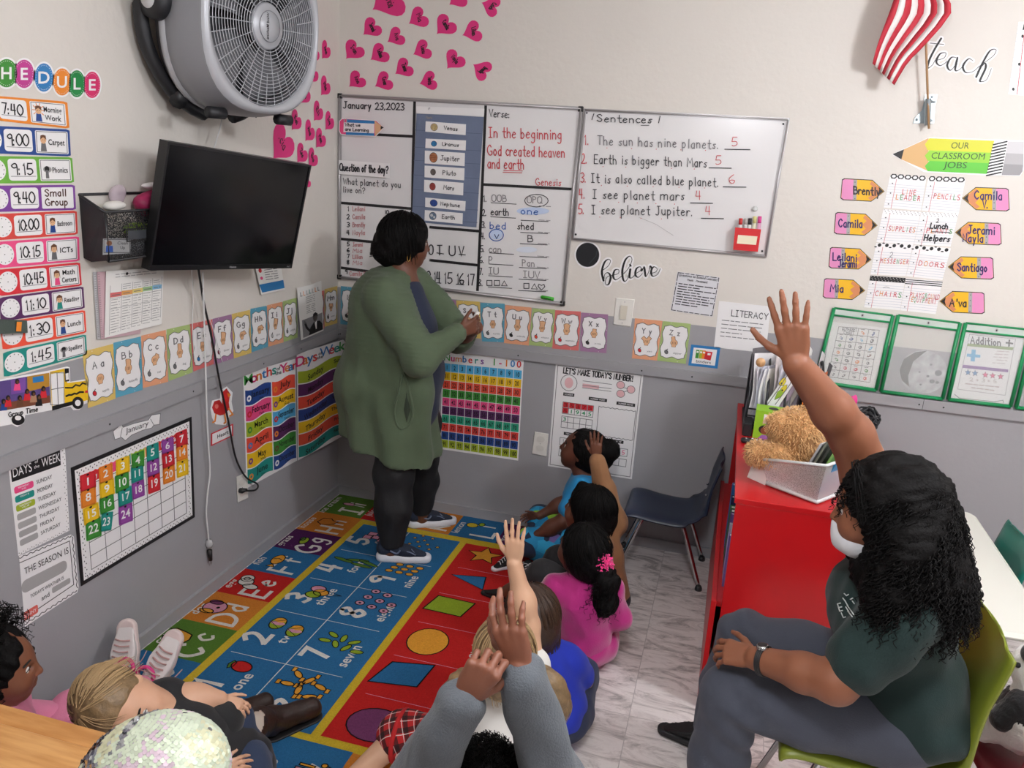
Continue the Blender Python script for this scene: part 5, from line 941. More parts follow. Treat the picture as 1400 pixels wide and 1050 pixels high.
for k in range(16): r_ = .082+.0118*k; b.tube([fl(r_*math.cos(t), r_*math.sin(t), -.004+.014*(1-((r_-.08)/.19)**2)) for t in [2*math.pi*i/56 for i in range(57)]], .0014, FSL, 5, cap=False)
for k in range(36):
    t0 = 2*math.pi*k/36; r0 = .078 if k % 2 == 0 else .155; b.tube([fl(r*math.cos(t0+.25*(r-.08)), r*math.sin(t0+.25*(r-.08)), -.006+.014*(1-((r-.08)/.19)**2)) for r in (r0, .5*(r0+.265), .265)], .0017, FSL, 5, cap=False)
b.build('grille', o)
b = MB(); b.lathe([(0, .016), (.05, .016), (.052, .012), (.070, .012), (.076, .006), (.076, -.004)], FSL, FC, FR_, 36); hb = b.build('hub', o)
b = MB(); b.tube([fl(.05*math.cos(t), .05*math.sin(t), .0165) for t in [2*math.pi*i/36 for i in range(37)]], .0012, FGR, 5)
LBf = Sheet(lambda a, b_: (a, b_), lambda p, q, d: fl(-p, -q, .0155+d)); LBf.text('Wind Machine', 0.006, 0, .012, K, fit=.085, dirn=(0, 1), bold=1); b.v += []; LBf.build('lettering', hb); b.build('hub_ring', hb)
for k in range(5):
    b = MB(); vs = []; t0 = k*2*math.pi/5
    for i in range(7):
        r = .06+.032*i
        for j in range(4): t = t0+(j/3-.5)*(.75+.1*i/6)+.12*i/6; vs.append(tuple(fl(r*math.cos(t), r*math.sin(t), -.075+(j/3-.5)*.05)))
    b.add(vs, [(i*4+j, i*4+j+1, i*4+5+j, i*4+4+j) for i in range(6) for j in range(3)], mat('fan_blade', '#6d6e72', .35), True); ob = b.build('blade', o); md = ob.modifiers.new('s', 'SOLIDIFY'); md.thickness = .003
b = MB(); b.lathe([(.0, -.04), (.05, -.04), (.06, -.06), (.06, -.12), (0, -.12)], FBK, FC, FR_, 24); b.lathe([(.256, -.125), (.0, -.13)], mat('fan_dark', '#3a3b3f', .6), FC, FR_, 32); b.build('motor', o)
for sx in (-.17, .17): b = MB(); b.tube([fl(sx-.035, -.302, -.06), fl(sx+.035, -.302, -.06)], .02, FBK, 10); b.build('rubber_foot', o)
# cradle: black bow that carries the fan, pivot knobs, wall pad
for sx in (-1, 1):
    b = MB(); arc = []
    for i in range(9): t = math.radians(-78+i*78/8); arc.append(fl(sx*.325*math.cos(t), .325*math.sin(t)*.98, -.21-.02*math.cos(t)))
    pts = arc+[fl(sx*.322, .05, -.20), fl(sx*.32, .13, -.20)]; b.tube(pts, [.024]*len(pts), FBK, 10); b.build('bracket_arm', o)
    b = MB(); Rk = np.column_stack((fz, FAX, sx*fy)); b.lathe([(0, .03), (.03, .03), (.055, .02), (.06, -.01), (.05, -.02)], FBK, fl(sx*.318, .02, -.17), Rk, 24); k_ = b.build('pivot_knob', o)
    b = MB(); b.lathe([(0, .036), (.026, .035), (.03, .028)], mat('fan_button', '#c3c4c6', .4), fl(sx*.318, .02, -.17), Rk, 20); b.build('button', k_)
b = MB(); c0 = fl(0, -.12, -.26); b.bbox((0.0, c0[1]-.16, c0[2]-.13), (.10, c0[1]+.16, c0[2]+.16), FBK, .02); b.tube([(.05, c0[1]-.14, c0[2]-.1), fl(-.2, -.28, -.2)], .03, FBK, 8); b.tube([(.05, c0[1]+.14, c0[2]-.1), fl(.2, -.28, -.2)], .03, FBK, 8); b.build('wall_mount', o)
# ---------------------------------------------------------------- television on its bracket
TC = np.array((.216, -1.222, 1.616)); ty, tp, tr = -.167, -.182, -.082
tn = np.array((math.cos(ty)*math.cos(tp), math.sin(ty)*math.cos(tp), math.sin(tp))); t_r = np.array((-math.sin(ty), math.cos(ty), 0)); t_u = np.cross(tn, t_r)
tx, tz = math.cos(tr)*t_r+math.sin(tr)*t_u, -math.sin(tr)*t_r+math.cos(tr)*t_u
TR_ = np.column_stack((tx, tz, tn)); tv = lambda x, y, z: TC+TR_@np.array((x, y, z)); W, H = .365, .212
o = empty('television', tv(0, -H, -.03), 'black flat screen television tilted forward on the left wall', 'television')
TB = mat('tv_black', '#101012', .28); b = MB(); b.box((-W, -H, -.035), (W, H, -.004), TB, TR_, TC); b.build('body', o)
b = MB(); e = .008
for lo, hi in (((-W, H-e, -.004), (W, H, .003)), ((-W, -H, -.004), (W, -H+.018, .003)), ((-W, -H+.018, -.004), (-W+e, H-e, .003)), ((W-e, -H+.018, -.004), (W, H-e, .003))): b.box(lo, hi, mat('tv_bezel', '#18181b', .3), TR_, TC)
bz = b.build('bezel', o); LT = Sheet(lambda a, b_: (a, b_), lambda p, q, d: tv(p, -q, .0025+d)); LT.text('Hisense', .02, H-.006, .007, mat('tv_logo', '#a9a9ad', .4), fit=.036, bold=1); LT.text('Roku TV', W-.025, H-.006, .005, mat('tv_logo'), fit=.02); LT.build('logo', bz)
b = MB(); b.box((-W+e, -H+.018, -.004), (W-e, H-e, -.001), mat('tv_screen', '#0b0b0e', .13, spec=.35), TR_, TC); b.build('screen', o)
b = MB(); b.box((-.1, -.1, -.05), (.1, .1, -.034), FBK, TR_, TC); q = tv(0, 0, -.045); m2 = np.array((.07, q[1]+.10, q[2]+.01)); b.tube([q, m2], .018, FBK, 8); b.tube([m2, (.015, q[1]+.02, q[2]+.01)], .018, FBK, 8); b.box((0.0, q[1]-.04, q[2]-.12), (.02, q[1]+.08, q[2]+.12), FBK); b.build('wall_bracket', o)
# cords
def cord(name, lab, pts, r, m, extra=None):
    b = MB(); b.tube(cat(pts, 6), r, m, 7); o = b.build(name, label=lab, cat='cord')
    if extra: extra(o)
wl = lambda pts, d: [on(x, y, 0, d if np.isscalar(d) else d[i]) for i, (x, y) in enumerate(pts)]
def plug(o): b = MB(); p = on(331, 671, 0, .02); b.tube([p+(-.012, 0, 0), p, p+(.012, .02, .0)], [.011, .012, .006], K, 10); b.build('plug', o)
cord('power_cord', 'black power cord running from the television down to the wall outlet', wl([(271, 366), (278, 410), (290, 465), (300, 520), (312, 575), (322, 625), (336, 652), (352, 662), (349, 670), (333, 671)], (.10, .05, .045, .03, .022, .02, .02, .03, .035, .03)), .0042, K, plug)
def wplug(o):
    b = MB(); p = on(286, 744, 0, .012); b.tube([p+(0, 0, .02), p, p+(0, 0, -.015)], [.012, .018, .010], mat('clear_tag', '#cfcfd0', .2, alpha=.6), 10); b.build('strain_relief', o)
    b = MB(); b.tube([on(286.5, 752, 0, .014), on(288, 766, 0, .014)], [.011, .008], K, 8)
    for dy in (-.006, .006): b.tube([on(288, 766, 0, .014)+(0, dy, 0), on(288, 766, 0, .014)+(0, dy, -.02)], .0018, ALU, 6)
    b.build('plug', o)
cord('electric_wire', 'white cord hanging straight down the grey wall to a loose black plug', wl([(277, 372), (279, 430), (281, 500), (283, 570), (285, 610), (287, 645), (284, 672), (282, 700), (284, 725), (286, 745)], (.08, .05, .035, .03, .026, .022, .018, .015, .014, .013)), .0035, mat('white_cable', '#dcdcdc', .4), wplug)
cord('electric_wire', 'thin white wire hanging between the fan and the television', wl([(304, 150), (302, 170), (297, 188), (292, 204)], (.1, .06, .05, .06)), .0022, mat('white_cable'))
for i, (x0, x1, lb) in enumerate(((262, 263, 'faint white wire beside the black cord below the television'), (274, 290, 'second faint white wire crossing card E'))):
    cord('electric_wire', lb, wl([(x0, 368), (x0+2, 410), (x1, 445), (x1+(14 if i else 3), 495)], (.05, .02, .012, .012)), .0016, mat('white_cable'))
# ---------------------------------------------------------------- black mesh wall basket and what is in it
o = empty('wall_basket', (.05, -1.52, 1.465), 'black mesh wall basket left of the television', 'basket')
ya_, yb_ = -1.742, -1.27; zt, zf, zb_ = 1.678, 1.632, 1.472; D_ = .105; BKP = mat('basket_black', '#17171a', .45)
for y in (ya_, yb_):
    b = MB(); b.prism([(0.002, y, zt), (D_, y-.012 if y == ya_ else y, zf), (D_, y-.012 if y == ya_ else y, zb_+.012), (.03, y, zb_), (0.002, y, zb_+.01)], (0, .003, 0), BKP); b.build('side_panel', o)
b = MB()
for p in ([(D_, ya_-.012, zf), (D_, yb_, zf)], [(D_, ya_-.012, zb_+.01), (D_, yb_, zb_+.01)], [(.003, ya_, zt), (.003, yb_, zt)], [(.003, ya_, zt), (D_, ya_-.012, zf)], [(D_, ya_-.012, zf), (D_, ya_-.012, zb_+.01)]): b.tube(p, .0045, BKP, 7)
b.build('wire_rim', o)
mm = bpy.data.materials.new('wire_mesh'); mm.use_nodes = True; nt = mm.node_tree; bs = nt.nodes['Principled BSDF']; bs.inputs['Base Color'].default_value = (*s2l('#1c1c1f'), 1); bs.inputs['Roughness'].default_value = .45
def meshmat(mm, k, thr):
    nt = mm.node_tree; bs = nt.nodes['Principled BSDF']; tc = nt.nodes.new('ShaderNodeTexCoord'); mp = nt.nodes.new('ShaderNodeMapping'); mp.inputs['Rotation'].default_value = (.7, .7, .78); nt.links.new(tc.outputs['Object'], mp.inputs[0]); ck = nt.nodes.new('ShaderNodeTexVoronoi'); ck.inputs['Scale'].default_value = k; nt.links.new(mp.outputs[0], ck.inputs['Vector'])
    lt = nt.nodes.new('ShaderNodeMath'); lt.operation = 'GREATER_THAN'; lt.inputs[1].default_value = thr; nt.links.new(ck.outputs['Distance'], lt.inputs[0]); nt.links.new(lt.outputs[0], bs.inputs['Alpha'])
meshmat(mm, 230, .42)
b = MB(); b.add([(D_, ya_-.012, zf), (D_, yb_, zf), (D_, yb_, zb_+.01), (D_, ya_-.012, zb_+.01)], [(0, 1, 2, 3)], mm); b.add([(D_, ya_-.012, zb_+.01), (D_, yb_, zb_+.01), (.003, yb_, zb_+.01), (.003, ya_, zb_+.01)], [(0, 1, 2, 3)], mm); b.build('mesh_front', o)
yc = -1.62; b = MB(); q = [on(203, 313, 0, D_+.004), on(180, 315, 0, D_+.004), on(174, 313, 0, D_+.004)]
s = Sheet(zm(100, 180, 3.28), lambda x, y, d: on(x, y, 0, D_+.004+d)); s.line([(238, 438), (335, 432), (332, 484), (242, 492)], 2.2, K, 1, True); s.poly([(244, 444), (330, 438), (328, 478), (247, 486)], mat('holder_grey', '#3a3d42', .4), 0); s.build('label_holder', o)
s = Sheet(zm(100, 180, 3.28), lambda x, y, d: on(x, y, 0, D_+.002+d)); s.base([(134, 480), (258, 478), (256, 545), (132, 553)], mat('paper_dim', '#8f9091', .6), t=0); s.rectline(138, 484, 254, 542, .7, K, 2); s.ell(162, 500, 13, 12, BRN, 2, 10); s.poly([(148, 512), (178, 512), (180, 540), (146, 540)], NAVY, 2); s.text('Clean', 222, 506, 13, K, bold=0, fit=48); s.text('Up', 222, 526, 13, K, fit=22); s.build('name_label', o, label='clean up picture label')
def lump(name, lab, c, r, m, seed, cat_, amp=.18, R=None, n=28):
    b = MB(); b.sph(c, r, m, R, n); g = random.Random(seed); ph = [(g.uniform(10, 40), g.uniform(10, 40), g.uniform(10, 40), g.uniform(0, 6)) for _ in range(6)]; c = np.array(c)
    b.v = [tuple(c+(np.array(p)-c)*(1+amp*sum(math.sin(a*p[0]+b_*p[1]+c_*p[2]+d) for a, b_, c_, d in ph)/3)) for p in b.v]; return b.build(name, label=lab, cat=cat_)
PB = mat('bag_magenta', '#b3245e', .5, var=.4, vscale=45, bump=.5, bscale=50)
lump('cloth_bag', 'magenta patterned bag stuffed in the black wall basket', (.055, -1.46, 1.64), (.042, .09, .05), PB, 1, 'bag', .4); lump('tissue_pack', 'white soft pack lying on the magenta bag in the wall basket', (.055, -1.42, 1.705), (.03, .08, .014), mat('tissue_white', '#e9e4e6', .6), 2, 'pack', .3); lump('plastic_bag', 'clear crinkled plastic bag behind the magenta bag in the wall basket', (.03, -1.60, 1.68), (.022, .04, .04), mat('poly_bag', '#d9c7d2', .15, alpha=.45), 3, 'bag', .35)
lump('white_cloth', 'folded white cloth poking out at the left of the wall basket', (.06, -1.665, 1.645), (.035, .05, .02), mat('cloth_white', '#dedbd6', .8), 4, 'cloth', .35); lump('green_pouch', 'lime green pouch low in the wall basket behind the mesh', (.06, -1.56, 1.565), (.03, .06, .022), mat('lime_plastic', '#9fc92c', .5), 5, 'pouch', .12); lump('plastic_bag', 'crumpled clear bag at the bottom of the wall basket', (.06, -1.6, 1.515), (.035, .1, .035), mat('poly_bag2', '#a7a9ad', .2, alpha=.7), 6, 'bag', .3)
b = MB()
for i in range(3): b.tube([(.07+.01*i, -1.47+.035*math.cos(t)+.012*i, 1.565+.03*math.sin(t)) for t in [2*math.pi*k/16 for k in range(17)]], .004, mat('cable_grey', '#9aa6a8', .4), 6)
b.build('cable_coil', label='coiled grey cable behind the label holder of the wall basket', cat='cord')
# ---------------------------------------------------------------- chairs
CHROME = mat('chrome', '#c9cacc', .16, metal=1)
def Rz(a): c, s_ = math.cos(a), math.sin(a); return np.array([[c, -s_, 0], [s_, c, 0], [0, 0, 1.]])
def Rx(a): c, s_ = math.cos(a), math.sin(a); return np.array([[1, 0, 0], [0, c, -s_], [0, s_, c]])
def Ry(a): c, s_ = math.cos(a), math.sin(a); return np.array([[c, 0, s_], [0, 1, 0], [-s_, 0, c]])
def school_chair(pos, yaw, col, seat, back, w, lab, d=.38, splay=.03, name='school_chair'):
    """one piece plastic shell on four chrome legs; local +x is forward"""
    R = Rz(yaw); P0 = np.array(pos, float); T = lambda p: tuple(P0+R@np.array(p)); o = empty(name, P0, lab, 'chair')
    prof = cat([(d*.5, seat-.035), (d*.485, seat-.006), (d*.36, seat+.004), (d*.1, seat-.008), (-d*.22, seat-.012), (-d*.42, seat+.01), (-d*.5, seat+.06), (-d*.55, seat+(back-seat)*.45), (-d*.62, seat+(back-seat)*.8), (-d*.66, back), (-d*.675, back+.004)], 4); L = len(prof); NW = 14; vs = []
    for i, (x, z) in enumerate(prof):
        t = i/(L-1); k = min(1, .78+.22*math.sqrt(max(0, 1-((.12-t)/.12)**2))) if t < .12 else (1-.10*(t-.12)/.7 if t < .82 else (.92-.10)*(.72+.28*math.sqrt(max(0, 1-((t-.82)/.18)**2)))+.08)
        for j in range(NW+1):
            u = j/NW*2-1; e = abs(u)**6
            lip = -.018*e if t < .45 else 0; bk = -.03*u*u*(1 if t > .55 else 0)*min(1, (t-.55)/.2 if t > .55 else 0)
            vs.append(T((x-bk+(-.02*e if t > .55 else 0), u*w/2*k, z+lip-(.006*(1-u*u) if t < .5 else 0))))
    b = MB(); b.add(vs, [(i*(NW+1)+j, i*(NW+1)+j+1, (i+1)*(NW+1)+j+1, (i+1)*(NW+1)+j) for i in range(L-1) for j in range(NW)], col, True)
    ob = b.build('seat_shell', o); md = ob.modifiers.new('s', 'SOLIDIFY'); md.thickness = .007; md.offset = -1
    for sx in (1, -1):
        for sy in (1, -1):
            b = MB(); top = (sx*d*.22, sy*w*.33, seat-.042); ft = (sx*d*.5-(.02 if sx < 0 else -.01), sy*(w*.45+splay), .012)
            b.tube(cat([T((sx*d*.05, sy*w*.3, seat-.042)), T(top), T((top[0]*.8+ft[0]*.2, top[1]*.8+ft[1]*.2, seat*.8)), T(ft)], 4), .0105, CHROME, 10); lg = b.build('leg', o)
            b = MB(); p = T(ft); b.lathe([(0, .022), (.012, .022), (.016, .012), (.017, 0), (0, 0)], mat('glide', '#2a2a2c', .4), (p[0], p[1], 0), n=14); b.build('glide', lg)
    b = MB(); b.tube([T((d*.05, -w*.3, seat-.042)), T((d*.05, w*.3, seat-.042))], .0105, CHROME, 8); b.tube([T((-d*.15, -w*.3, seat-.042)), T((-d*.15, w*.3, seat-.042))], .0105, CHROME, 8); b.build('crossbar', o)
    b = MB()
    for u in (-.2, .2): b.sph(T((-d*.5, u*w, seat+(back-seat)*.38)), .006, CHROME, n=8)
    b.build('rivet', o)
    return o
BLUEP = mat('navy_plastic', '#18243d', .35, bump=.08, bscale=250); GREENP = mat('olive_plastic', '#7b8528', .38, bump=.08, bscale=250); TEALP = mat('teal_plastic', '#0f7466', .35); MARP = mat('maroon_plastic', '#74232c', .35)
school_chair((1.815, -.205, 0), math.pi, BLUEP, .335, .60, .37, 'navy blue plastic chair with chrome legs against the grey wall', d=.36, splay=-.01)
school_chair((2.472, -1.755, 0), math.pi, GREENP, .43, .785, .395, 'olive green plastic chair under the seated woman', d=.42)
school_chair((2.875, -.78, 0), math.pi, TEALP, .36, .66, .36, 'teal plastic chair on the far side of the white table', d=.36)
school_chair((2.985, -1.64, 0), math.radians(97), MARP, .345, .60, .37, 'maroon plastic chair with a panda plush behind the green chair', d=.36)
# ---------------------------------------------------------------- tables
o = empty('white_table', (2.85, -.92, 0), 'white topped table between the red bookcase and the teal chair', 'table')
TW = mat('table_white', '#dcdbd2', .35)
b = MB(); b.bbox((2.62, -1.42, .575), (3.05, -.42, .60), TW, .03); b.build('tabletop', o)
for x in (2.66, 3.01):
    for y in (-1.36, -.48): b = MB(); b.tube([(x, y, 0), (x, y, .575)], .016, CHROME, 10); b.build('leg', o)
WOOD = bpy.data.materials.new('maple_top'); WOOD.use_nodes = True; MATS['maple_top'] = WOOD; nt = WOOD.node_tree; bs = nt.nodes['Principled BSDF']; bs.inputs['Roughness'].default_value = .4
tc = nt.nodes.new('ShaderNodeTexCoord'); mp = nt.nodes.new('ShaderNodeMapping'); mp.inputs['Scale'].default_value = (2, 18, 18); n = nt.nodes.new('ShaderNodeTexNoise'); n.inputs['Scale'].default_value = 3; n.inputs['Detail'].default_value = 6; cr = nt.nodes.new('ShaderNodeValToRGB')
cr.color_ramp.elements[0].position = .35; cr.color_ramp.elements[0].color = (*s2l('#c48a4c'), 1); cr.color_ramp.elements[1].position = .65; cr.color_ramp.elements[1].color = (*s2l('#dba567'), 1)
for a, c in ((tc.outputs['Object'], mp.inputs[0]), (mp.outputs[0], n.inputs['Vector']), (n.outputs['Fac'], cr.inputs[0]), (cr.outputs[0], bs.inputs['Base Color'])): nt.links.new(a, c)
o = empty('wooden_table', (.4, -2.85, 0), 'small maple table at the lower left corner of the photo', 'table')
b = MB(); b.bbox((.05, -3.2, .495), (1.03, -2.575, .52), WOOD, .08); b.build('tabletop', o)
for x in (.12, .9):
    for y in (-3.12, -2.64): b = MB(); b.tube([(x, y, 0), (x, y, .495)], .016, CHROME, 10); b.build('leg', o)
# ---------------------------------------------------------------- red bookcase
RP = mat('red_paint', '#c4141a', .33, bump=.06, bscale=30, var=.07, vscale=5); o = empty('bookcase', (2.33, -.63, 0), 'red painted bookcase against the back wall', 'bookcase')
BX0, BX1, BY0, BY1, BZ = 2.085, 2.56, -1.235, -.02, .82
def bpart(name, lo, hi, lab=None): b = MB(); b.box(lo, hi, RP); q = b.build(name, o, label=lab); md = q.modifiers.new('bv', 'BEVEL'); md.width = .002; md.segments = 2; return q
bpart('top', (BX0, BY0, BZ-.02), (BX1, BY1, BZ)); bpart('end_panel', (BX0+.006, BY0+.002, 0), (BX1, BY0+.02, BZ-.02)); bpart('end_panel', (BX0+.006, BY1-.02, 0), (BX1, BY1, BZ-.02)); bpart('back_panel', (BX1-.015, BY0+.02, .02), (BX1, BY1-.02, BZ-.02))
bpart('shelf', (BX0-.03, BY0+.02, .40), (BX1-.015, BY1-.02, .42)); bpart('bottom_shelf', (BX0+.006, BY0+.02, .05), (BX1-.015, BY1-.02, .07)); bpart('plinth', (BX0+.02, BY0+.02, 0), (BX0+.035, BY1-.02, .05)); bpart('divider', (BX0+.02, -.63, .42), (BX1-.015, -.612, BZ-.02)); bpart('front_board', (BX0-.03, BY0+.0, .0), (BX0-.012, BY1-.02, .43))
# things on its shelf, seen edge-on from the camera
bk = [('#2a3f86', .25, .012), ('#2f6fb0', .27, .02), ('#1f2a50', .24, .018), ('#3c7f3a', .22, .02), ('#244a2a', .23, .022), ('#6b4a8a', .24, .014), ('#b9b2c4', .22, .012), ('#8a6fb0', .20, .02)]
nmz = ('navy', 'blue', 'dark navy', 'green', 'dark green', 'violet', 'pale lilac', 'purple'); y = -.70
for (c, h, w), nm in zip(bk, nmz):
    b = MB(); y1_ = y-w*1.6; m_ = mat('book'+c, c, .45); b.box((BX0+.005, y1_+.001, .421), (BX0+.19, y1_+.004, .421+h), m_); b.box((BX0+.005, y-.004, .421), (BX0+.19, y-.001, .421+h), m_); b.box((BX0+.003, y1_+.001, .421), (BX0+.007, y-.001, .421+h), m_); b.box((BX0+.008, y1_+.004, .424), (BX0+.185, y-.004, .418+h), WH)
    b.build('book', label=f'{nm} book standing in the upper bay of the red bookcase', cat='book', group='books in the red bookcase'); y = y1_-.026
# ---------------------------------------------------------------- on top of the bookcase
TZ = BZ
o = empty('file_sorter', (2.25, -.33, TZ), 'black metal file sorter full of papers on the red bookcase', 'file holder')
b = MB(); b.bbox((2.105, -.53, TZ), (2.142, -.42, TZ+.055), FBK, .006); b.box((2.105, -.42, TZ), (2.42, -.12, TZ+.012), FBK); b.build('base', o)
for i in range(5):
    x = 2.115+.073*i; b = MB(); b.tube(cat([(x, -.42, TZ+.01), (x, -.42, TZ+.12), (x, -.36, TZ+.22), (x, -.20, TZ+.28), (x, -.14, TZ+.2), (x, -.13, TZ)], 5), .005, FBK, 7); b.build('wire_divider', o)
for i in range(4):
    for k in range(3): z_ = TZ+.03+.03*k; b = MB(); b.tube([(2.115+.073*i, -.42, z_), (2.188+.073*i, -.42, z_)], .0035, FBK, 6); b.build('wire_rail', o)
g = random.Random(5); PCs = ['#e6e4e6', '#d6d4da', '#cfd0dd', '#efeeee', '#bdbcc6', '#e2dfda', '#cfc6c4']
def sheet3(name, lab, x, lean, h, y0, y1_, c, cat_='paper', grp='papers in the black file sorter', z=TZ+.014, wob=.008, skew=.085):
    b = MB(); N_ = 8; vs = []
    ph = g.uniform(0, 6); pk = g.uniform(.7, 1.2)
    for i in range(N_+1):
        t = i/N_
        for j in range(5): u = j/4; vs.append((x+lean*t+skew*u+wob*math.sin(t*5+ph+u*3), y0+(y1_-y0)*u, z+h*t*(1-.08*u*pk)))
    b.add(vs, [(i*5+j, i*5+j+1, i*5+6+j, i*5+5+j) for i in range(N_) for j in range(4)], mat('leaf'+c, c, .6), True); q = b.build(name, label=lab, cat=cat_, group=grp); md = q.modifiers.new('s', 'SOLIDIFY'); md.thickness = .0012; return q
lbl = ['leftmost crumpled sheet in the black file sorter', 'second sheet from the left in the black file sorter', 'third sheet from the left in the file sorter', 'fourth sheet from the left in the file sorter', 'fifth sheet from the left in the file sorter', 'sixth sheet from the left in the file sorter', 'seventh sheet from the left in the file sorter', 'eighth sheet from the left in the file sorter', 'ninth sheet from the left in the file sorter', 'tenth sheet from the left in the file sorter', 'eleventh sheet from the left in the file sorter', 'last sheet at the right of the file sorter']
for i in range(12): sheet3('paper_sheet', lbl[i], 2.118+.0135*i, .012*g.uniform(-.4, 1), g.uniform(.25, .33), -.41+.02*g.random(), -.2, PCs[i % 7])
sheet3('folder', 'dark grey folder behind the papers in the file sorter', 2.112, -.006, .33, -.40, -.15, '#5f5b60', 'folder', 'folders in the file sorter', wob=.004); sheet3('folder', 'orange folder right of the papers in the file sorter', 2.322, .01, .25, -.44, -.2, '#e07c22', 'folder', 'folders in the file sorter', wob=.003); sheet3('folder', 'black folder beside the orange one in the file sorter', 2.305, .008, .27, -.45, -.2, '#1d1c20', 'folder', 'folders in the file sorter', wob=.003); sheet3('folder', 'second orange folder at the right of the file sorter', 2.338, .01, .24, -.44, -.2, '#d9691c', 'folder', 'folders in the file sorter', wob=.003)
b = MB(); b.tube([(2.14, -.478, TZ+.305), (2.14, -.474, TZ+.305)], .019, mat('round_face', '#d6a878', .5), 20); b.build('round_cutout', label='round tan face cut-out clipped to the leftmost papers of the file sorter', cat='cutout')
for i, (px, py, hh, c, lb) in enumerate(((1107, 468, .20, '#ece9e6', 'white paper strip standing behind the raised arm'), (1124, 475, .22, '#c9c6c6', 'clear plastic sleeve standing behind the raised arm'), (1131, 490, .2, '#4a474b', 'dark grey pointed folder standing right of the raised arm'))):
    p = on(px, py, 1, -.16); q = sheet3('paper_strip' if i == 0 else 'plastic_sleeve' if i == 1 else 'folder', lb, p[0]-.02, .02 if i < 2 else .03, p[2]-TZ-.012, -.19, -.13, c, 'paper' if i < 2 else 'folder', None, wob=.002, z=TZ+.002, skew=.02)
# tissue box with a girl printed on it
Rt = Rz(math.radians(-3)); tcx = np.array((2.205, -.485, TZ)); o = empty('tissue_box', tcx, 'lime green cube tissue box with a printed child', 'tissue box'); LM = mat('box_lime', '#8fc22a', .5)
s_ = .056; b = MB(); b.box((-s_, -s_*.9, 0), (s_, s_*.9, .118), LM, Rt, tcx); b.build('carton', o)
tt_ = lambda x, z, d: tuple(tcx+Rt@np.array((x, -s_*.9-d, z)))
s = Sheet(lambda a, b_: (a, b_), lambda p, q, d: tt_(p, .118-q, d)); s.base([(-s_, 0), (s_, 0), (s_, .118), (-s_, .118)], LM, t=-.0005); s.rect(-.022, .012, .056, .052, PW, 1); s.text('Clean', .018, .029, .013, PUR, bold=1, fit=.05); s.text('& Pure', .018, .047, .013, RED, bold=1, fit=.05)
s.ell(-.012, .078, .024, .019, K, 1, 16); s.ell(-.01, .082, .018, .016, mat('print_child', '#8a4a30', .5), 2, 16); s.poly([(-.035, .118), (-.02, .1), (.012, .1), (.028, .118)], mat('print_lilac', '#a06ab8', .5), 3); s.line([(.022, .112), (.036, .085), (.034, .07)], .009, mat('print_lilac'), 3); s.ell(.034, .066, .006, .007, mat('print_child'), 4, 8); s.rect(-.005, .085, .002, .09, RED, 4); s.build('front_print', o)
b = MB(); b.lathe([(0, .1195), (.02, .1195)], K, tcx+np.array((.012, 0, 0)), n=20); b.build('opening', o)
# remote control
o = empty('remote_control', (2.165, -.605, TZ), 'black remote control lying before the tissue box', 'remote'); Rr = Rz(math.radians(4)); c0 = np.array((2.165, -.612, TZ)); b = MB(); b.bbox((-.065, -.02, 0), (.085, .02, .018), FBK, .012, Rr, c0); b.build('body', o)
b = MB()
for x, y, m_ in ((-.045, 0, ALU), (-.02, .006, PW), (-.005, -.006, PW), (.01, .006, PW), (.022, -.004, PUR), (.036, .0, PUR), (.05, .0, PUR), (.064, .005, PW)): b.sph(tuple(c0+Rr@np.array((x, y, .018))), (.005, .005, .0025), m_, n=8)
b.build('buttons', o)
# plastic bin with books
BA = np.array((2.175, -1.075, TZ)); ux, uy = np.array((.82, -.572, 0)), np.array((.572, .82, 0)); BW, BD, BH = .215, .30, .15
bp = lambda a, c, z, e=0: tuple(BA+ux*(BW/2+(a-.5)*(BW+2*e))+uy*(BD/2+(c-.5)*(BD+2*e))+np.array((0, 0, z)))
o = empty('plastic_bin', BA+ux*BW/2+uy*BD/2, 'frosted white mesh bin holding a teddy bear and books', 'bin')
mb_ = bpy.data.materials.new('frosted_mesh'); mb_.use_nodes = True; bs = mb_.node_tree.nodes['Principled BSDF']; bs.inputs['Base Color'].default_value = (*s2l('#dfe1e2'), 1); bs.inputs['Roughness'].default_value = .4; meshmat(mb_, 420, .40)
mix = mb_.node_tree; am = mix.nodes.new('ShaderNodeMath'); am.operation = 'MULTIPLY_ADD'; am.inputs[1].default_value = .55; am.inputs[2].default_value = .33; lk = bs.inputs['Alpha'].links[0].from_socket; mix.links.new(lk, am.inputs[0]); mix.links.new(am.outputs[0], bs.inputs['Alpha'])
FRO = mat('frosted_rim', '#e4e6e6', .35)
BZH = lambda a: .095+.055*a
def strip(a0, c0, a1, c1, m, z0=.012): return [bp(a0, c0, z0, -.012), bp(a1, c1, z0, -.012), bp(a1, c1, BZH(a1), .012), bp(a0, c0, BZH(a0), .012)]
for nm, q in (('side_wall', (0, 0, 1, 0)), ('side_wall', (1, 0, 1, 1)), ('side_wall', (1, 1, 0, 1)), ('side_wall', (0, 1, 0, 0))):
    b = MB(); b.add(strip(*q, None), [(0, 1, 2, 3)], mb_ if q in ((0, 0, 1, 0), (1, 1, 0, 1)) else mat('frosted', '#d9dcdd', .35, alpha=.62)); w_ = b.build(nm, o)
b = MB()
for z, e, r in ((0, .012, .006), (.008, -.012, .007)): b.tube([bp(*c, z or BZH(c[0]), e) for c in ((0, 0), (1, 0), (1, 1), (0, 1), (0, 0))], r, FRO, 8)
b.build('rim', o)
b = MB(); b.prism([bp(*c, .012, -.012) for c in ((0, 0), (1, 0), (1, 1), (0, 1))], (0, 0, -.006), FRO); b.build('floor_panel', o)
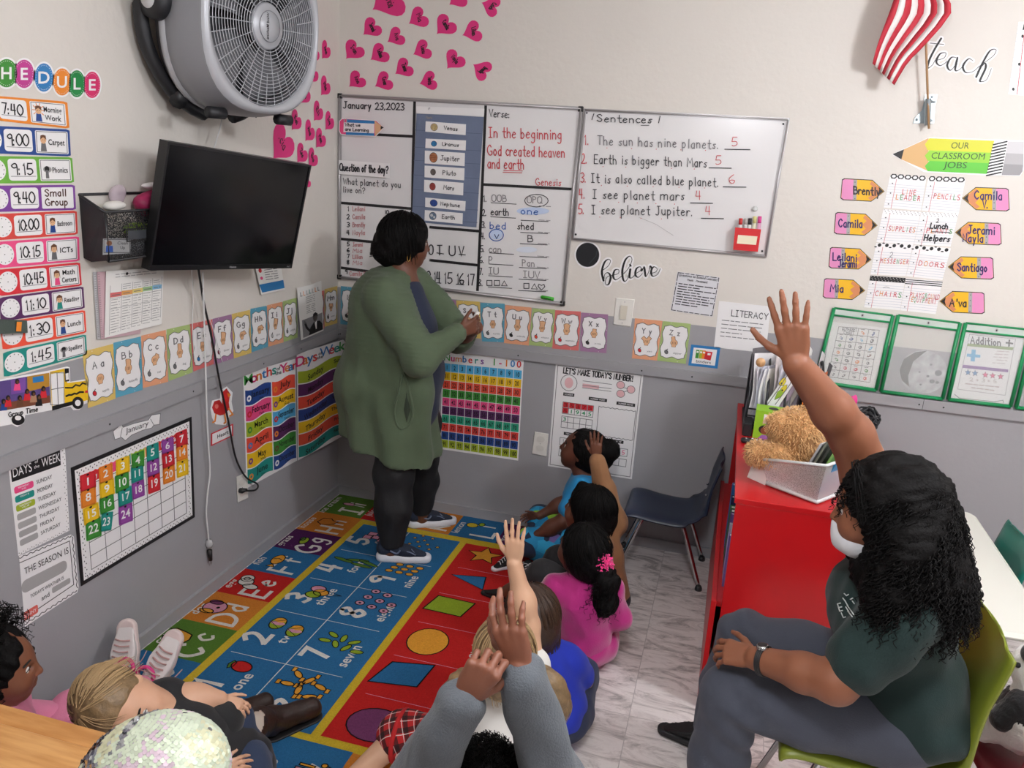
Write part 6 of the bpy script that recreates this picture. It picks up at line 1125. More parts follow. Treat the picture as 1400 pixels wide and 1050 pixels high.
for i, (a, h, c, lb) in enumerate(((.55, .20, '#c9cbd0', 'grey covered book leaning first in the plastic bin'), (.63, .225, '#7f8478', 'grey green book second in the plastic bin'), (.71, .215, '#4b4f48', 'dark book third in the plastic bin'), (.80, .19, '#8cc06a', 'light green book fourth in the plastic bin'), (.90, .17, '#2e9bd0', 'bright blue book at the right end of the plastic bin'))):
    v = [np.array(bp(a, cc, z))+ux*(.05*z/.2 if z > .1 else -.02) for cc in (.12, .80) for z in (.02, h)]; b = MB(); th = ux*.008
    b.prism([tuple(v[0]), tuple(v[1]), tuple(v[3]), tuple(v[2])], tuple(th), mat('bookc'+c, c, .4)); b.prism([tuple(v[0]+th*.2+uy*.006), tuple(v[1]+th*.2+uy*.004+(0, 0, .001)), tuple(v[3]+th*.2-uy*.004+(0, 0, .001)), tuple(v[2]+th*.2)], tuple(th*.6), WH)
    b.build('book', label=lb, cat='book', group='books in the plastic bin')
b = MB(); b.add([(2.125, -1.02, TZ+.001), (2.185, -1.075, TZ+.001), (2.19, -1.07, TZ+.10), (2.145, -1.01, TZ+.10)], [(0, 1, 2, 3)], WH); q = b.build('paper_card', label='white card standing against the left side of the plastic bin', cat='card'); q.modifiers.new('s', 'SOLIDIFY').thickness = .002
# flower cards leaning in a stack
for i, (dx, c, lb) in enumerate(((0, '#e8e8ea', 'front white card with yellow flowers leaning behind the teddy bear'), (.02, '#c8b9cc', 'lilac card leaning second behind the flower card'), (.04, '#dfdcd6', 'cream card leaning third behind the flower card'), (.062, '#bcb6c6', 'grey lilac card leaning fourth behind the flower card'), (.085, '#7f95b8', 'blue card leaning last behind the flower card'))):
    cs_ = [on(px+dx*330, py+dx*60, 1, -.42+dx) for px, py in ((1046, 553), (1080, 505), (1086, 512), (1084, 526), (1058, 566), (1050, 564))]
    b = MB(); b.prism([tuple(p) for p in cs_], (0, .003, 0), mat('fc'+c, c, .5)); q = b.build('flower_card', label=lb, cat='card', group='cards leaning on the file sorter')
    if i == 0:
        s = Sheet(zm(1000, 440, 7), lambda x, y, d: on(x, y, 1, -.42-d)); 
        for p, m_ in (([(420, 720), (440, 670), (480, 640), (530, 650), (470, 720), (410, 750)], mat('leaf_green', '#8fb43a', .5)), ([(450, 590), (490, 540), (520, 530), (525, 570), (500, 610), (465, 615)], mat('petal_y', '#d8c83a', .5)), ([(470, 640), (500, 610), (535, 600), (530, 640), (490, 680)], mat('petal_y'))): s.poly(p, K, 1); s.poly([(np.mean([q[0] for q in p])*.1+a*.9, np.mean([q[1] for q in p])*.1+b_*.9) for a, b_ in p], m_, 2)
        s.ell(480, 590, 8, 9, K, 3, 10); s.ell(487, 655, 8, 9, K, 3, 10); s.line([(345, 790), (440, 660), (560, 470), (590, 452), (602, 475), (560, 600), (420, 790)], 1, DGREY, 3); s.build('flower_print', q)
# black cable bundle and pink bow behind the raised arm
cb = on(1182, 572, 1, -.36); o = empty('cable_bundle', (cb[0], cb[1], cb[2]-.06), 'bundle of black cables with a pink tie at the right of the bookcase top', 'cables')
g = random.Random(9)
b = MB()
for k in range(12):
    r1, r2, a = g.uniform(.03, .06), g.uniform(.02, .05), g.uniform(-.5, .5); b.tube([tuple(cb+np.array((r1*math.cos(t)+.008*g.uniform(-1, 1), .02*math.sin(t*2+a)+.004*k-.02, r2*math.sin(t)+a*r1*math.cos(t)))) for t in [2*math.pi*i/20 for i in range(21)]], .0042, FBK, 6)
b.build('cables', o)
HP = mat('hot_pink', '#e03a8e', .5); p = on(1168, 549, 1, -.37); b = MB(); b.sph(p, (.012, .008, .03), HP, n=10); b.sph(p+(-.008, 0, .012), (.012, .008, .012), HP, n=8); b.build('pink_tie', o)
b = MB(); b.bbox((2.44, -.46, TZ), (2.555, -.24, cb[2]-.055), mat('tray_black', '#26262a', .4), .01); b.build('letter_tray', label='black letter tray under the cable bundle on the bookcase', cat='tray')
p = on(1140, 588, 1, -.55); lump('pink_pouch', 'pink and black pouch between the teddy bear and the raised arm', (p[0], p[1], TZ+.075), (.04, .05, .075), mat('pouch_pink', '#cf2f6e', .6, var=.6, vscale=30), 8, 'pouch', .12)
# ---------------------------------------------------------------- implicit bodies meshed as one continuous surface
class Sdf:
    def __init__(s, h): s.h = h; s.pr = []; s.cut = []
    def cone(s, a, b, ra, rb=None, k=.02): s.pr.append(('c', np.array(a, float), np.array(b, float), ra, ra if rb is None else rb, k, 1)); return s
    def chain(s, pts, rs, k=.02):
        for i in range(len(pts)-1): s.cone(pts[i], pts[i+1], rs[i], rs[i+1], k)
        return s
    def ell(s, c, r, R=None, k=.02, op=1): s.pr.append(('e', np.array(c, float), np.array(r if not np.isscalar(r) else (r, r, r), float), np.eye(3) if R is None else R, 0, k, op)); return s
    def plane(s, p, n): s.cut.append((np.array(p, float), np.array(n, float)/np.linalg.norm(n))); return s   # keep the side n points away from
    def bounds(s):
        lo = np.full(3, 1e9); hi = -lo
        for t, a, b, c, d, k, op in s.pr:
            if op < 0: continue
            if t == 'c': m = max(c, d); l, q = np.minimum(a, b)-m, np.maximum(a, b)+m
            else: m = np.abs(c)@b; l, q = a-m, a+m
            lo = np.minimum(lo, l); hi = np.maximum(hi, q)
        return lo-3*s.h, hi+3*s.h
    def mesh(s, smooth=1, disp=None):
        h = s.h; lo, hi = s.bounds(); n = np.ceil((hi-lo)/h).astype(int)+1; F = np.full(n, .05, np.float32)
        ax = [(lo[i]+h*np.arange(n[i])).astype(np.float32) for i in range(3)]
        for t, a, b, c, d, k, op in s.pr:
            pad = k+3*h
            if t == 'c': m = max(c, d); l, q = np.minimum(a, b)-m-pad, np.maximum(a, b)+m+pad
            else: m = np.abs(c)@b; l, q = a-m-pad, a+m+pad
            i0 = np.clip(((l-lo)/h).astype(int), 0, n-1); i1 = np.clip(((q-lo)/h).astype(int)+2, 1, n)
            sl = tuple(slice(i0[i], i1[i]) for i in range(3)); X = ax[0][sl[0], ][:, None, None]; Y = ax[1][sl[1]][None, :, None]; Zz = ax[2][sl[2]][None, None, :]
            if t == 'c':
                v = (b-a).astype(np.float32); L2 = float(v@v)+1e-12; X, Y, Zz = X-np.float32(a[0]), Y-np.float32(a[1]), Zz-np.float32(a[2])
                T = np.clip((X*v[0]+Y*v[1]+Zz*v[2])/L2, 0, 1); D = np.sqrt((X-T*v[0])**2+(Y-T*v[1])**2+(Zz-T*v[2])**2)-(c+(d-c)*T)
            else:
                X, Y, Zz = X-np.float32(a[0]), Y-np.float32(a[1]), Zz-np.float32(a[2]); R = c.astype(np.float32)
                u = [(X*R[0, i]+Y*R[1, i]+Zz*R[2, i])/np.float32(b[i]) for i in range(3)]; k0 = np.sqrt(u[0]**2+u[1]**2+u[2]**2)+1e-6
                k1 = np.sqrt((u[0]/b[0])**2+(u[1]/b[1])**2+(u[2]/b[2])**2)+1e-6; D = k0*(k0-1)/k1
            G = F[sl]
            if op > 0: hh = np.maximum(k-np.abs(G-D), 0)/max(k, 1e-6); F[sl] = np.minimum(G, D)-hh*hh*k*.25
            else: D = -D; hh = np.maximum(k-np.abs(G-D), 0)/max(k, 1e-6); F[sl] = np.maximum(G, D)+hh*hh*k*.25
        for p, nn in s.cut:
            D = ((ax[0]-p[0])*nn[0])[:, None, None]+((ax[1]-p[1])*nn[1])[None, :, None]+((ax[2]-p[2])*nn[2])[None, None, :]; F = np.maximum(F, D.astype(np.float32))
        S = F < 0; C = S[:-1, :-1, :-1].astype(np.uint8)
        cs = [(i, j, k) for i in (0, 1) for j in (0, 1) for k in (0, 1)]; N1 = [m-1 for m in F.shape]
        cnt = sum(S[i:i+N1[0], j:j+N1[1], k:k+N1[2]].astype(np.uint8) for i, j, k in cs); A = np.argwhere((cnt > 0) & (cnt < 8))
        idx = np.full(N1, -1, np.int32); idx[A[:, 0], A[:, 1], A[:, 2]] = np.arange(len(A))
        V = np.zeros((len(A), 3)); W = np.zeros(len(A)); fv = {c: F[A[:, 0]+c[0], A[:, 1]+c[1], A[:, 2]+c[2]] for c in cs}
        for c0 in cs:
            for x in range(3):
                if c0[x] == 0:
                    c1 = list(c0); c1[x] = 1; f0, f1 = fv[c0], fv[tuple(c1)]; m = (f0 < 0) != (f1 < 0); t = np.where(m, f0/(f0-f1+1e-12), 0); p = np.tile(np.array(c0, float), (len(A), 1)); p[:, x] += t; V[m] += p[m]; W[m] += 1
        V = (A+V/W[:, None])*h+lo; Q = []
        for x in range(3):
            y, z = (x+1) % 3, (x+2) % 3; a = [slice(None)]*3; b = [slice(None)]*3; a[x] = slice(0, -1); b[x] = slice(1, None); s0, s1 = S[tuple(a)], S[tuple(b)]; E = np.argwhere(s0 != s1)
            E = E[(E[:, y] > 0) & (E[:, z] > 0) & (E[:, y] < N1[y]) & (E[:, z] < N1[z])]; inn = s0[E[:, 0], E[:, 1], E[:, 2]]
            def g(dy, dz): e = E.copy(); e[:, y] += dy; e[:, z] += dz; return idx[e[:, 0], e[:, 1], e[:, 2]]
            q = np.stack([g(-1, -1), g(0, -1), g(0, 0), g(-1, 0)], 1); q[~inn] = q[~inn][:, ::-1]; Q.append(q)
        Q = np.concatenate(Q); Q = Q[(Q >= 0).all(1)]
        for _ in range(smooth):
            acc = np.zeros_like(V); w = np.zeros(len(V))
            for i in range(4): np.add.at(acc, Q[:, i], V[Q[:, (i+1) % 4]]); np.add.at(w, Q[:, i], 1)
            V = .5*V+.5*acc/np.maximum(w, 1)[:, None]
        if disp is not None:
            nf = np.cross(V[Q[:, 2]]-V[Q[:, 0]], V[Q[:, 3]]-V[Q[:, 1]]); nv = np.zeros_like(V)
            for i in range(4): np.add.at(nv, Q[:, i], nf)
            nv /= np.linalg.norm(nv, axis=1)[:, None]+1e-12; V = V+nv*disp(V)[:, None]
        return V, Q
    def build(s, name, m, parent=None, paint=(), smooth=1, disp=None, **k):
        V, Q = s.mesh(smooth, disp); return mesh_obj(name, V, Q, m, parent, paint, **k)
def mesh_obj(name, V, Q, m, parent=None, paint=(), origin=None, **k):
    me = bpy.data.meshes.new(name); lo, hi = V.min(0), V.max(0); org = np.array([(lo[0]+hi[0])/2, (lo[1]+hi[1])/2, lo[2]])
    v = (V-org).astype(np.float32); me.vertices.add(len(v)); me.vertices.foreach_set('co', v.ravel()); nq = len(Q); me.loops.add(nq*4); me.loops.foreach_set('vertex_index', Q.astype(np.int32).ravel()); me.polygons.add(nq); me.polygons.foreach_set('loop_start', np.arange(0, nq*4, 4, dtype=np.int32)); me.polygons.foreach_set('loop_total', np.full(nq, 4, np.int32))
    me.materials.append(M_(m)); mi = np.zeros(nq, np.int32)
    if paint:
        C = V[Q].mean(1)
        for i, (pm, fn) in enumerate(paint): me.materials.append(M_(pm)); mi[fn(C)] = i+1
    me.polygons.foreach_set('material_index', mi); me.polygons.foreach_set('use_smooth', np.ones(nq, bool)); me.update(calc_edges=True); me.validate()
    o = bpy.data.objects.new(name, me); COL.objects.link(o); ORG[o.name] = org
    if parent is not None: o.parent = parent; o.location = org-ORG[parent.name]
    else: o.location = org
    return tag(o, **k) if k else o
unit = lambda v: np.array(v, float)/(np.linalg.norm(v)+1e-12)
def wrinkle(amp, fr=38, seed=0, dirs=6):
    g = random.Random(seed); D = [(np.array([g.gauss(0, 1) for _ in range(3)])*fr, g.uniform(0, 6.3), g.uniform(.4, 1)) for _ in range(dirs)]
    def f(V):
        w = V+.015*np.sin(V[:, [1, 2, 0]]*23+1.3); return amp*sum(a*np.sin(w@d+p) for d, p, a in D)/math.sqrt(dirs)
    return f
SKIN = {}
def skin(hx):
    if hx not in SKIN:
        m = mat('skin_'+hx[1:], hx, .5, bump=.05, bscale=350, var=.10, vscale=14); b = m.node_tree.nodes['Principled BSDF']; b.inputs['Subsurface Weight'].default_value = .06; b.inputs['Subsurface Radius'].default_value = (.012, .005, .003); SKIN[hx] = m
    return SKIN[hx]
def frame(f, u): f = unit(f); l = unit(np.cross(u, f)); return np.column_stack((f, l, np.cross(f, l)))
def head(S, H, F, hh, ears=True, mouth=0):
    """F columns: forward, left, up; hh: chin to crown"""
    H = np.array(H, float); P = lambda x, y, z: H+F@(np.array((x, y, z))*hh); k = .03*hh/.2
    S.ell(P(-.07, 0, .12), (.45*hh, .36*hh, .38*hh), F, k); S.ell(P(.10, 0, -.14), (.31*hh, .285*hh, .34*hh), F, k*1.6); S.ell(P(.235, 0, -.40), (.10*hh, .12*hh, .085*hh), F, k*1.3)
    for y in (-1, 1):
        S.ell(P(.255, .16*y, -.17), (.12*hh, .11*hh, .11*hh), F, k); S.ell(P(.405, .15*y, .015), (.055*hh, .085*hh, .05*hh), F, .025*hh, -1)
        if ears: S.ell(P(-.04, .345*y, -.06), (.075*hh, .035*hh, .115*hh), F@Ry(.15), .02*hh); S.ell(P(-.02, .385*y, -.05), (.035*hh, .02*hh, .06*hh), F, .01*hh, -1)
    S.cone(P(.395, 0, .03), P(.465, 0, -.115), .034*hh, .05*hh, .04*hh)
    for y in (-1, 1): S.ell(P(.425, .058*y, -.13), (.045*hh, .035*hh, .032*hh), F, .02*hh)
    S.ell(P(.385, 0, -.245), (.06*hh, .125*hh, .032*hh), F, .015*hh); S.ell(P(.375, 0, -.298), (.06*hh, .105*hh, .034*hh), F, .012*hh)
    if mouth: S.ell(P(.43, 0, -.272), (.05*hh, .09*hh, .012*hh), F, .006*hh, -1)
    return P
def face_parts(o, H, F, hh, hair='#15110f', lip='#7a3f3a', closed=0, iris='#2a1a12'):
    P = lambda x, y, z: np.array(H)+F@(np.array((x, y, z))*hh)
    for y in (-1, 1):
        b = MB(); b.sph(P(.325, .15*y, .01), .062*hh, mat('eye_white', '#e6e2dc', .2), F, 16); e = b.build('eye', o)
        b = MB(); d = unit(F@np.array((1, 0, .0))); b.sph(P(.325, .15*y, .01)+d*.040*hh, (.026*hh, .03*hh, .03*hh), mat('iris', iris, .15), F, 12); b.build('iris', e)
        if not closed: continue
    b = MB()
    for y in (-1, 1): b.tube(cat([P(.385, .07*y, .105), P(.385, .15*y, .13), P(.335, .25*y, .10)], 4), [.006*hh]+[.014*hh]*7+[.004*hh], hair, 6)
    b.build('eyebrows', o)
    b = MB()
    for y in (-1, 1): b.tube(cat([P(.385, .085*y, .02), P(.402, .15*y, .055), P(.365, .225*y, .015)], 4), [.005*hh]*9, '#15100e', 5)
    b.build('eyelashes', o)
def hand(S, W, d, tv, n, L, bends=((.1, .15, .1),)*4, spread=(.12, .02, -.06, -.16), thumb=(.75, .62, .1), kf=.004, fat=1):
    """W wrist, d hand direction, tv towards the thumb, n out of the palm"""
    W = np.array(W, float); d = unit(d); tv = unit(np.array(tv)-d*(d@np.array(tv))); n = unit(np.cross(d, tv))*(1 if np.cross(d, tv)@np.array(n) > 0 else -1)
    kd, kt = (.49, .51, .49, .45), (.155, .055, -.05, -.145)
    K_ = [W+d*kd[i]*L+tv*kt[i]*L for i in range(4)]
    for i in range(4): S.cone(W+tv*kt[i]*L*.45, K_[i], .075*L*fat, .062*L*fat, .03*L)
    S.ell(W+d*.27*L+n*.01*L, (.24*L, .19*L, .075*L), np.column_stack((d, tv, n)), .03*L); S.ell(W+d*.2*L+tv*.12*L+n*.035*L, (.16*L, .08*L, .07*L), np.column_stack((d, tv, n)), .03*L)
    fl_, fr_ = (.40, .445, .41, .33), (.047, .048, .046, .041)
    for i in range(4):
        bd = bends[i] if len(bends) > i else bends[-1]; p = K_[i]; a = 0; dd = unit(d+tv*math.tan(spread[i])); r = fr_[i]*L*fat
        for j, q in enumerate((.46, .31, .25)):
            a += bd[j]; v = dd*math.cos(a)+n*math.sin(a); p2 = p+v*q*fl_[i]*L; S.cone(p, p2, r*(1-.08*j), r*(.94-.1*j), kf if j else .02*L); p = p2
    p = W+d*.14*L+tv*.13*L+n*.03*L; t0 = thumb
    for j, (q, r) in enumerate(((.21, .062), (.17, .050), (.13, .044))):
        v = unit(d*(t0[0]+.12*j)+tv*(t0[1]-.14*j)+n*t0[2]*(1+j)); p2 = p+v*q*L; S.cone(p, p2, r*L*fat, r*.9*L*fat, .02*L if j == 0 else kf); p = p2
RELAX = ((.35, .45, .3), (.4, .5, .3), (.45, .5, .3), (.5, .5, .3)); FIST = ((1.3, 1.6, .9),)*4; OPEN = ((.05, .1, .08), (.0, .08, .06), (.05, .1, .08), (.1, .12, .1))
def tubes(name, strands, r, m, parent, n=4, lab=None):
    b = MB()
    for st in strands: L = len(st); b.tube(st, [r*(1-.5*i/(L-1)) for i in range(L)], m, n, cap=False)
    return b.build(name, parent, label=lab)
def strand(root, dirn, length, seg, curl, wave, grav, g, freq=1.0):
    """a hair strand: starts at root along dirn, pulled down, with a helical wave"""
    p = np.array(root, float); v = unit(dirn); st = []; ph = g.uniform(0, 6.3); sd = length/seg
    for i in range(seg+1):
        t = i/seg; a = unit(np.cross(v, (0.3, .2, 1))); b_ = np.cross(v, a); A = ph+freq*t*length*6.3/curl if curl else 0
        st.append(p+(a*math.cos(A)+b_*math.sin(A))*wave*min(1, t*4)); v = unit(v+np.array((0, 0, -grav*sd/.02))*.06); p = p+v*sd
    return st
def shoe(o, heel, fwd, up, L, m_up, m_sole, name='shoe', lace=None, sole_h=.024, fat=1):
    """heel: ground point under the heel"""
    f = unit(fwd); u = unit(np.array(up)-f*(f@np.array(up))); l = np.cross(u, f); H = np.array(heel, float); P = lambda x, y, z: H+f*x*L+l*y*L*fat+u*z*L; k = L/.27; q_ = fat
    S = Sdf(max(.0028, .005*k)); sh = sole_h/.27*L/k if 0 else sole_h*k/L
    S.cone(P(.13, 0, sh+.10), P(.55, 0, sh+.08), .125*L*q_, .13*L*q_, .05*L); S.cone(P(.5, 0, sh+.08), P(.80, .0, sh+.05), .135*L*q_, .105*L*q_, .05*L); S.cone(P(.12, 0, sh+.1), P(.17, 0, sh+.24), .115*L, .115*L, .04*L); S.cone(P(.3, 0, sh+.22), P(.6, 0, sh+.1), .07*L, .09*L, .06*L)
    S.plane(P(0, 0, sh*.5), -u); S.plane(P(0, 0, sh+.30), unit(u+f*.35)); s_ = S.build(name, m_up, o)
    S = Sdf(max(.0028, .005*k)); S.cone(P(.12, 0, sh*.5), P(.5, .01, sh*.5), .128*L*q_, .133*L*q_, .05*L); S.cone(P(.5, .01, sh*.5), P(.83, .0, sh*.55), .142*L*q_, .115*L*q_, .05*L); S.plane(P(0, 0, 0), -u); S.plane(P(0, 0, sh), u); S.build('sole', m_sole, s_)
    if lace:
        b = MB()
        for i in range(5): x = .38+.075*i; z = sh+.26-.034*i; b.tube(cat([P(x, -.085, z-.035), P(x+.01, 0, z+.012), P(x+.03, .085, z-.035)], 4), .012*L, lace, 6)
        b.tube(cat([P(.36, 0, sh+.29), P(.30, .1, sh+.30), P(.33, .17, sh+.2), P(.38, .06, sh+.27)], 5), .009*L, lace, 6); b.tube(cat([P(.36, 0, sh+.29), P(.32, -.12, sh+.28), P(.36, -.2, sh+.12), P(.5, -.24, sh)], 5), .009*L, lace, 6); b.build('laces', s_)
    return s_, P
# ---------------------------------------------------------------- people
HB = mat('hair_black', '#0b0909', .65, bump=.6, bscale=160, spec=.12); HBS = mat('hair_black_strand', '#0b0909', .6, spec=.15); HBR = mat('hair_brown', '#3a271d', .45, bump=.5, bscale=120); HBRS = mat('hair_brown_strand', '#4a3324', .4); HBL = mat('hair_blonde', '#8a704f', .45, bump=.5, bscale=120, var=.35, vscale=60); HBLS = mat('hair_blonde_strand', '#a88c66', .45, spec=.3)
def cloth(k, c, var=.08, b=.25): return mat('cloth_'+k, c, .85, bump=b, bscale=300, var=var, vscale=9, sheen=.08)
V3 = lambda *a: np.array(a, float)
def limb(S, pts, rs, k=.03): S.chain(pts, rs, k)
def arm_skin(S, A, s):
    sh, el, wr, d, tv, n, be, L = A[:8]; limb(S, (sh, el, wr), (.050*s, .042*s, .029*s), .02); S.ell(V3(*el)*.62+V3(*wr)*.38, .042*s, None, .04); hand(S, wr, d, tv, n, L, be, **(A[8] if len(A) > 8 else {}))
def hair_cap(o, H, F, hh, m, r=(.50, .43, .46), c=(-.10, 0, .12), extra=(), face=.20, amp=.004, fr=60, name='hair', h=.006, cut=(.46, .33, .36), low=1):
    """hair mass on the skull; face: how far forward the hairline lies"""
    P = lambda x, y, z: np.array(H)+F@(np.array((x, y, z))*hh); S = Sdf(h); S.ell(P(*c), tuple(q*hh for q in r), F, .02); low and S.ell(P(c[0]-.12, 0, c[2]-.22), tuple(q*hh*.92 for q in r), F, .03)
    S.ell(P(face+.42, 0, -.18), tuple(q*hh for q in cut), F, .02, -1)
    for e in extra: S.cone(P(*e[0]), P(*e[1]), e[2]*hh, e[3]*hh, .02)
    q = S.build(name, m, o, disp=wrinkle(amp, fr, 3)); return q, P
def scalp_strands(P, F, hh, n, g, length, rad=(.50, .43, .46), c=(-.10, 0, .12), bend=.3, back=-.1, zmin=-.3, seg=6, lift=.0):
    """short strands lying on the skull, combed from the crown outwards"""
    out = []
    for _ in range(n):
        a, z = g.uniform(0, 6.283), g.uniform(zmin, 1); rr_ = math.sqrt(max(0, 1-z*z)); x, y = rr_*math.cos(a), rr_*math.sin(a)
        if x > .35 and z < .55: continue
        st = []
        for i in range(seg+1):
            t = i/seg; zz = z-length*t; r2 = math.sqrt(max(.02, 1-min(1, zz*zz))) if zz > -.2 else .98; k = 1.02+lift*t; st.append(P(c[0]+rad[0]*k*r2*math.cos(a+bend*t)+back*t*.3, c[1]+rad[1]*k*r2*math.sin(a+bend*t), c[2]+rad[2]*k*zz))
        out.append(st)
    return out
def stick(ob, px, py, off=.002):
    inv = np.array(ob.location); hit, loc, n, _ = ob.ray_cast(Vector(CAM-inv-(ORG[ob.parent.name] if ob.parent else 0)), Vector(unit(ray(px, py)))); base = inv+(ORG[ob.parent.name] if ob.parent else 0)
    return (np.array(loc)+base+np.array(n)*off) if hit else None
def decal(ob, poly, m, name, parent, step=2.0, off=.002):
    """a patch of print laid on a surface: poly in photograph pixels"""
    xs = [p[0] for p in poly]; ys = [p[1] for p in poly]; b = MB(); n = len(poly); V = {}
    def ins(x, y):
        c = False
        for i in range(n):
            (x0, y0), (x1, y1) = poly[i], poly[i-1]
            if (y0 > y) != (y1 > y) and x < (x1-x0)*(y-y0)/(y1-y0)+x0: c = not c
        return c
    nx, ny = int((max(xs)-min(xs))/step)+2, int((max(ys)-min(ys))/step)+2; g_ = lambda i, j: (min(xs)+i*step, min(ys)+j*step); F_ = []
    for i in range(nx):
        for j in range(ny):
            if ins(*g_(i+.5, j+.5)):
                q = [(i, j), (i, j+1), (i+1, j+1), (i+1, j)]
                for c in q:
                    if c not in V: V[c] = stick(ob, *g_(*c), off)
                if all(V[c] is not None for c in q): F_.append(q)
    if not F_: return None
    ks = [k for k in V if V[k] is not None]; ix = {k: i for i, k in enumerate(ks)}; b.add([tuple(V[k]) for k in ks], [tuple(ix[c] for c in q) for q in F_], m, True); return b.build(name, parent)
# ======= the standing woman at the board
T = empty('person', (.56, -.42, 0), 'woman in a long green cardigan standing with her back to us at the whiteboard', 'person')
TH = V3(.545, -.40, 1.475); TF = frame((.82, .56, -.08), (0, 0, 1)); sk = skin('#6b402d')
S = Sdf(.0055); head(S, TH, TF, .215); S.cone((.52, -.42, 1.27), (.53, -.41, 1.41), .062, .058, .03); S.chain([(.52, -.42, 1.25), (.47, -.42, 1.1), (.49, -.42, .95), (.51, -.42, .82)], [.10, .12, .12, .11], .05)
aR = ((.52, -.59, 1.24), (.725, -.66, 1.01), (.862, -.545, 1.12), (.5, .75, .25), (0, 0, 1), (-.6, .5, 0), RELAX, .175); aL = ((.54, -.25, 1.25), (.73, -.17, 1.02), (.88, -.36, 1.11), (.3, -.9, .2), (0, 0, 1), (-.6, -.4, 0), FIST, .17)
for a in (aR, aL): arm_skin(S, a, 1.1)
S.chain([(.545, -.53, .8), (.585, -.58, .42), (.598, -.628, .06)], [.11, .07, .042], .03); S.chain([(.56, -.31, .8), (.60, -.27, .42), (.595, -.235, .06)], [.11, .07, .042], .03)
S.build('body', sk, T); face_parts(T, TH, TF, .215)
CG = cloth('sage', '#53624a', .1); S = Sdf(.008)
S.ell((.455, -.42, 1.16), (.165, .205, .20), None, .05); S.cone((.505, -.575, 1.262), (.525, -.265, 1.272), .078, .078, .04); S.cone((.515, -.42, 1.30), (.515, -.42, 1.27), .075, .09, .03); S.ell((.475, -.42, 1.0), (.185, .215, .18), None, .06)
S.ell((.44, -.42, .83), (.20, .24, .19), None, .06); S.cone((.46, -.42, .80), (.52, -.43, .46), .215, .215, .06); S.cone((.35, -.42, .80), (.31, -.42, .62), .10, .075, .06); S.cone((.58, -.53, .84), (.60, -.56, .42), .10, .115, .05); S.cone((.58, -.31, .84), (.60, -.30, .42), .10, .10, .05)
S.chain([aR[0], aR[1]], [.088, .082], .03); S.chain([aR[1], V3(*aR[1])*.08+V3(*aR[2])*.92], [.08, .045], .02); S.chain([aL[0], aL[1]], [.088, .08], .03); S.chain([aL[1], V3(*aL[1])*.08+V3(*aL[2])*.92], [.08, .045], .02)
S.plane((.30, -.42, .575), (-.26, 0, -.96)); S.cone((.42, -.50, .82), (.44, -.53, .44), .12, .12, .06); S.cone((.51, -.50, .82), (.51, -.535, .42), .12, .135, .06); S.chain([(.575, -.53, 1.20), (.625, -.535, 1.02), (.64, -.54, .82), (.615, -.555, .45)], [.07, .095, .10, .10], .05); S.ell((.86, -.36, 1.0), (.13, .13, .40), None, .03, -1)
def fold(V):
    t = np.clip((.95-V[:, 2])/.4, 0, 1); a = np.arctan2(V[:, 1]+.42, V[:, 0]-.48); rib = np.where((V[:, 2] > .98), np.sin(V[:, 2]*330+V[:, 1]*60), 0)*.0012
    return t*.013*np.sin(a*9+np.sin(V[:, 2]*9)*1.2)+wrinkle(.0045, 30, 2)(V)+rib
card_ = S.build('cardigan', CG, T, disp=fold)
bpy.context.view_layer.update(); b = MB()
pk = [stick(card_, *p, .002) for p in ((552, 508), (558, 528), (563, 550), (564, 568), (558, 582), (548, 586), (541, 576), (540, 558), (545, 535), (551, 510))]; pk = [p for p in pk if p is not None]
b.tube(cat(pk, 5), .0055, CG, 7); b.build('pocket_fold', card_)
b = MB(); pk = [stick(card_, *p, .0015) for p in ((556, 535), (561, 560), (556, 578), (552, 560))]; b.add([tuple(p) for p in pk if p is not None], [tuple(range(len([p for p in pk if p is not None])))], cloth('sage_dark', '#2f3a2b')); b.build('pocket_slit', card_)  # darker cloth patch paints the shade in the pocket's gap
S = Sdf(.008); S.ell((.555, -.42, 1.03), (.155, .16, .22), None, .04); S.ell((.60, -.42, .88), (.145, .17, .16), None, .05); S.cone((.55, -.42, 1.24), (.55, -.42, 1.1), .09, .13, .04); S.cone((.57, -.42, .85), (.58, -.42, .72), .15, .15, .04); S.build('shirt', cloth('navy', '#20283f'), T, disp=wrinkle(.003, 30, 5))
PT = mat('cloth_black_denim', '#0f0f13', .7, bump=.3, bscale=300, var=.1, vscale=20); S = Sdf(.008); S.chain([(.555, -.50, .76), (.575, -.53, .58), (.582, -.575, .42), (.592, -.605, .26), (.598, -.628, .095)], [.10, .10, .09, .085, .056], .03); S.chain([(.565, -.31, .76), (.585, -.29, .58), (.60, -.27, .42), (.60, -.25, .26), (.595, -.235, .095)], [.11, .105, .088, .08, .054], .03); S.ell((.52, -.42, .74), (.15, .17, .12), None, .05); S.plane((0, 0, .085), (0, 0, -1)); S.build('trousers', PT, T, disp=wrinkle(.006, 34, 4))
SNU, SNS = mat('sneaker_navy', '#232b3d', .8, bump=.6, bscale=260), mat('sneaker_sole', '#dfe0e6', .5)
for hl, fw in (((.535, -.655, .008), (.245, .072, 0)), ((.535, -.275, .008), (.215, .135, 0))):
    s_, P = shoe(T, hl, fw, (0, 0, 1), .275, SNU, SNS, 'sneaker', None, .036)
    b = MB(); b.tube(cat([P(.42, -.12, .24), P(.58, -.13, .23), P(.68, -.11, .17), P(.60, -.05, .25)], 4), .0025, mat('sneaker_line', '#6d7892', .5), 5); b.tube(cat([P(.25, -.135, .24), P(.36, -.145, .2), P(.42, -.14, .26)], 4), .004, mat('sneaker_line'), 5); b.build('stitching', s_)
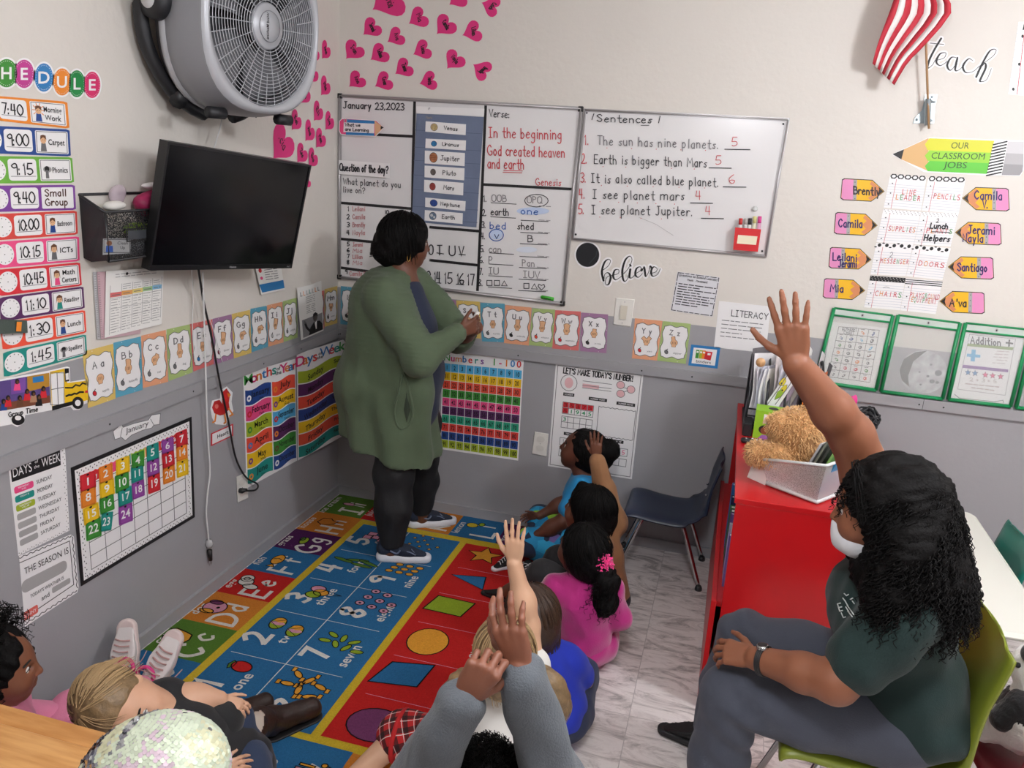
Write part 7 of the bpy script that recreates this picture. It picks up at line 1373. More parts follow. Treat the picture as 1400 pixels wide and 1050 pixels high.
g = random.Random(21); q, P = hair_cap(T, TH, TF, .215, HB, (.52, .47, .50), (-.10, 0, .13), [((-.42, .1, -.12), (-.40, -.1, -.22), .27, .25), ((-.5, 0, -.28), (-.36, 0, -.42), .22, .17), ((.18, .30, .32), (.30, .36, -.02), .12, .06), ((.2, -.3, .32), (.24, -.38, -.08), .14, .07)], .24, .004)
st = scalp_strands(P, TF, .215, 420, g, .75, (.53, .48, .51), (-.10, 0, .13), .25)
for k in range(120):
    t = g.uniform(0, 6.28); z = g.uniform(-.35, .1); st.append([P(-.45+.30*math.cos(t+i*.35), .30*math.sin(t+i*.35)*.9, -.20+z*.6+.02*i) for i in range(6)])
tubes('hair_strands', st, .0022, HBS, q)
b = MB(); b.tube([P(-.02+.11*math.sin(t)*.3, -.40, -.25+.11*math.cos(t)) for t in [2*math.pi*i/20 for i in range(21)]], .0022, mat('gold', '#c9a35a', .25, metal=1), 6); b.build('hoop_earring', T)
b = MB(); b.tube([(.885, -.455, 1.135), (.91, -.44, 1.20)], .010, mat('marker_white', '#e9e6e0', .4), 10); b.build('marker', label='white marker held in the hands of the standing woman', cat='marker')
# ======= the seated woman
W = empty('person', (2.45, -1.77, 0), 'seated woman with long curly black hair and dark green shirt raising her hand', 'person')
WHd = V3(2.405, -1.845, 1.085); WF = frame((-.97, .20, -.16), (-.12, 0, 1)); sk = skin('#8a553b'); hh = .225
aN = ((2.475, -1.975, .875), (2.345, -2.03, .705), (2.170, -1.915, .655), (-.86, .42, -.22), (.2, .6, .5), (-.2, -.2, -1), RELAX, .17); aF = ((2.47, -1.63, .97), (2.335, -1.69, 1.222), (2.165, -1.795, 1.415), (-.26, -.12, .96), (-1, 0, -.2), (0, 1, 0), OPEN, .197, dict(spread=(.17, .03, -.09, -.24), thumb=(.62, .78, .05)))
S = Sdf(.0042); head(S, WHd, WF, hh); S.cone((2.47, -1.80, .90), (2.44, -1.83, 1.02), .06, .055, .03); S.chain([(2.49, -1.79, .84), (2.52, -1.77, .68), (2.55, -1.77, .55)], [.10, .11, .11], .05)
S.chain([aN[0], aN[1]], [.064, .050], .02); S.chain([aN[1], V3(*aN[1])*.6+V3(*aN[2])*.4, aN[2]], [.052, .047, .032], .02); hand(S, *aN[2:6], .175, aN[6])
S.chain([aF[0], V3(*aF[0])*.5+V3(*aF[1])*.5, aF[1]], [.075, .068, .056], .02); S.chain([aF[1], V3(*aF[1])*.65+V3(*aF[2])*.35, aF[2]], [.056, .053, .034], .02); hand(S, *aF[2:6], aF[7], aF[6], **aF[8])
S.chain([(2.5, -1.86, .5), (2.12, -1.86, .49), (2.11, -1.83, .05)], [.08, .055, .035], .03); S.chain([(2.5, -1.66, .5), (2.16, -1.55, .5), (2.10, -1.44, .05)], [.08, .055, .035], .03)
S.build('body', sk, W); face_parts(W, WHd, WF, hh)
SHG = cloth('bottle_green', '#0b2725', .08); S = Sdf(.007); S.ell((2.55, -1.77, .60), (.155, .195, .16), None, .05); S.ell((2.495, -1.78, .79), (.15, .19, .15), None, .06); S.cone((2.475, -1.955, .885), (2.475, -1.645, .915), .076, .076, .05); S.cone((2.43, -1.86, .78), (2.43, -1.70, .79), .085, .085, .05); S.cone(aN[0], V3(*aN[0])*.36+V3(*aN[1])*.64, .084, .080, .04); S.cone((2.475, -1.645, .925), V3(*aF[0])*.75+V3(*aF[1])*.25, .08, .088, .04); S.ell((2.58, -1.77, .53), (.172, .207, .10), None, .03)
S.plane((2.55, 0, .475), (.12, 0, -1))
shirt = S.build('shirt', SHG, W, disp=wrinkle(.005, 26, 8))
PG = cloth('slate', '#444855', .08); S = Sdf(.007); S.ell((2.57, -1.77, .515), (.17, .195, .10), None, .05); S.chain([(2.52, -1.865, .515), (2.32, -1.868, .51), (2.125, -1.862, .495), (2.115, -1.845, .28), (2.12, -1.83, .09)], [.112, .098, .078, .078, .068], .03); S.chain([(2.52, -1.67, .515), (2.32, -1.61, .51), (2.155, -1.55, .495), (2.12, -1.50, .28), (2.11, -1.45, .09)], [.11, .095, .076, .072, .064], .03); S.plane((0, 0, .07), (0, 0, -1))
S.build('trousers', PG, W, disp=lambda V: wrinkle(.0035, 30, 9)(V)+.006*np.sin((V[:, 0]*.6+V[:, 2])*75)*np.exp(-(((V[:, 0]-2.16)/.07)**2)))
BKS = mat('shoe_black', '#111113', .6, bump=.3, bscale=200)
for hl, fw in (((2.165, -1.455, .005), (-1, .16, 0)), ((2.18, -1.83, .005), (-1, .05, 0))): shoe(W, hl, fw, (0, 0, 1), .25, BKS, mat('shoe_sole_dark', '#1a1a1c', .6), 'shoe', None, .024)
# mask
P = lambda x, y, z: WHd+WF@(np.array((x, y, z))*hh)
S = Sdf(.004); S.ell(P(.22, 0, -.33), (.245*hh, .275*hh, .24*hh), WF, .02); S.cone(P(.42, .0, -.18), P(.42, 0, -.40), .07*hh, .06*hh, .03); S.plane(P(.2, 0, -.17), WF@np.array((-.3, 0, 1))); S.plane(P(.02, 0, -.3), WF@np.array((-1, 0, 0))); mk = S.build('face_mask', mat('mask_white', '#dfe0e4', .7, bump=.15, bscale=150), W)
b = MB()
for y in (-1, 1): b.tube(cat([P(.06, .27*y, -.26), P(-.06, .35*y, -.15), P(-.1, .37*y, -.02)], 4), .0022, mat('mask_white'), 5); b.tube(cat([P(.06, .26*y, -.46), P(-.04, .34*y, -.25), P(-.1, .37*y, -.02)], 4), .0022, mat('mask_white'), 5)
b.build('ear_loops', mk)
# watch
w0, w1 = V3(*aN[1]), V3(*aN[2]); wd_ = unit(w1-w0); wc = w0+(w1-w0)*.90; wa = unit(np.cross(wd_, (0, 0, 1))); wb = np.cross(wa, wd_); o = empty('wristwatch', wc, 'black strapped wristwatch on the seated woman\'s wrist', 'watch')
b = MB(); q = [wc+(wa*math.cos(t)+wb*math.sin(t))*.037 for t in [2*math.pi*i/28 for i in range(29)]]
for dd in (-.005, 0, .005): b.tube([p+wd_*dd for p in q], .0035, K, 6)
b.build('strap', o); b = MB(); top = wc+wb*.039-wa*.004; b.lathe([(0, .006), (.014, .006), (.016, .002), (.016, -.003)], CHROME, top, np.column_stack((wd_, wa, wb)), 20); c_ = b.build('case', o); b = MB(); b.lathe([(0, .0065), (.0125, .0065)], K, top, np.column_stack((wd_, wa, wb)), 20); b.build('dial', c_)
# printing on the shirt chest, laid on the cloth
bpy.context.view_layer.update()
b = MB(); PWS = mat('shirt_print', '#cfd3d2', .7)
for q in ([(1146, 826), (1149, 836)], [(1146, 826), (1150, 825)], [(1148, 831), (1152, 830)], [(1149, 836), (1153, 835)], [(1151, 838), (1154, 845), (1157, 844)], [(1153, 818), (1157, 823)], [(1156, 822), (1160, 829)], [(1159, 828), (1164, 835)], [(1162, 832), (1168, 841)], [(1157, 830), (1162, 838)], [(1160, 836), (1166, 844)], [(1155, 812), (1158, 815), (1161, 813)], [(1163, 820), (1167, 818)], [(1166, 822), (1169, 826)]):
    pts = [stick(shirt, *p) for p in q]
    if all(p is not None for p in pts): b.tube(pts, .0016, PWS, 5)
if b.v: b.build('chest_print', shirt)
# hair
g = random.Random(4); S = Sdf(.008); S.ell(P(-.16, 0, .13), (.58*hh, .53*hh, .50*hh), WF, .03); S.ell((2.485, -1.85, 1.0), (.12, .145, .14), None, .06); S.ell((2.50, -1.86, .94), (.13, .155, .10), None, .06); S.cone((2.46, -1.965, 1.06), (2.43, -1.99, .92), .05, .055, .05); S.cone((2.43, -1.73, 1.06), (2.42, -1.71, .93), .05, .055, .05); S.ell(P(.62, .0, -.18), (.56*hh, .60*hh, .52*hh), WF, .02, -1)
hr = S.build('hair', HB, W, disp=lambda V: wrinkle(.006, 60, 6, 8)(V)+wrinkle(.005, 170, 7)(V))
st = []; me = hr.data; base = ORG[hr.name]; nvx = len(me.vertices)
while len(st) < 3000:
    v = me.vertices[g.randrange(nvx)]; p = np.array(v.co)+base; n = unit(np.array(v.normal)); q_ = WF.T@(p-WHd)/hh
    if (q_[0] > .02 and q_[2] < .32 and abs(q_[1]) < .75) or q_[0] > .34: continue
    st.append(strand(p-n*.004, unit(n*.36+V3(.03, 0, -.85)), g.uniform(.04, .10), 14, .022, g.uniform(.003, .007), .9, g))
for k in range(80):   # top, combed from the parting
    a = g.uniform(-1, 1); st.append([P(.28-.1*t-.35*abs(a)*t*.2, .04+(.50 if a > 0 else -.58)*t**.8+.02*math.sin(t*14+k), .53+.03*math.sin(t*12+k)-.45*t*t-.1*abs(a)) + WF@np.array((-.3*hh*abs(a)*1.2, 0, 0)) for t in [i/9 for i in range(10)]])
tubes('curls', st, .0019, HBS, hr, 4)
# ======= children
def child(label, sk_, H, f, up, hh, neck, pel, shirt_, arms, sleeve, legs=(), trousers=None, h=.0038, waist=.10, chest=.088, sh_r=.055, mouth=0, wr_seed=1, closed=0, eyes=True, root=None, tm=None, legmode='trousers'):
    o = empty('person', root or (pel[0], pel[1], 0), label, 'person'); F = frame(f, up); S = Sdf(h); H = V3(*H); neck = V3(*neck); pel = V3(*pel)
    head(S, H, F, hh, mouth=mouth); S.cone(neck, H-F[:, 2]*.3*hh-F[:, 0]*.1*hh, .036, .034, .02); che = neck*.72+pel*.28; S.chain([neck, che, pel], [.05, chest*.85, waist*.85], .04)
    for a in arms: arm_skin(S, a, .78)
    for l in legs: S.chain(l[:3], (.058, .045, .03), .02)
    S.build('body', sk_, o)
    if eyes: face_parts(o, H, F, hh, closed=closed)
    S = Sdf(.006); S.chain([neck+(pel-neck)*.10, che, pel+(0, 0, .01)], [.062, chest, waist], .05)
    sl = unit(np.cross(neck-pel, f))
    for a in arms:
        q = V3(*a[0]); S.cone(neck+(pel-neck)*.12, q, .05, sh_r, .03)
        e = V3(*a[1]); w = V3(*a[2])
        if sleeve > 1: S.chain([q, e, e+(w-e)*(sleeve-1)], [sh_r, sh_r*.84, sh_r*.66], .02)
        else: S.cone(q, q+(e-q)*sleeve, sh_r, sh_r*.98, .02)
    sb = S.build('shirt', shirt_, o, disp=wrinkle(.0045, 42, wr_seed))
    if legs and trousers is not None:
        S = Sdf(.006); S.ell(pel-(0, 0, .005), (waist*1.02, waist*1.02, min(.085, pel[2])), None, .03)
        for l in legs: S.chain([l[0], l[1], V3(*l[1])*(1-l[3])+V3(*l[2])*l[3]], (.075, .062, .05), .03)
        S.build(legmode, trousers, o, disp=wrinkle(.004, 40, wr_seed+1))
    return o, F, H, sb
# blue shirted child in profile by the wall
o, F, H, _ = child('child in a bright blue shirt sitting in profile below the number chart', skin('#653a2a'), (1.405, -.30, .572), (-.95, .05, .22), (.2, 0, 1), .20, (1.43, -.30, .455), (1.45, -.28, .10), cloth('cyan', '#1d86bd'), [((1.43, -.385, .415), (1.37, -.44, .26), (1.245, -.45, .165), (-1, .05, -.15), (0, .3, 1), (0, .4, -1), RELAX, .115), ((1.43, -.205, .415), (1.35, -.17, .26), (1.215, -.22, .17), (-1, -.1, -.2), (0, -.3, 1), (0, 0, -1), RELAX, .115)], .6, [((1.43, -.36, .09), (1.22, -.44, .12), (1.20, -.30, .05), .9), ((1.43, -.2, .09), (1.2, -.13, .12), (1.21, -.28, .05), .9)], cloth('shorts_dark', '#22304a'), mouth=1, wr_seed=3, legmode='shorts')
SKT = mat('tropical_print', '#1c86b8', .8, bump=.3, bscale=200); nt = SKT.node_tree; tc = nt.nodes.new('ShaderNodeTexCoord'); n = nt.nodes.new('ShaderNodeTexVoronoi'); n.inputs['Scale'].default_value = 22; cr = nt.nodes.new('ShaderNodeValToRGB'); cr.color_ramp.interpolation = 'CONSTANT'; e = cr.color_ramp.elements; e[0].color = (*s2l('#1c86b8'), 1); e[1].position = .45; e[1].color = (*s2l('#2aa0cf'), 1); x = e.new(.62); x.color = (*s2l('#8fbf3a'), 1); x = e.new(.76); x.color = (*s2l('#7a66a8'), 1); x = e.new(.88); x.color = (*s2l('#15233f'), 1)
sp = nt.nodes.new('ShaderNodeSeparateColor'); nt.links.new(tc.outputs['Object'], n.inputs['Vector']); nt.links.new(n.outputs['Color'], sp.inputs[0]); nt.links.new(sp.outputs[0], cr.inputs[0]); nt.links.new(cr.outputs[0], nt.nodes['Principled BSDF'].inputs['Base Color'])
S = Sdf(.006); S.chain([(1.40, -.36, .115), (1.30, -.41, .125), (1.225, -.435, .13)], [.085, .075, .07], .03); S.chain([(1.40, -.22, .115), (1.2, -.16, .125)], [.08, .065], .03); S.ell((1.28, -.30, .075), (.13, .17, .06), None, .04); S.plane((0, 0, .012), (0, 0, -1)); S.build('patterned_skirt', SKT, o, disp=wrinkle(.006, 40, 4))
for hl, fw in (((1.175, -.44, .01), (-.45, -.6, 0)), ((1.235, -.50, .01), (.2, -.9, 0))): shoe(o, hl, fw, (0, 0, 1), .17, BKS, SNS, 'sneaker', PW, .026)
g = random.Random(31); q, P = hair_cap(o, H, F, .20, HB, (.475, .40, .42), (-.12, 0, .13), [((-.45, 0, .22), (-.62, 0, .26), .20, .25), ((-.60, 0, .2), (-.62, 0, -.1), .24, .16)], .30, .003, 90); tubes('curls', [strand(P(-.6+.22*math.cos(a), .24*math.sin(a)*g.uniform(.3, 1), .22+.22*math.sin(b_)), (math.cos(a), math.sin(a), .2), .05, 9, .02, .005, .4, g) for a, b_ in [(g.uniform(0, 6.3), g.uniform(-1, 1.5)) for _ in range(130)]]+scalp_strands(P, F, .20, 160, g, .5, (.485, .41, .43), (-.12, 0, .13), .1), .0014, HBS, q)
# brown sweater child, arm up
o, F, H, _ = child('child with straight black hair in a brown sweater raising an arm by the blue chair', skin('#6b3f2b'), (1.525, -.75, .475), (-.93, .25, .12), (.15, 0, 1), .20, (1.575, -.75, .37), (1.64, -.75, .10), cloth('camel', '#946845', .1), [((1.635, -.68, .405), (1.575, -.665, .55), (1.53, -.66, .675), (-.10, .02, 1), (-1, 0, 0), (0, 1, 0), OPEN, .125), ((1.60, -.845, .36), (1.53, -.92, .22), (1.40, -.88, .17), (-1, .2, -.2), (0, .3, 1), (0, 0, -1), RELAX, .115)], 1.9, [((1.62, -.82, .10), (1.38, -.86, .20), (1.22, -.80, .06), .35), ((1.62, -.68, .10), (1.40, -.62, .16), (1.30, -.78, .05), .35)], cloth('shorts_black', '#1d1b1e'), wr_seed=6, legmode='shorts')
for hl, fw in (((1.25, -.80, .01), (-.8, .15, 0)),): shoe(o, hl, fw, (0, 0, 1), .17, BKS, BKS, 'shoe', None, .02)
g = random.Random(32); q, P = hair_cap(o, H, F, .20, HB, (.50, .44, .46), (-.10, 0, .12), [((-.30, .2, -.2), (-.32, .15, -.5), .26, .18), ((-.30, -.2, -.2), (-.32, -.15, -.5), .26, .18), ((.22, 0, .42), (.36, 0, .22), .14, .05)], .26, .002, 70); tubes('hair_strands', scalp_strands(P, F, .20, 420, g, 1.1, (.51, .45, .47), (-.10, 0, .12), .12, zmin=-.4), .0015, HBS, q)
# pink child
MAG = mat('cloth_magenta', '#c0167f', .75, bump=.35, bscale=260, var=.12, vscale=12, sheen=.6)
o, F, H, _ = child('child in a magenta tracksuit with a long ponytail seen from behind', skin('#6d4230'), (1.572, -1.13, .48), (-.78, .60, .05), (0, 0, 1), .20, (1.595, -1.135, .365), (1.61, -1.14, .105), MAG, [((1.505, -1.165, .325), (1.43, -1.09, .225), (1.46, -.98, .16), (0, 1, -.2), (1, 0, .3), (0, 0, -1), RELAX, .115), ((1.685, -1.125, .335), (1.735, -1.12, .225), (1.65, -1.02, .15), (-.5, .9, -.2), (-1, 0, .3), (0, 0, -1), RELAX, .115)], 1.92, [((1.55, -1.12, .09), (1.38, -1.00, .12), (1.42, -.90, .05), .95), ((1.67, -1.10, .09), (1.66, -.93, .12), (1.52, -.93, .05), .95)], MAG, wr_seed=9, waist=.112, chest=.1, legmode='trousers')
g = random.Random(33); q, P = hair_cap(o, H, F, .20, HB, (.48, .42, .45), (-.10, 0, .12), [((-.46, 0, .02), (-.56, 0, -.05), .14, .16)], .28, .002, 90); S = Sdf(.006)
S.chain([P(-.56, -.02, -.05), P(-.70, -.05, -.3), P(-.70, -.06, -.75), P(-.66, -.04, -1.05)], [.026, .042, .044, .016], .02); pt_ = S.build('ponytail', HB, o, disp=wrinkle(.006, 110, 5)); tubes('curls', [strand(P(-.58+.2*g.uniform(-1, 1), .2*g.uniform(-1, 1)-.04, g.uniform(-.85, -.1)), (g.gauss(0, .7), g.gauss(0, .7), -.7), .07, 11, .022, .006, .8, g) for _ in range(190)], .0015, HBS, pt_); tubes('hair_strands', scalp_strands(P, F, .20, 300, g, .7, (.49, .43, .46), (-.10, 0, .12), .2, back=-.2), .0013, HBS, q)
b = MB(); g = random.Random(2); c = P(-.54, -.02, .0); PK2 = mat('pompom_pink', '#e5277f', .85, sheen=.5)
for _ in range(420): v = unit([g.gauss(0, 1) for _ in range(3)]); b.tube([c+v*.01, c+v*g.uniform(.036, .048)], [.005, .003], PK2, 4)
b.sph(c, .034, PK2, n=14); b.build('pompom', o)
# blue shirted child with brown hair
o, F, H, _ = child('child with brown hair in a royal blue shirt between the pink child and the pigtails', skin('#b98a6c'), (1.475, -1.51, .40), (-.6, .8, .0), (-.15, .1, 1), .20, (1.515, -1.54, .29), (1.60, -1.58, .10), cloth('royal', '#1b33b5', .08), [((1.44, -1.60, .25), (1.36, -1.52, .14), (1.40, -1.38, .10), (.2, 1, 0), (1, 0, 0), (0, 0, -1), RELAX, .11), ((1.615, -1.51, .26), (1.665, -1.45, .16), (1.60, -1.34, .11), (-.4, 1, 0), (-1, 0, 0), (0, 0, -1), RELAX, .11)], .75, [((1.55, -1.54, .09), (1.40, -1.40, .11), (1.44, -1.30, .05), .9), ((1.65, -1.52, .09), (1.64, -1.36, .11), (1.52, -1.32, .05), .9)], cloth('jeans_dark', '#2b3450'), wr_seed=12, waist=.115, chest=.1, h=.0045)
g = random.Random(34); q, P = hair_cap(o, H, F, .20, HBR, (.51, .45, .48), (-.10, 0, .12), [((-.3, 0, -.2), (-.34, 0, -.5), .32, .2)], .24, .002, 80); tubes('hair_strands', scalp_strands(P, F, .20, 380, g, 1.0, (.52, .46, .49), (-.10, 0, .12), .1, zmin=-.4), .0014, HBRS, q)
# pigtail child, arm up
o, F, H, _ = child('child with blonde pigtails in a white shirt and red plaid raising a bare arm', skin('#cfa385'), (1.50, -1.94, .53), (-.35, .93, .05), (0, 0, 1), .20, (1.505, -1.945, .41), (1.50, -1.93, .11), cloth('white', '#cfcdd2', .05), [((1.595, -1.93, .385), (1.545, -1.85, .575), (1.490, -1.84, .755), (-.05, .02, 1), (-1, 0, 0), (0, 1, 0), OPEN, .14, dict(spread=(.16, .03, -.05, -.14), thumb=(.72, .68, .1))), ((1.41, -1.96, .36), (1.34, -1.94, .22), (1.38, -1.82, .15), (.2, 1, 0), (1, 0, 0), (0, 0, -1), RELAX, .11)], .5, [((1.44, -1.92, .10), (1.20, -1.88, .16), (1.09, -2.04, .07), .3), ((1.56, -1.9, .09), (1.58, -1.72, .11), (1.46, -1.70, .05), .9)], None, wr_seed=15, waist=.105)
PL = mat('plaid_red', '#b3191b', .85, bump=.3, bscale=250); nt = PL.node_tree; tc = nt.nodes.new('ShaderNodeTexCoord'); prev = None; bs = nt.nodes['Principled BSDF']
mixc = (*s2l('#b3191b'), 1)
for vec, off, col, wdt, fac in (((1, .3, .5), 0, '#120c0f', .008, .8), ((-.3, 1, .4), 0, '#120c0f', .008, .8), ((1, .3, .5), .013, '#e8e0dc', .0012, .75), ((-.3, 1, .4), .013, '#e8e0dc', .0012, .75)):
    dp = nt.nodes.new('ShaderNodeVectorMath'); dp.operation = 'DOT_PRODUCT'; dp.inputs[1].default_value = vec; nt.links.new(tc.outputs['Object'], dp.inputs[0])
    aa = nt.nodes.new('ShaderNodeMath'); aa.operation = 'ADD'; aa.inputs[1].default_value = off; nt.links.new(dp.outputs['Value'], aa.inputs[0]); pp_ = nt.nodes.new('ShaderNodeMath'); pp_.operation = 'PINGPONG'; pp_.inputs[1].default_value = .022; nt.links.new(aa.outputs[0], pp_.inputs[0])
    lt = nt.nodes.new('ShaderNodeMath'); lt.operation = 'LESS_THAN'; lt.inputs[1].default_value = wdt; nt.links.new(pp_.outputs[0], lt.inputs[0]); mu = nt.nodes.new('ShaderNodeMath'); mu.operation = 'MULTIPLY'; mu.inputs[1].default_value = fac; nt.links.new(lt.outputs[0], mu.inputs[0])
    mx = nt.nodes.new('ShaderNodeMixRGB'); mx.inputs[2].default_value = (*s2l(col), 1); nt.links.new(mu.outputs[0], mx.inputs[0])
    if prev is None: mx.inputs[1].default_value = mixc
    else: nt.links.new(prev.outputs[0], mx.inputs[1])
    prev = mx
nt.links.new(prev.outputs[0], bs.inputs['Base Color'])
S = Sdf(.006); S.chain([(1.43, -1.93, .11), (1.30, -1.915, .14), (1.19, -1.905, .145)], [.10, .088, .078], .03); S.chain([(1.56, -1.9, .09), (1.57, -1.78, .11)], [.09, .08], .03); S.plane((0, 0, .012), (0, 0, -1)); pk_ = S.build('plaid_skirt', PL, o, disp=wrinkle(.004, 40, 5), label='red plaid skirt')
b = MB(); 
b.tube([V3(1.185, -1.905, .145)+V3(.0, .076*math.cos(t), .076*math.sin(t)) for t in [2*math.pi*i/24 for i in range(25)]], .008, mat('cuff_red', '#b5161a', .8), 8); b.build('hem_band', pk_)
g = random.Random(35); q, P = hair_cap(o, H, F, .20, HBL, (.49, .43, .46), (-.10, 0, .12), (), .26, .002, 80)
st = scalp_strands(P, F, .20, 420, g, .8, (.50, .44, .47), (-.10, 0, .12), .15, zmin=-.4); tubes('hair_strands', st, .0014, HBLS, q)
for sy, pts in ((1, [P(-.30, .42, -.12), P(-.38, .62, -.25), P(-.36, .78, -.75), P(-.30, .80, -1.35)]), (-1, [P(-.30, -.42, -.10), P(-.36, -.62, -.22), P(-.34, -.78, -.60), P(-.28, -.76, -1.0)])):
    S = Sdf(.005); S.chain(cat(pts, 3), [.018, .024, .030, .034, .036, .036, .032, .026, .016, .008][:len(cat(pts, 3))], .015); pg = S.build('pigtail', HBL, o, disp=wrinkle(.003, 90, 3)); sl_ = []
    for _ in range(150):
        a = g.uniform(0, 6.28); r = g.uniform(.6, 1.1); C_ = cat(pts, 4); sl_.append([C_[i]+V3(math.cos(a), math.sin(a)*.7, .1*math.sin(a))*r*(.02+.018*math.sin(min(1, i/len(C_))*3.1)) for i in range(len(C_))])
    tubes('hair_strands', sl_, .0013, HBLS, pg); b = MB(); b.lathe([(.016, -.008), (.021, 0), (.016, .008)], K, pts[0]*.6+pts[1]*.4, frame(pts[1]-pts[0], (0, 0, 1))@Ry(1.57), 16); b.build('hair_tie', pg)
# foreground child, two hands up
sl6 = cloth('heather', '#5a5f65', .16, .5); D6 = lambda px, py, t: CAM+ray(px, py)*t
h6 = D6(660, 1092, 1.46)
aR6 = (D6(770, 1150, 1.50), D6(757, 1075, 1.42), D6(712, 915, 1.32), D6(687, 830, 1.30)-D6(712, 915, 1.32), (-1, 0, .0), (.1, 1, .2), ((.30, .55, .3), (.2, .35, .25), (.15, .25, .2), (.25, .4, .3)), .142, dict(spread=(.10, .0, -.10, -.16), thumb=(.7, .55, .35))); aL6 = (D6(560, 1150, 1.50), D6(570, 1075, 1.42), D6(634, 955, 1.30), D6(668, 905, 1.27)-D6(634, 955, 1.30), (.6, 0, -.6), (.3, 1, .3), ((1.0, 1.5, .8), (1.05, 1.5, .8), (1.1, 1.5, .8), (1.15, 1.4, .8)), .142, dict(thumb=(.6, .5, .5)))
o, F, H, _ = child('child in a grey sweater holding both hands together above curly black hair', skin('#7b4a36'), h6, (-.25, .95, .1), (0, 0, 1), .205, h6+V3(.02, -.02, -.13), h6+V3(.03, -.04, -.42), sl6, [aR6, aL6], 1.93, [(h6+V3(-.07, -.03, -.45), V3(1.60, -2.60, .06), V3(1.62, -2.85, .05), .9), (h6+V3(.10, -.03, -.45), V3(1.76, -2.58, .06), V3(1.76, -2.85, .05), .9)], cloth('jeans', '#2d3a55'), wr_seed=18, h=.0028, sh_r=.062)
g = random.Random(36); q, P = hair_cap(o, H, F, .205, HB, (.47, .41, .44), (-.10, 0, .10), (), .30, .006, 120); tubes('curls', [strand(P(-.10+.48*x, .42*y, .10+.45*z), (x, y, z), .03, 8, .012, .004, .1, g) for x, y, z in [unit((g.gauss(0, 1), g.gauss(0, 1), abs(g.gauss(.4, .8)))) for _ in range(900)]], .0013, HBS, q)
# child by the left wall with pink trousers and white shoes
PKC = cloth('rose', '#d77f9e', .1); o, F, H, _ = child('child with dark curly hair in pink trousers sitting at the left wall', skin('#7a4a33'), (.262, -2.43, .505), (.82, .56, -.05), (0, 0, 1), .205, (.245, -2.46, .385), (.245, -2.44, .11), PKC, [((.37, -2.53, .34), (.42, -2.50, .2), (.40, -2.38, .15), (0, 1, 0), (1, 0, 0), (0, 0, -1), RELAX, .115), ((.20, -2.38, .34), (.14, -2.30, .22), (.18, -2.2, .17), (0, 1, 0), (1, 0, 0), (0, 0, -1), RELAX, .115)], 1.9, [((.24, -2.40, .10), (.205, -2.15, .15), (.155, -1.885, .10), .86), ((.33, -2.40, .10), (.30, -2.15, .14), (.245, -1.895, .085), .86)], PKC, wr_seed=20, sh_r=.064, chest=.098)
WSH, PSO = mat('leather_white', '#dcd6d4', .5, bump=.1, bscale=200), mat('sole_pink', '#e2d0cc', .55)
for hl, fw, up in (((.125, -1.815, .005), (-.20, .30, .93), (.2, -.85, .35)), ((.225, -1.83, .008), (.22, .42, .88), (.25, -.85, .40))): s_, P = shoe(o, hl, fw, up, .235, WSH, PSO, 'sneaker', mat('lace_pink', '#b9938f', .7), .03, 1.3)
b = MB()
for c in ((.15, -1.862, .105), (.238, -1.872, .10)): b.tube([V3(*c)+V3(.033*math.cos(t), .012*math.sin(t), .03*math.sin(t)) for t in [2*math.pi*i/20 for i in range(21)]], .007, mat('sock_pink', '#d63d84', .8), 7)
b.build('sock_bands', o)
g = random.Random(37); q, P = hair_cap(o, H, F, .205, HB, (.52, .47, .48), (-.16, 0, .12), [((-.3, .2, .35), (-.4, .2, .45), .28, .25), ((-.3, -.2, .3), (-.45, -.2, .35), .28, .25)], .27, .010, 90); tubes('curls', [strand(P(-.16+.53*x, .48*y, .12+.50*z), (x, y, z), .05, 10, .016, .006, .2, g) for x, y, z in [unit((g.gauss(-.3, .8), g.gauss(0, 1), g.gauss(.4, .7))) for _ in range(700)] if x < .55], .0015, HBS, q)
# blonde child with boots
SKB = skin('#d0a184'); o, F, H, _ = child('blonde child in denim and brown cowboy boots sitting beside the maple table', SKB, (.600, -2.375, .44), (.80, -.22, -.30), (-.62, -.50, .35), .20, (.665, -2.325, .38), (.80, -2.17, .13), cloth('black_tee', '#17171b'), [((.735, -2.37, .30), (.77, -2.41, .22), (.83, -2.33, .245), (.5, .9, -.05), (-.3, .2, 1), (.8, -.3, -.2), RELAX, .115), ((.625, -2.27, .38), (.68, -2.24, .385), (.755, -2.19, .365), (.8, .3, -.4), (0, 1, .3), (0, 0, -1), RELAX, .115)], .45, [((.84, -2.22, .12), (.84, -2.20, .18), (.73, -2.06, .14), .95), ((.76, -2.12, .13), (.755, -2.15, .26), (.62, -2.00, .12), .2)], cloth('denim', '#26344f', .15), wr_seed=22, closed=1)
BT, BTI = mat('boot_brown', '#2f1c16', .5, bump=.3, bscale=120, var=.3, vscale=25), mat('boot_inlay', '#b9aca0', .6)
S = Sdf(.005); S.chain([(.70, -2.24, .31), (.755, -2.19, .30), (.68, -2.08, .18)], [.06, .062, .055], .02); S.build('legging', mat('cloth_black_knit', '#111114', .8, sheen=.2), o)
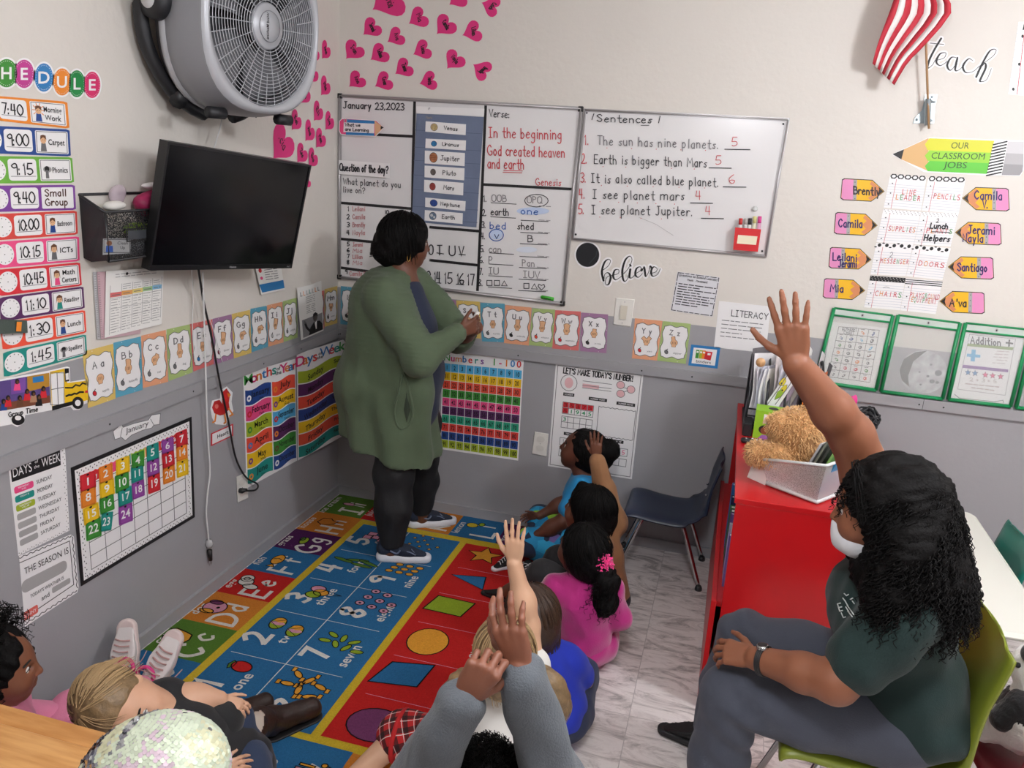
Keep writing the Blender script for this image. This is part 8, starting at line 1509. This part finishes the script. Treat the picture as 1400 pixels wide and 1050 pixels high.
for pts, rs, tf, inl in (([(.735, -2.03, .135), (.715, -1.95, .10), (.725, -1.88, .06), (.80, -1.765, .045)], [.052, .048, .042, .036], (.55, .83, 0), 1), ([(.62, -2.0, .12), (.60, -1.93, .08), (.60, -1.88, .05), (.64, -1.79, .042)], [.05, .046, .04, .034], (.35, .9, 0), 0)):
    S = Sdf(.0045); S.chain([V3(*p) for p in pts], rs, .02); S.plane((0, 0, .012), (0, 0, -1)); bt = S.build('cowboy_boot', BT, o, disp=wrinkle(.003, 60, 3))
    S = Sdf(.0045); S.chain([V3(pts[2][0], pts[2][1], .02), V3(pts[3][0], pts[3][1], .02)], [.046, .042], .02); S.plane((0, 0, .016), (0, 0, 1)); S.plane((0, 0, .002), (0, 0, -1)); S.build('sole', K, bt)
    if inl:
        bpy.context.view_layer.update(); decal(bt, [(318, 1002), (333, 981), (345, 975), (357, 972), (361, 977), (360, 990), (357, 1000), (345, 1004), (335, 1000)], BTI, 'inlay', bt, 1.5)
g = random.Random(38); q, P = hair_cap(o, H, F, .20, HBL, (.49, .42, .45), (-.12, 0, .13), (), .06, .002, 80, cut=(.50, .60, .56), low=0); tubes('hair_strands', [t for t in scalp_strands(P, F, .20, 700, g, .8, (.50, .43, .46), (-.12, 0, .13), .12, zmin=-.05) if ((F.T@(t[0]-H))[0] < -.005)], .0014, HBLS, q)
# ---------------------------------------------------------------- plush toys and the sequin bag
BEAR = mat('plush_tan', '#d09a63', .95, bump=.8, bscale=140, var=.3, vscale=60, sheen=.4); FURM = mat('fur_tan', '#ebc08a', .9)
o = empty('teddy_bear', (2.28, -.97, .84), 'fluffy tan teddy bear sitting in the plastic bin', 'teddy bear'); bh = V3(2.272, -.985, 1.0); S = Sdf(.005); S.ell(bh, (.092, .09, .088), None, .015); S.ell(bh+V3(.03, .07, -.015), (.045, .04, .035), None, .02)
for c in (V3(-.075, -.045, .035), V3(.045, .0, .085)): S.ell(bh+c, (.036, .026, .04), None, .008)
S.cone((2.28, -.985, .93), (2.285, -.975, .88), .065, .07, .03); S.chain([(2.27, -1.02, .925), (2.21, -1.05, .925), (2.150, -1.045, .925)], [.048, .043, .043], .02); S.chain([(2.32, -.97, .92), (2.37, -.95, .93)], [.04, .038], .02)
bo = S.build('body', BEAR, o, disp=wrinkle(.003, 120, 3)); me = bo.data; g = random.Random(12); st = []; base = ORG[bo.name]
for _ in range(5200):
    v = me.vertices[g.randrange(len(me.vertices))]; p = np.array(v.co)+base; n = unit(np.array(v.normal)+np.array([g.gauss(0, .35) for _ in range(3)])+(0, 0, -.25)); st.append([p-n*.002, p+n*.007, p+n*.013+V3(0, 0, -.003)])
tubes('fur', st, .0016, FURM, o, 3)['kind'] = 'stuff'
b = MB(); b.sph((2.305, -.905, .99), (.012, .010, .009), K, n=10); b.build('nose', o)
o = empty('panda_plush', (2.93, -1.6, .35), 'white and black panda plush slumped on the maroon chair', 'plush'); PWH, PBK = mat('plush_white', '#e3e1dc', .95, bump=.7, bscale=120, sheen=.4), mat('plush_black', '#151416', .95, bump=.7, bscale=120, sheen=.3)
S = Sdf(.005); S.ell((2.965, -1.63, .46), (.085, .085, .10), None, .03); S.ell((2.985, -1.60, .60), (.08, .08, .075), None, .03); S.cone((2.93, -1.62, .42), (2.885, -1.60, .385), .045, .036, .02); S.build('body', PWH, o, disp=wrinkle(.002, 120, 3), paint=((PBK, lambda C: (C[:, 2] > .485) & (C[:, 2] < .535)),))
S = Sdf(.005); S.cone((2.93, -1.66, .52), (2.895, -1.66, .465), .04, .034, .02); S.build('arm', PBK, o, disp=wrinkle(.002, 120, 4)); S = Sdf(.005); S.ell((2.935, -1.64, .665), .03); S.build('ear', PBK, o); S = Sdf(.005); S.ell((3.03, -1.56, .665), .03); S.build('ear', PBK, o)
b = MB(); b.sph((2.91, -1.63, .62), .008, K, n=8); b.build('eye', o); o.location.x -= .045
o = empty('sequin_cushion', (.955, -2.735, .52), 'rounded iridescent sequin cushion on the maple table corner', 'cushion'); sc0 = V3(.985, -2.735, .618); ra = (.165, .105, .125); Rq = Rz(.25)@Ry(-.6); S = Sdf(.006); S.ell(sc0, ra, Rq, .02); S.plane((0, 0, .521), (0, 0, -1)); S.build('body', mat('sequin_backing', '#cfc6d2', .6), o)
IRM = [mat('sequin%d' % i, c,   .5, metal=.25) for i, c in enumerate(('#d9e2c4', '#e0e0bd', '#dbe6cf', '#e3cddb', '#cfe0dd'))]; SIL = mat('sequin_silver', '#c9cdd2', .12, metal=1); g = random.Random(17); b = MB(); rows = 46
for i in range(rows):
    th = math.pi*(i+.5)/rows; nn = max(4, int(2*math.pi*math.sin(th)*.16/.0088))
    for k in range(nn):
        ph = 2*math.pi*(k+.5*(i % 2))/nn; u_ = V3(math.sin(th)*math.cos(ph), math.sin(th)*math.sin(ph), math.cos(th)); nrm = unit(Rq@(u_/np.array(ra))); p = sc0+Rq@(u_*np.array(ra))
        if p[2] < .53: continue
        flip = (p-sc0)@V3(-.8, .1, .35) > .075+.03*math.sin(p[0]*60)*math.sin(p[2]*50); jit_ = .5 if flip else .22; n2 = unit(nrm+np.array([g.gauss(0, jit_*.5) for _ in range(3)])+V3(0, 0, .25 if not flip else -.1)); a = unit(np.cross(n2, (.2, .1, 1))); c2 = np.cross(n2, a)
        m_ = SIL if flip or g.random() < .02 else IRM[int((math.sin(p[0]*19+1)+math.sin(p[2]*23)+2)*1.2+g.uniform(0, .8)) % 5]
        b.add([tuple(p+nrm*.0025+(a*math.cos(t)+c2*math.sin(t))*.0056) for t in [k2*math.pi/3 for k2 in range(6)]], [(0, 1, 2, 3, 4, 5)], m_)
b.build('sequins', o, kind='stuff')
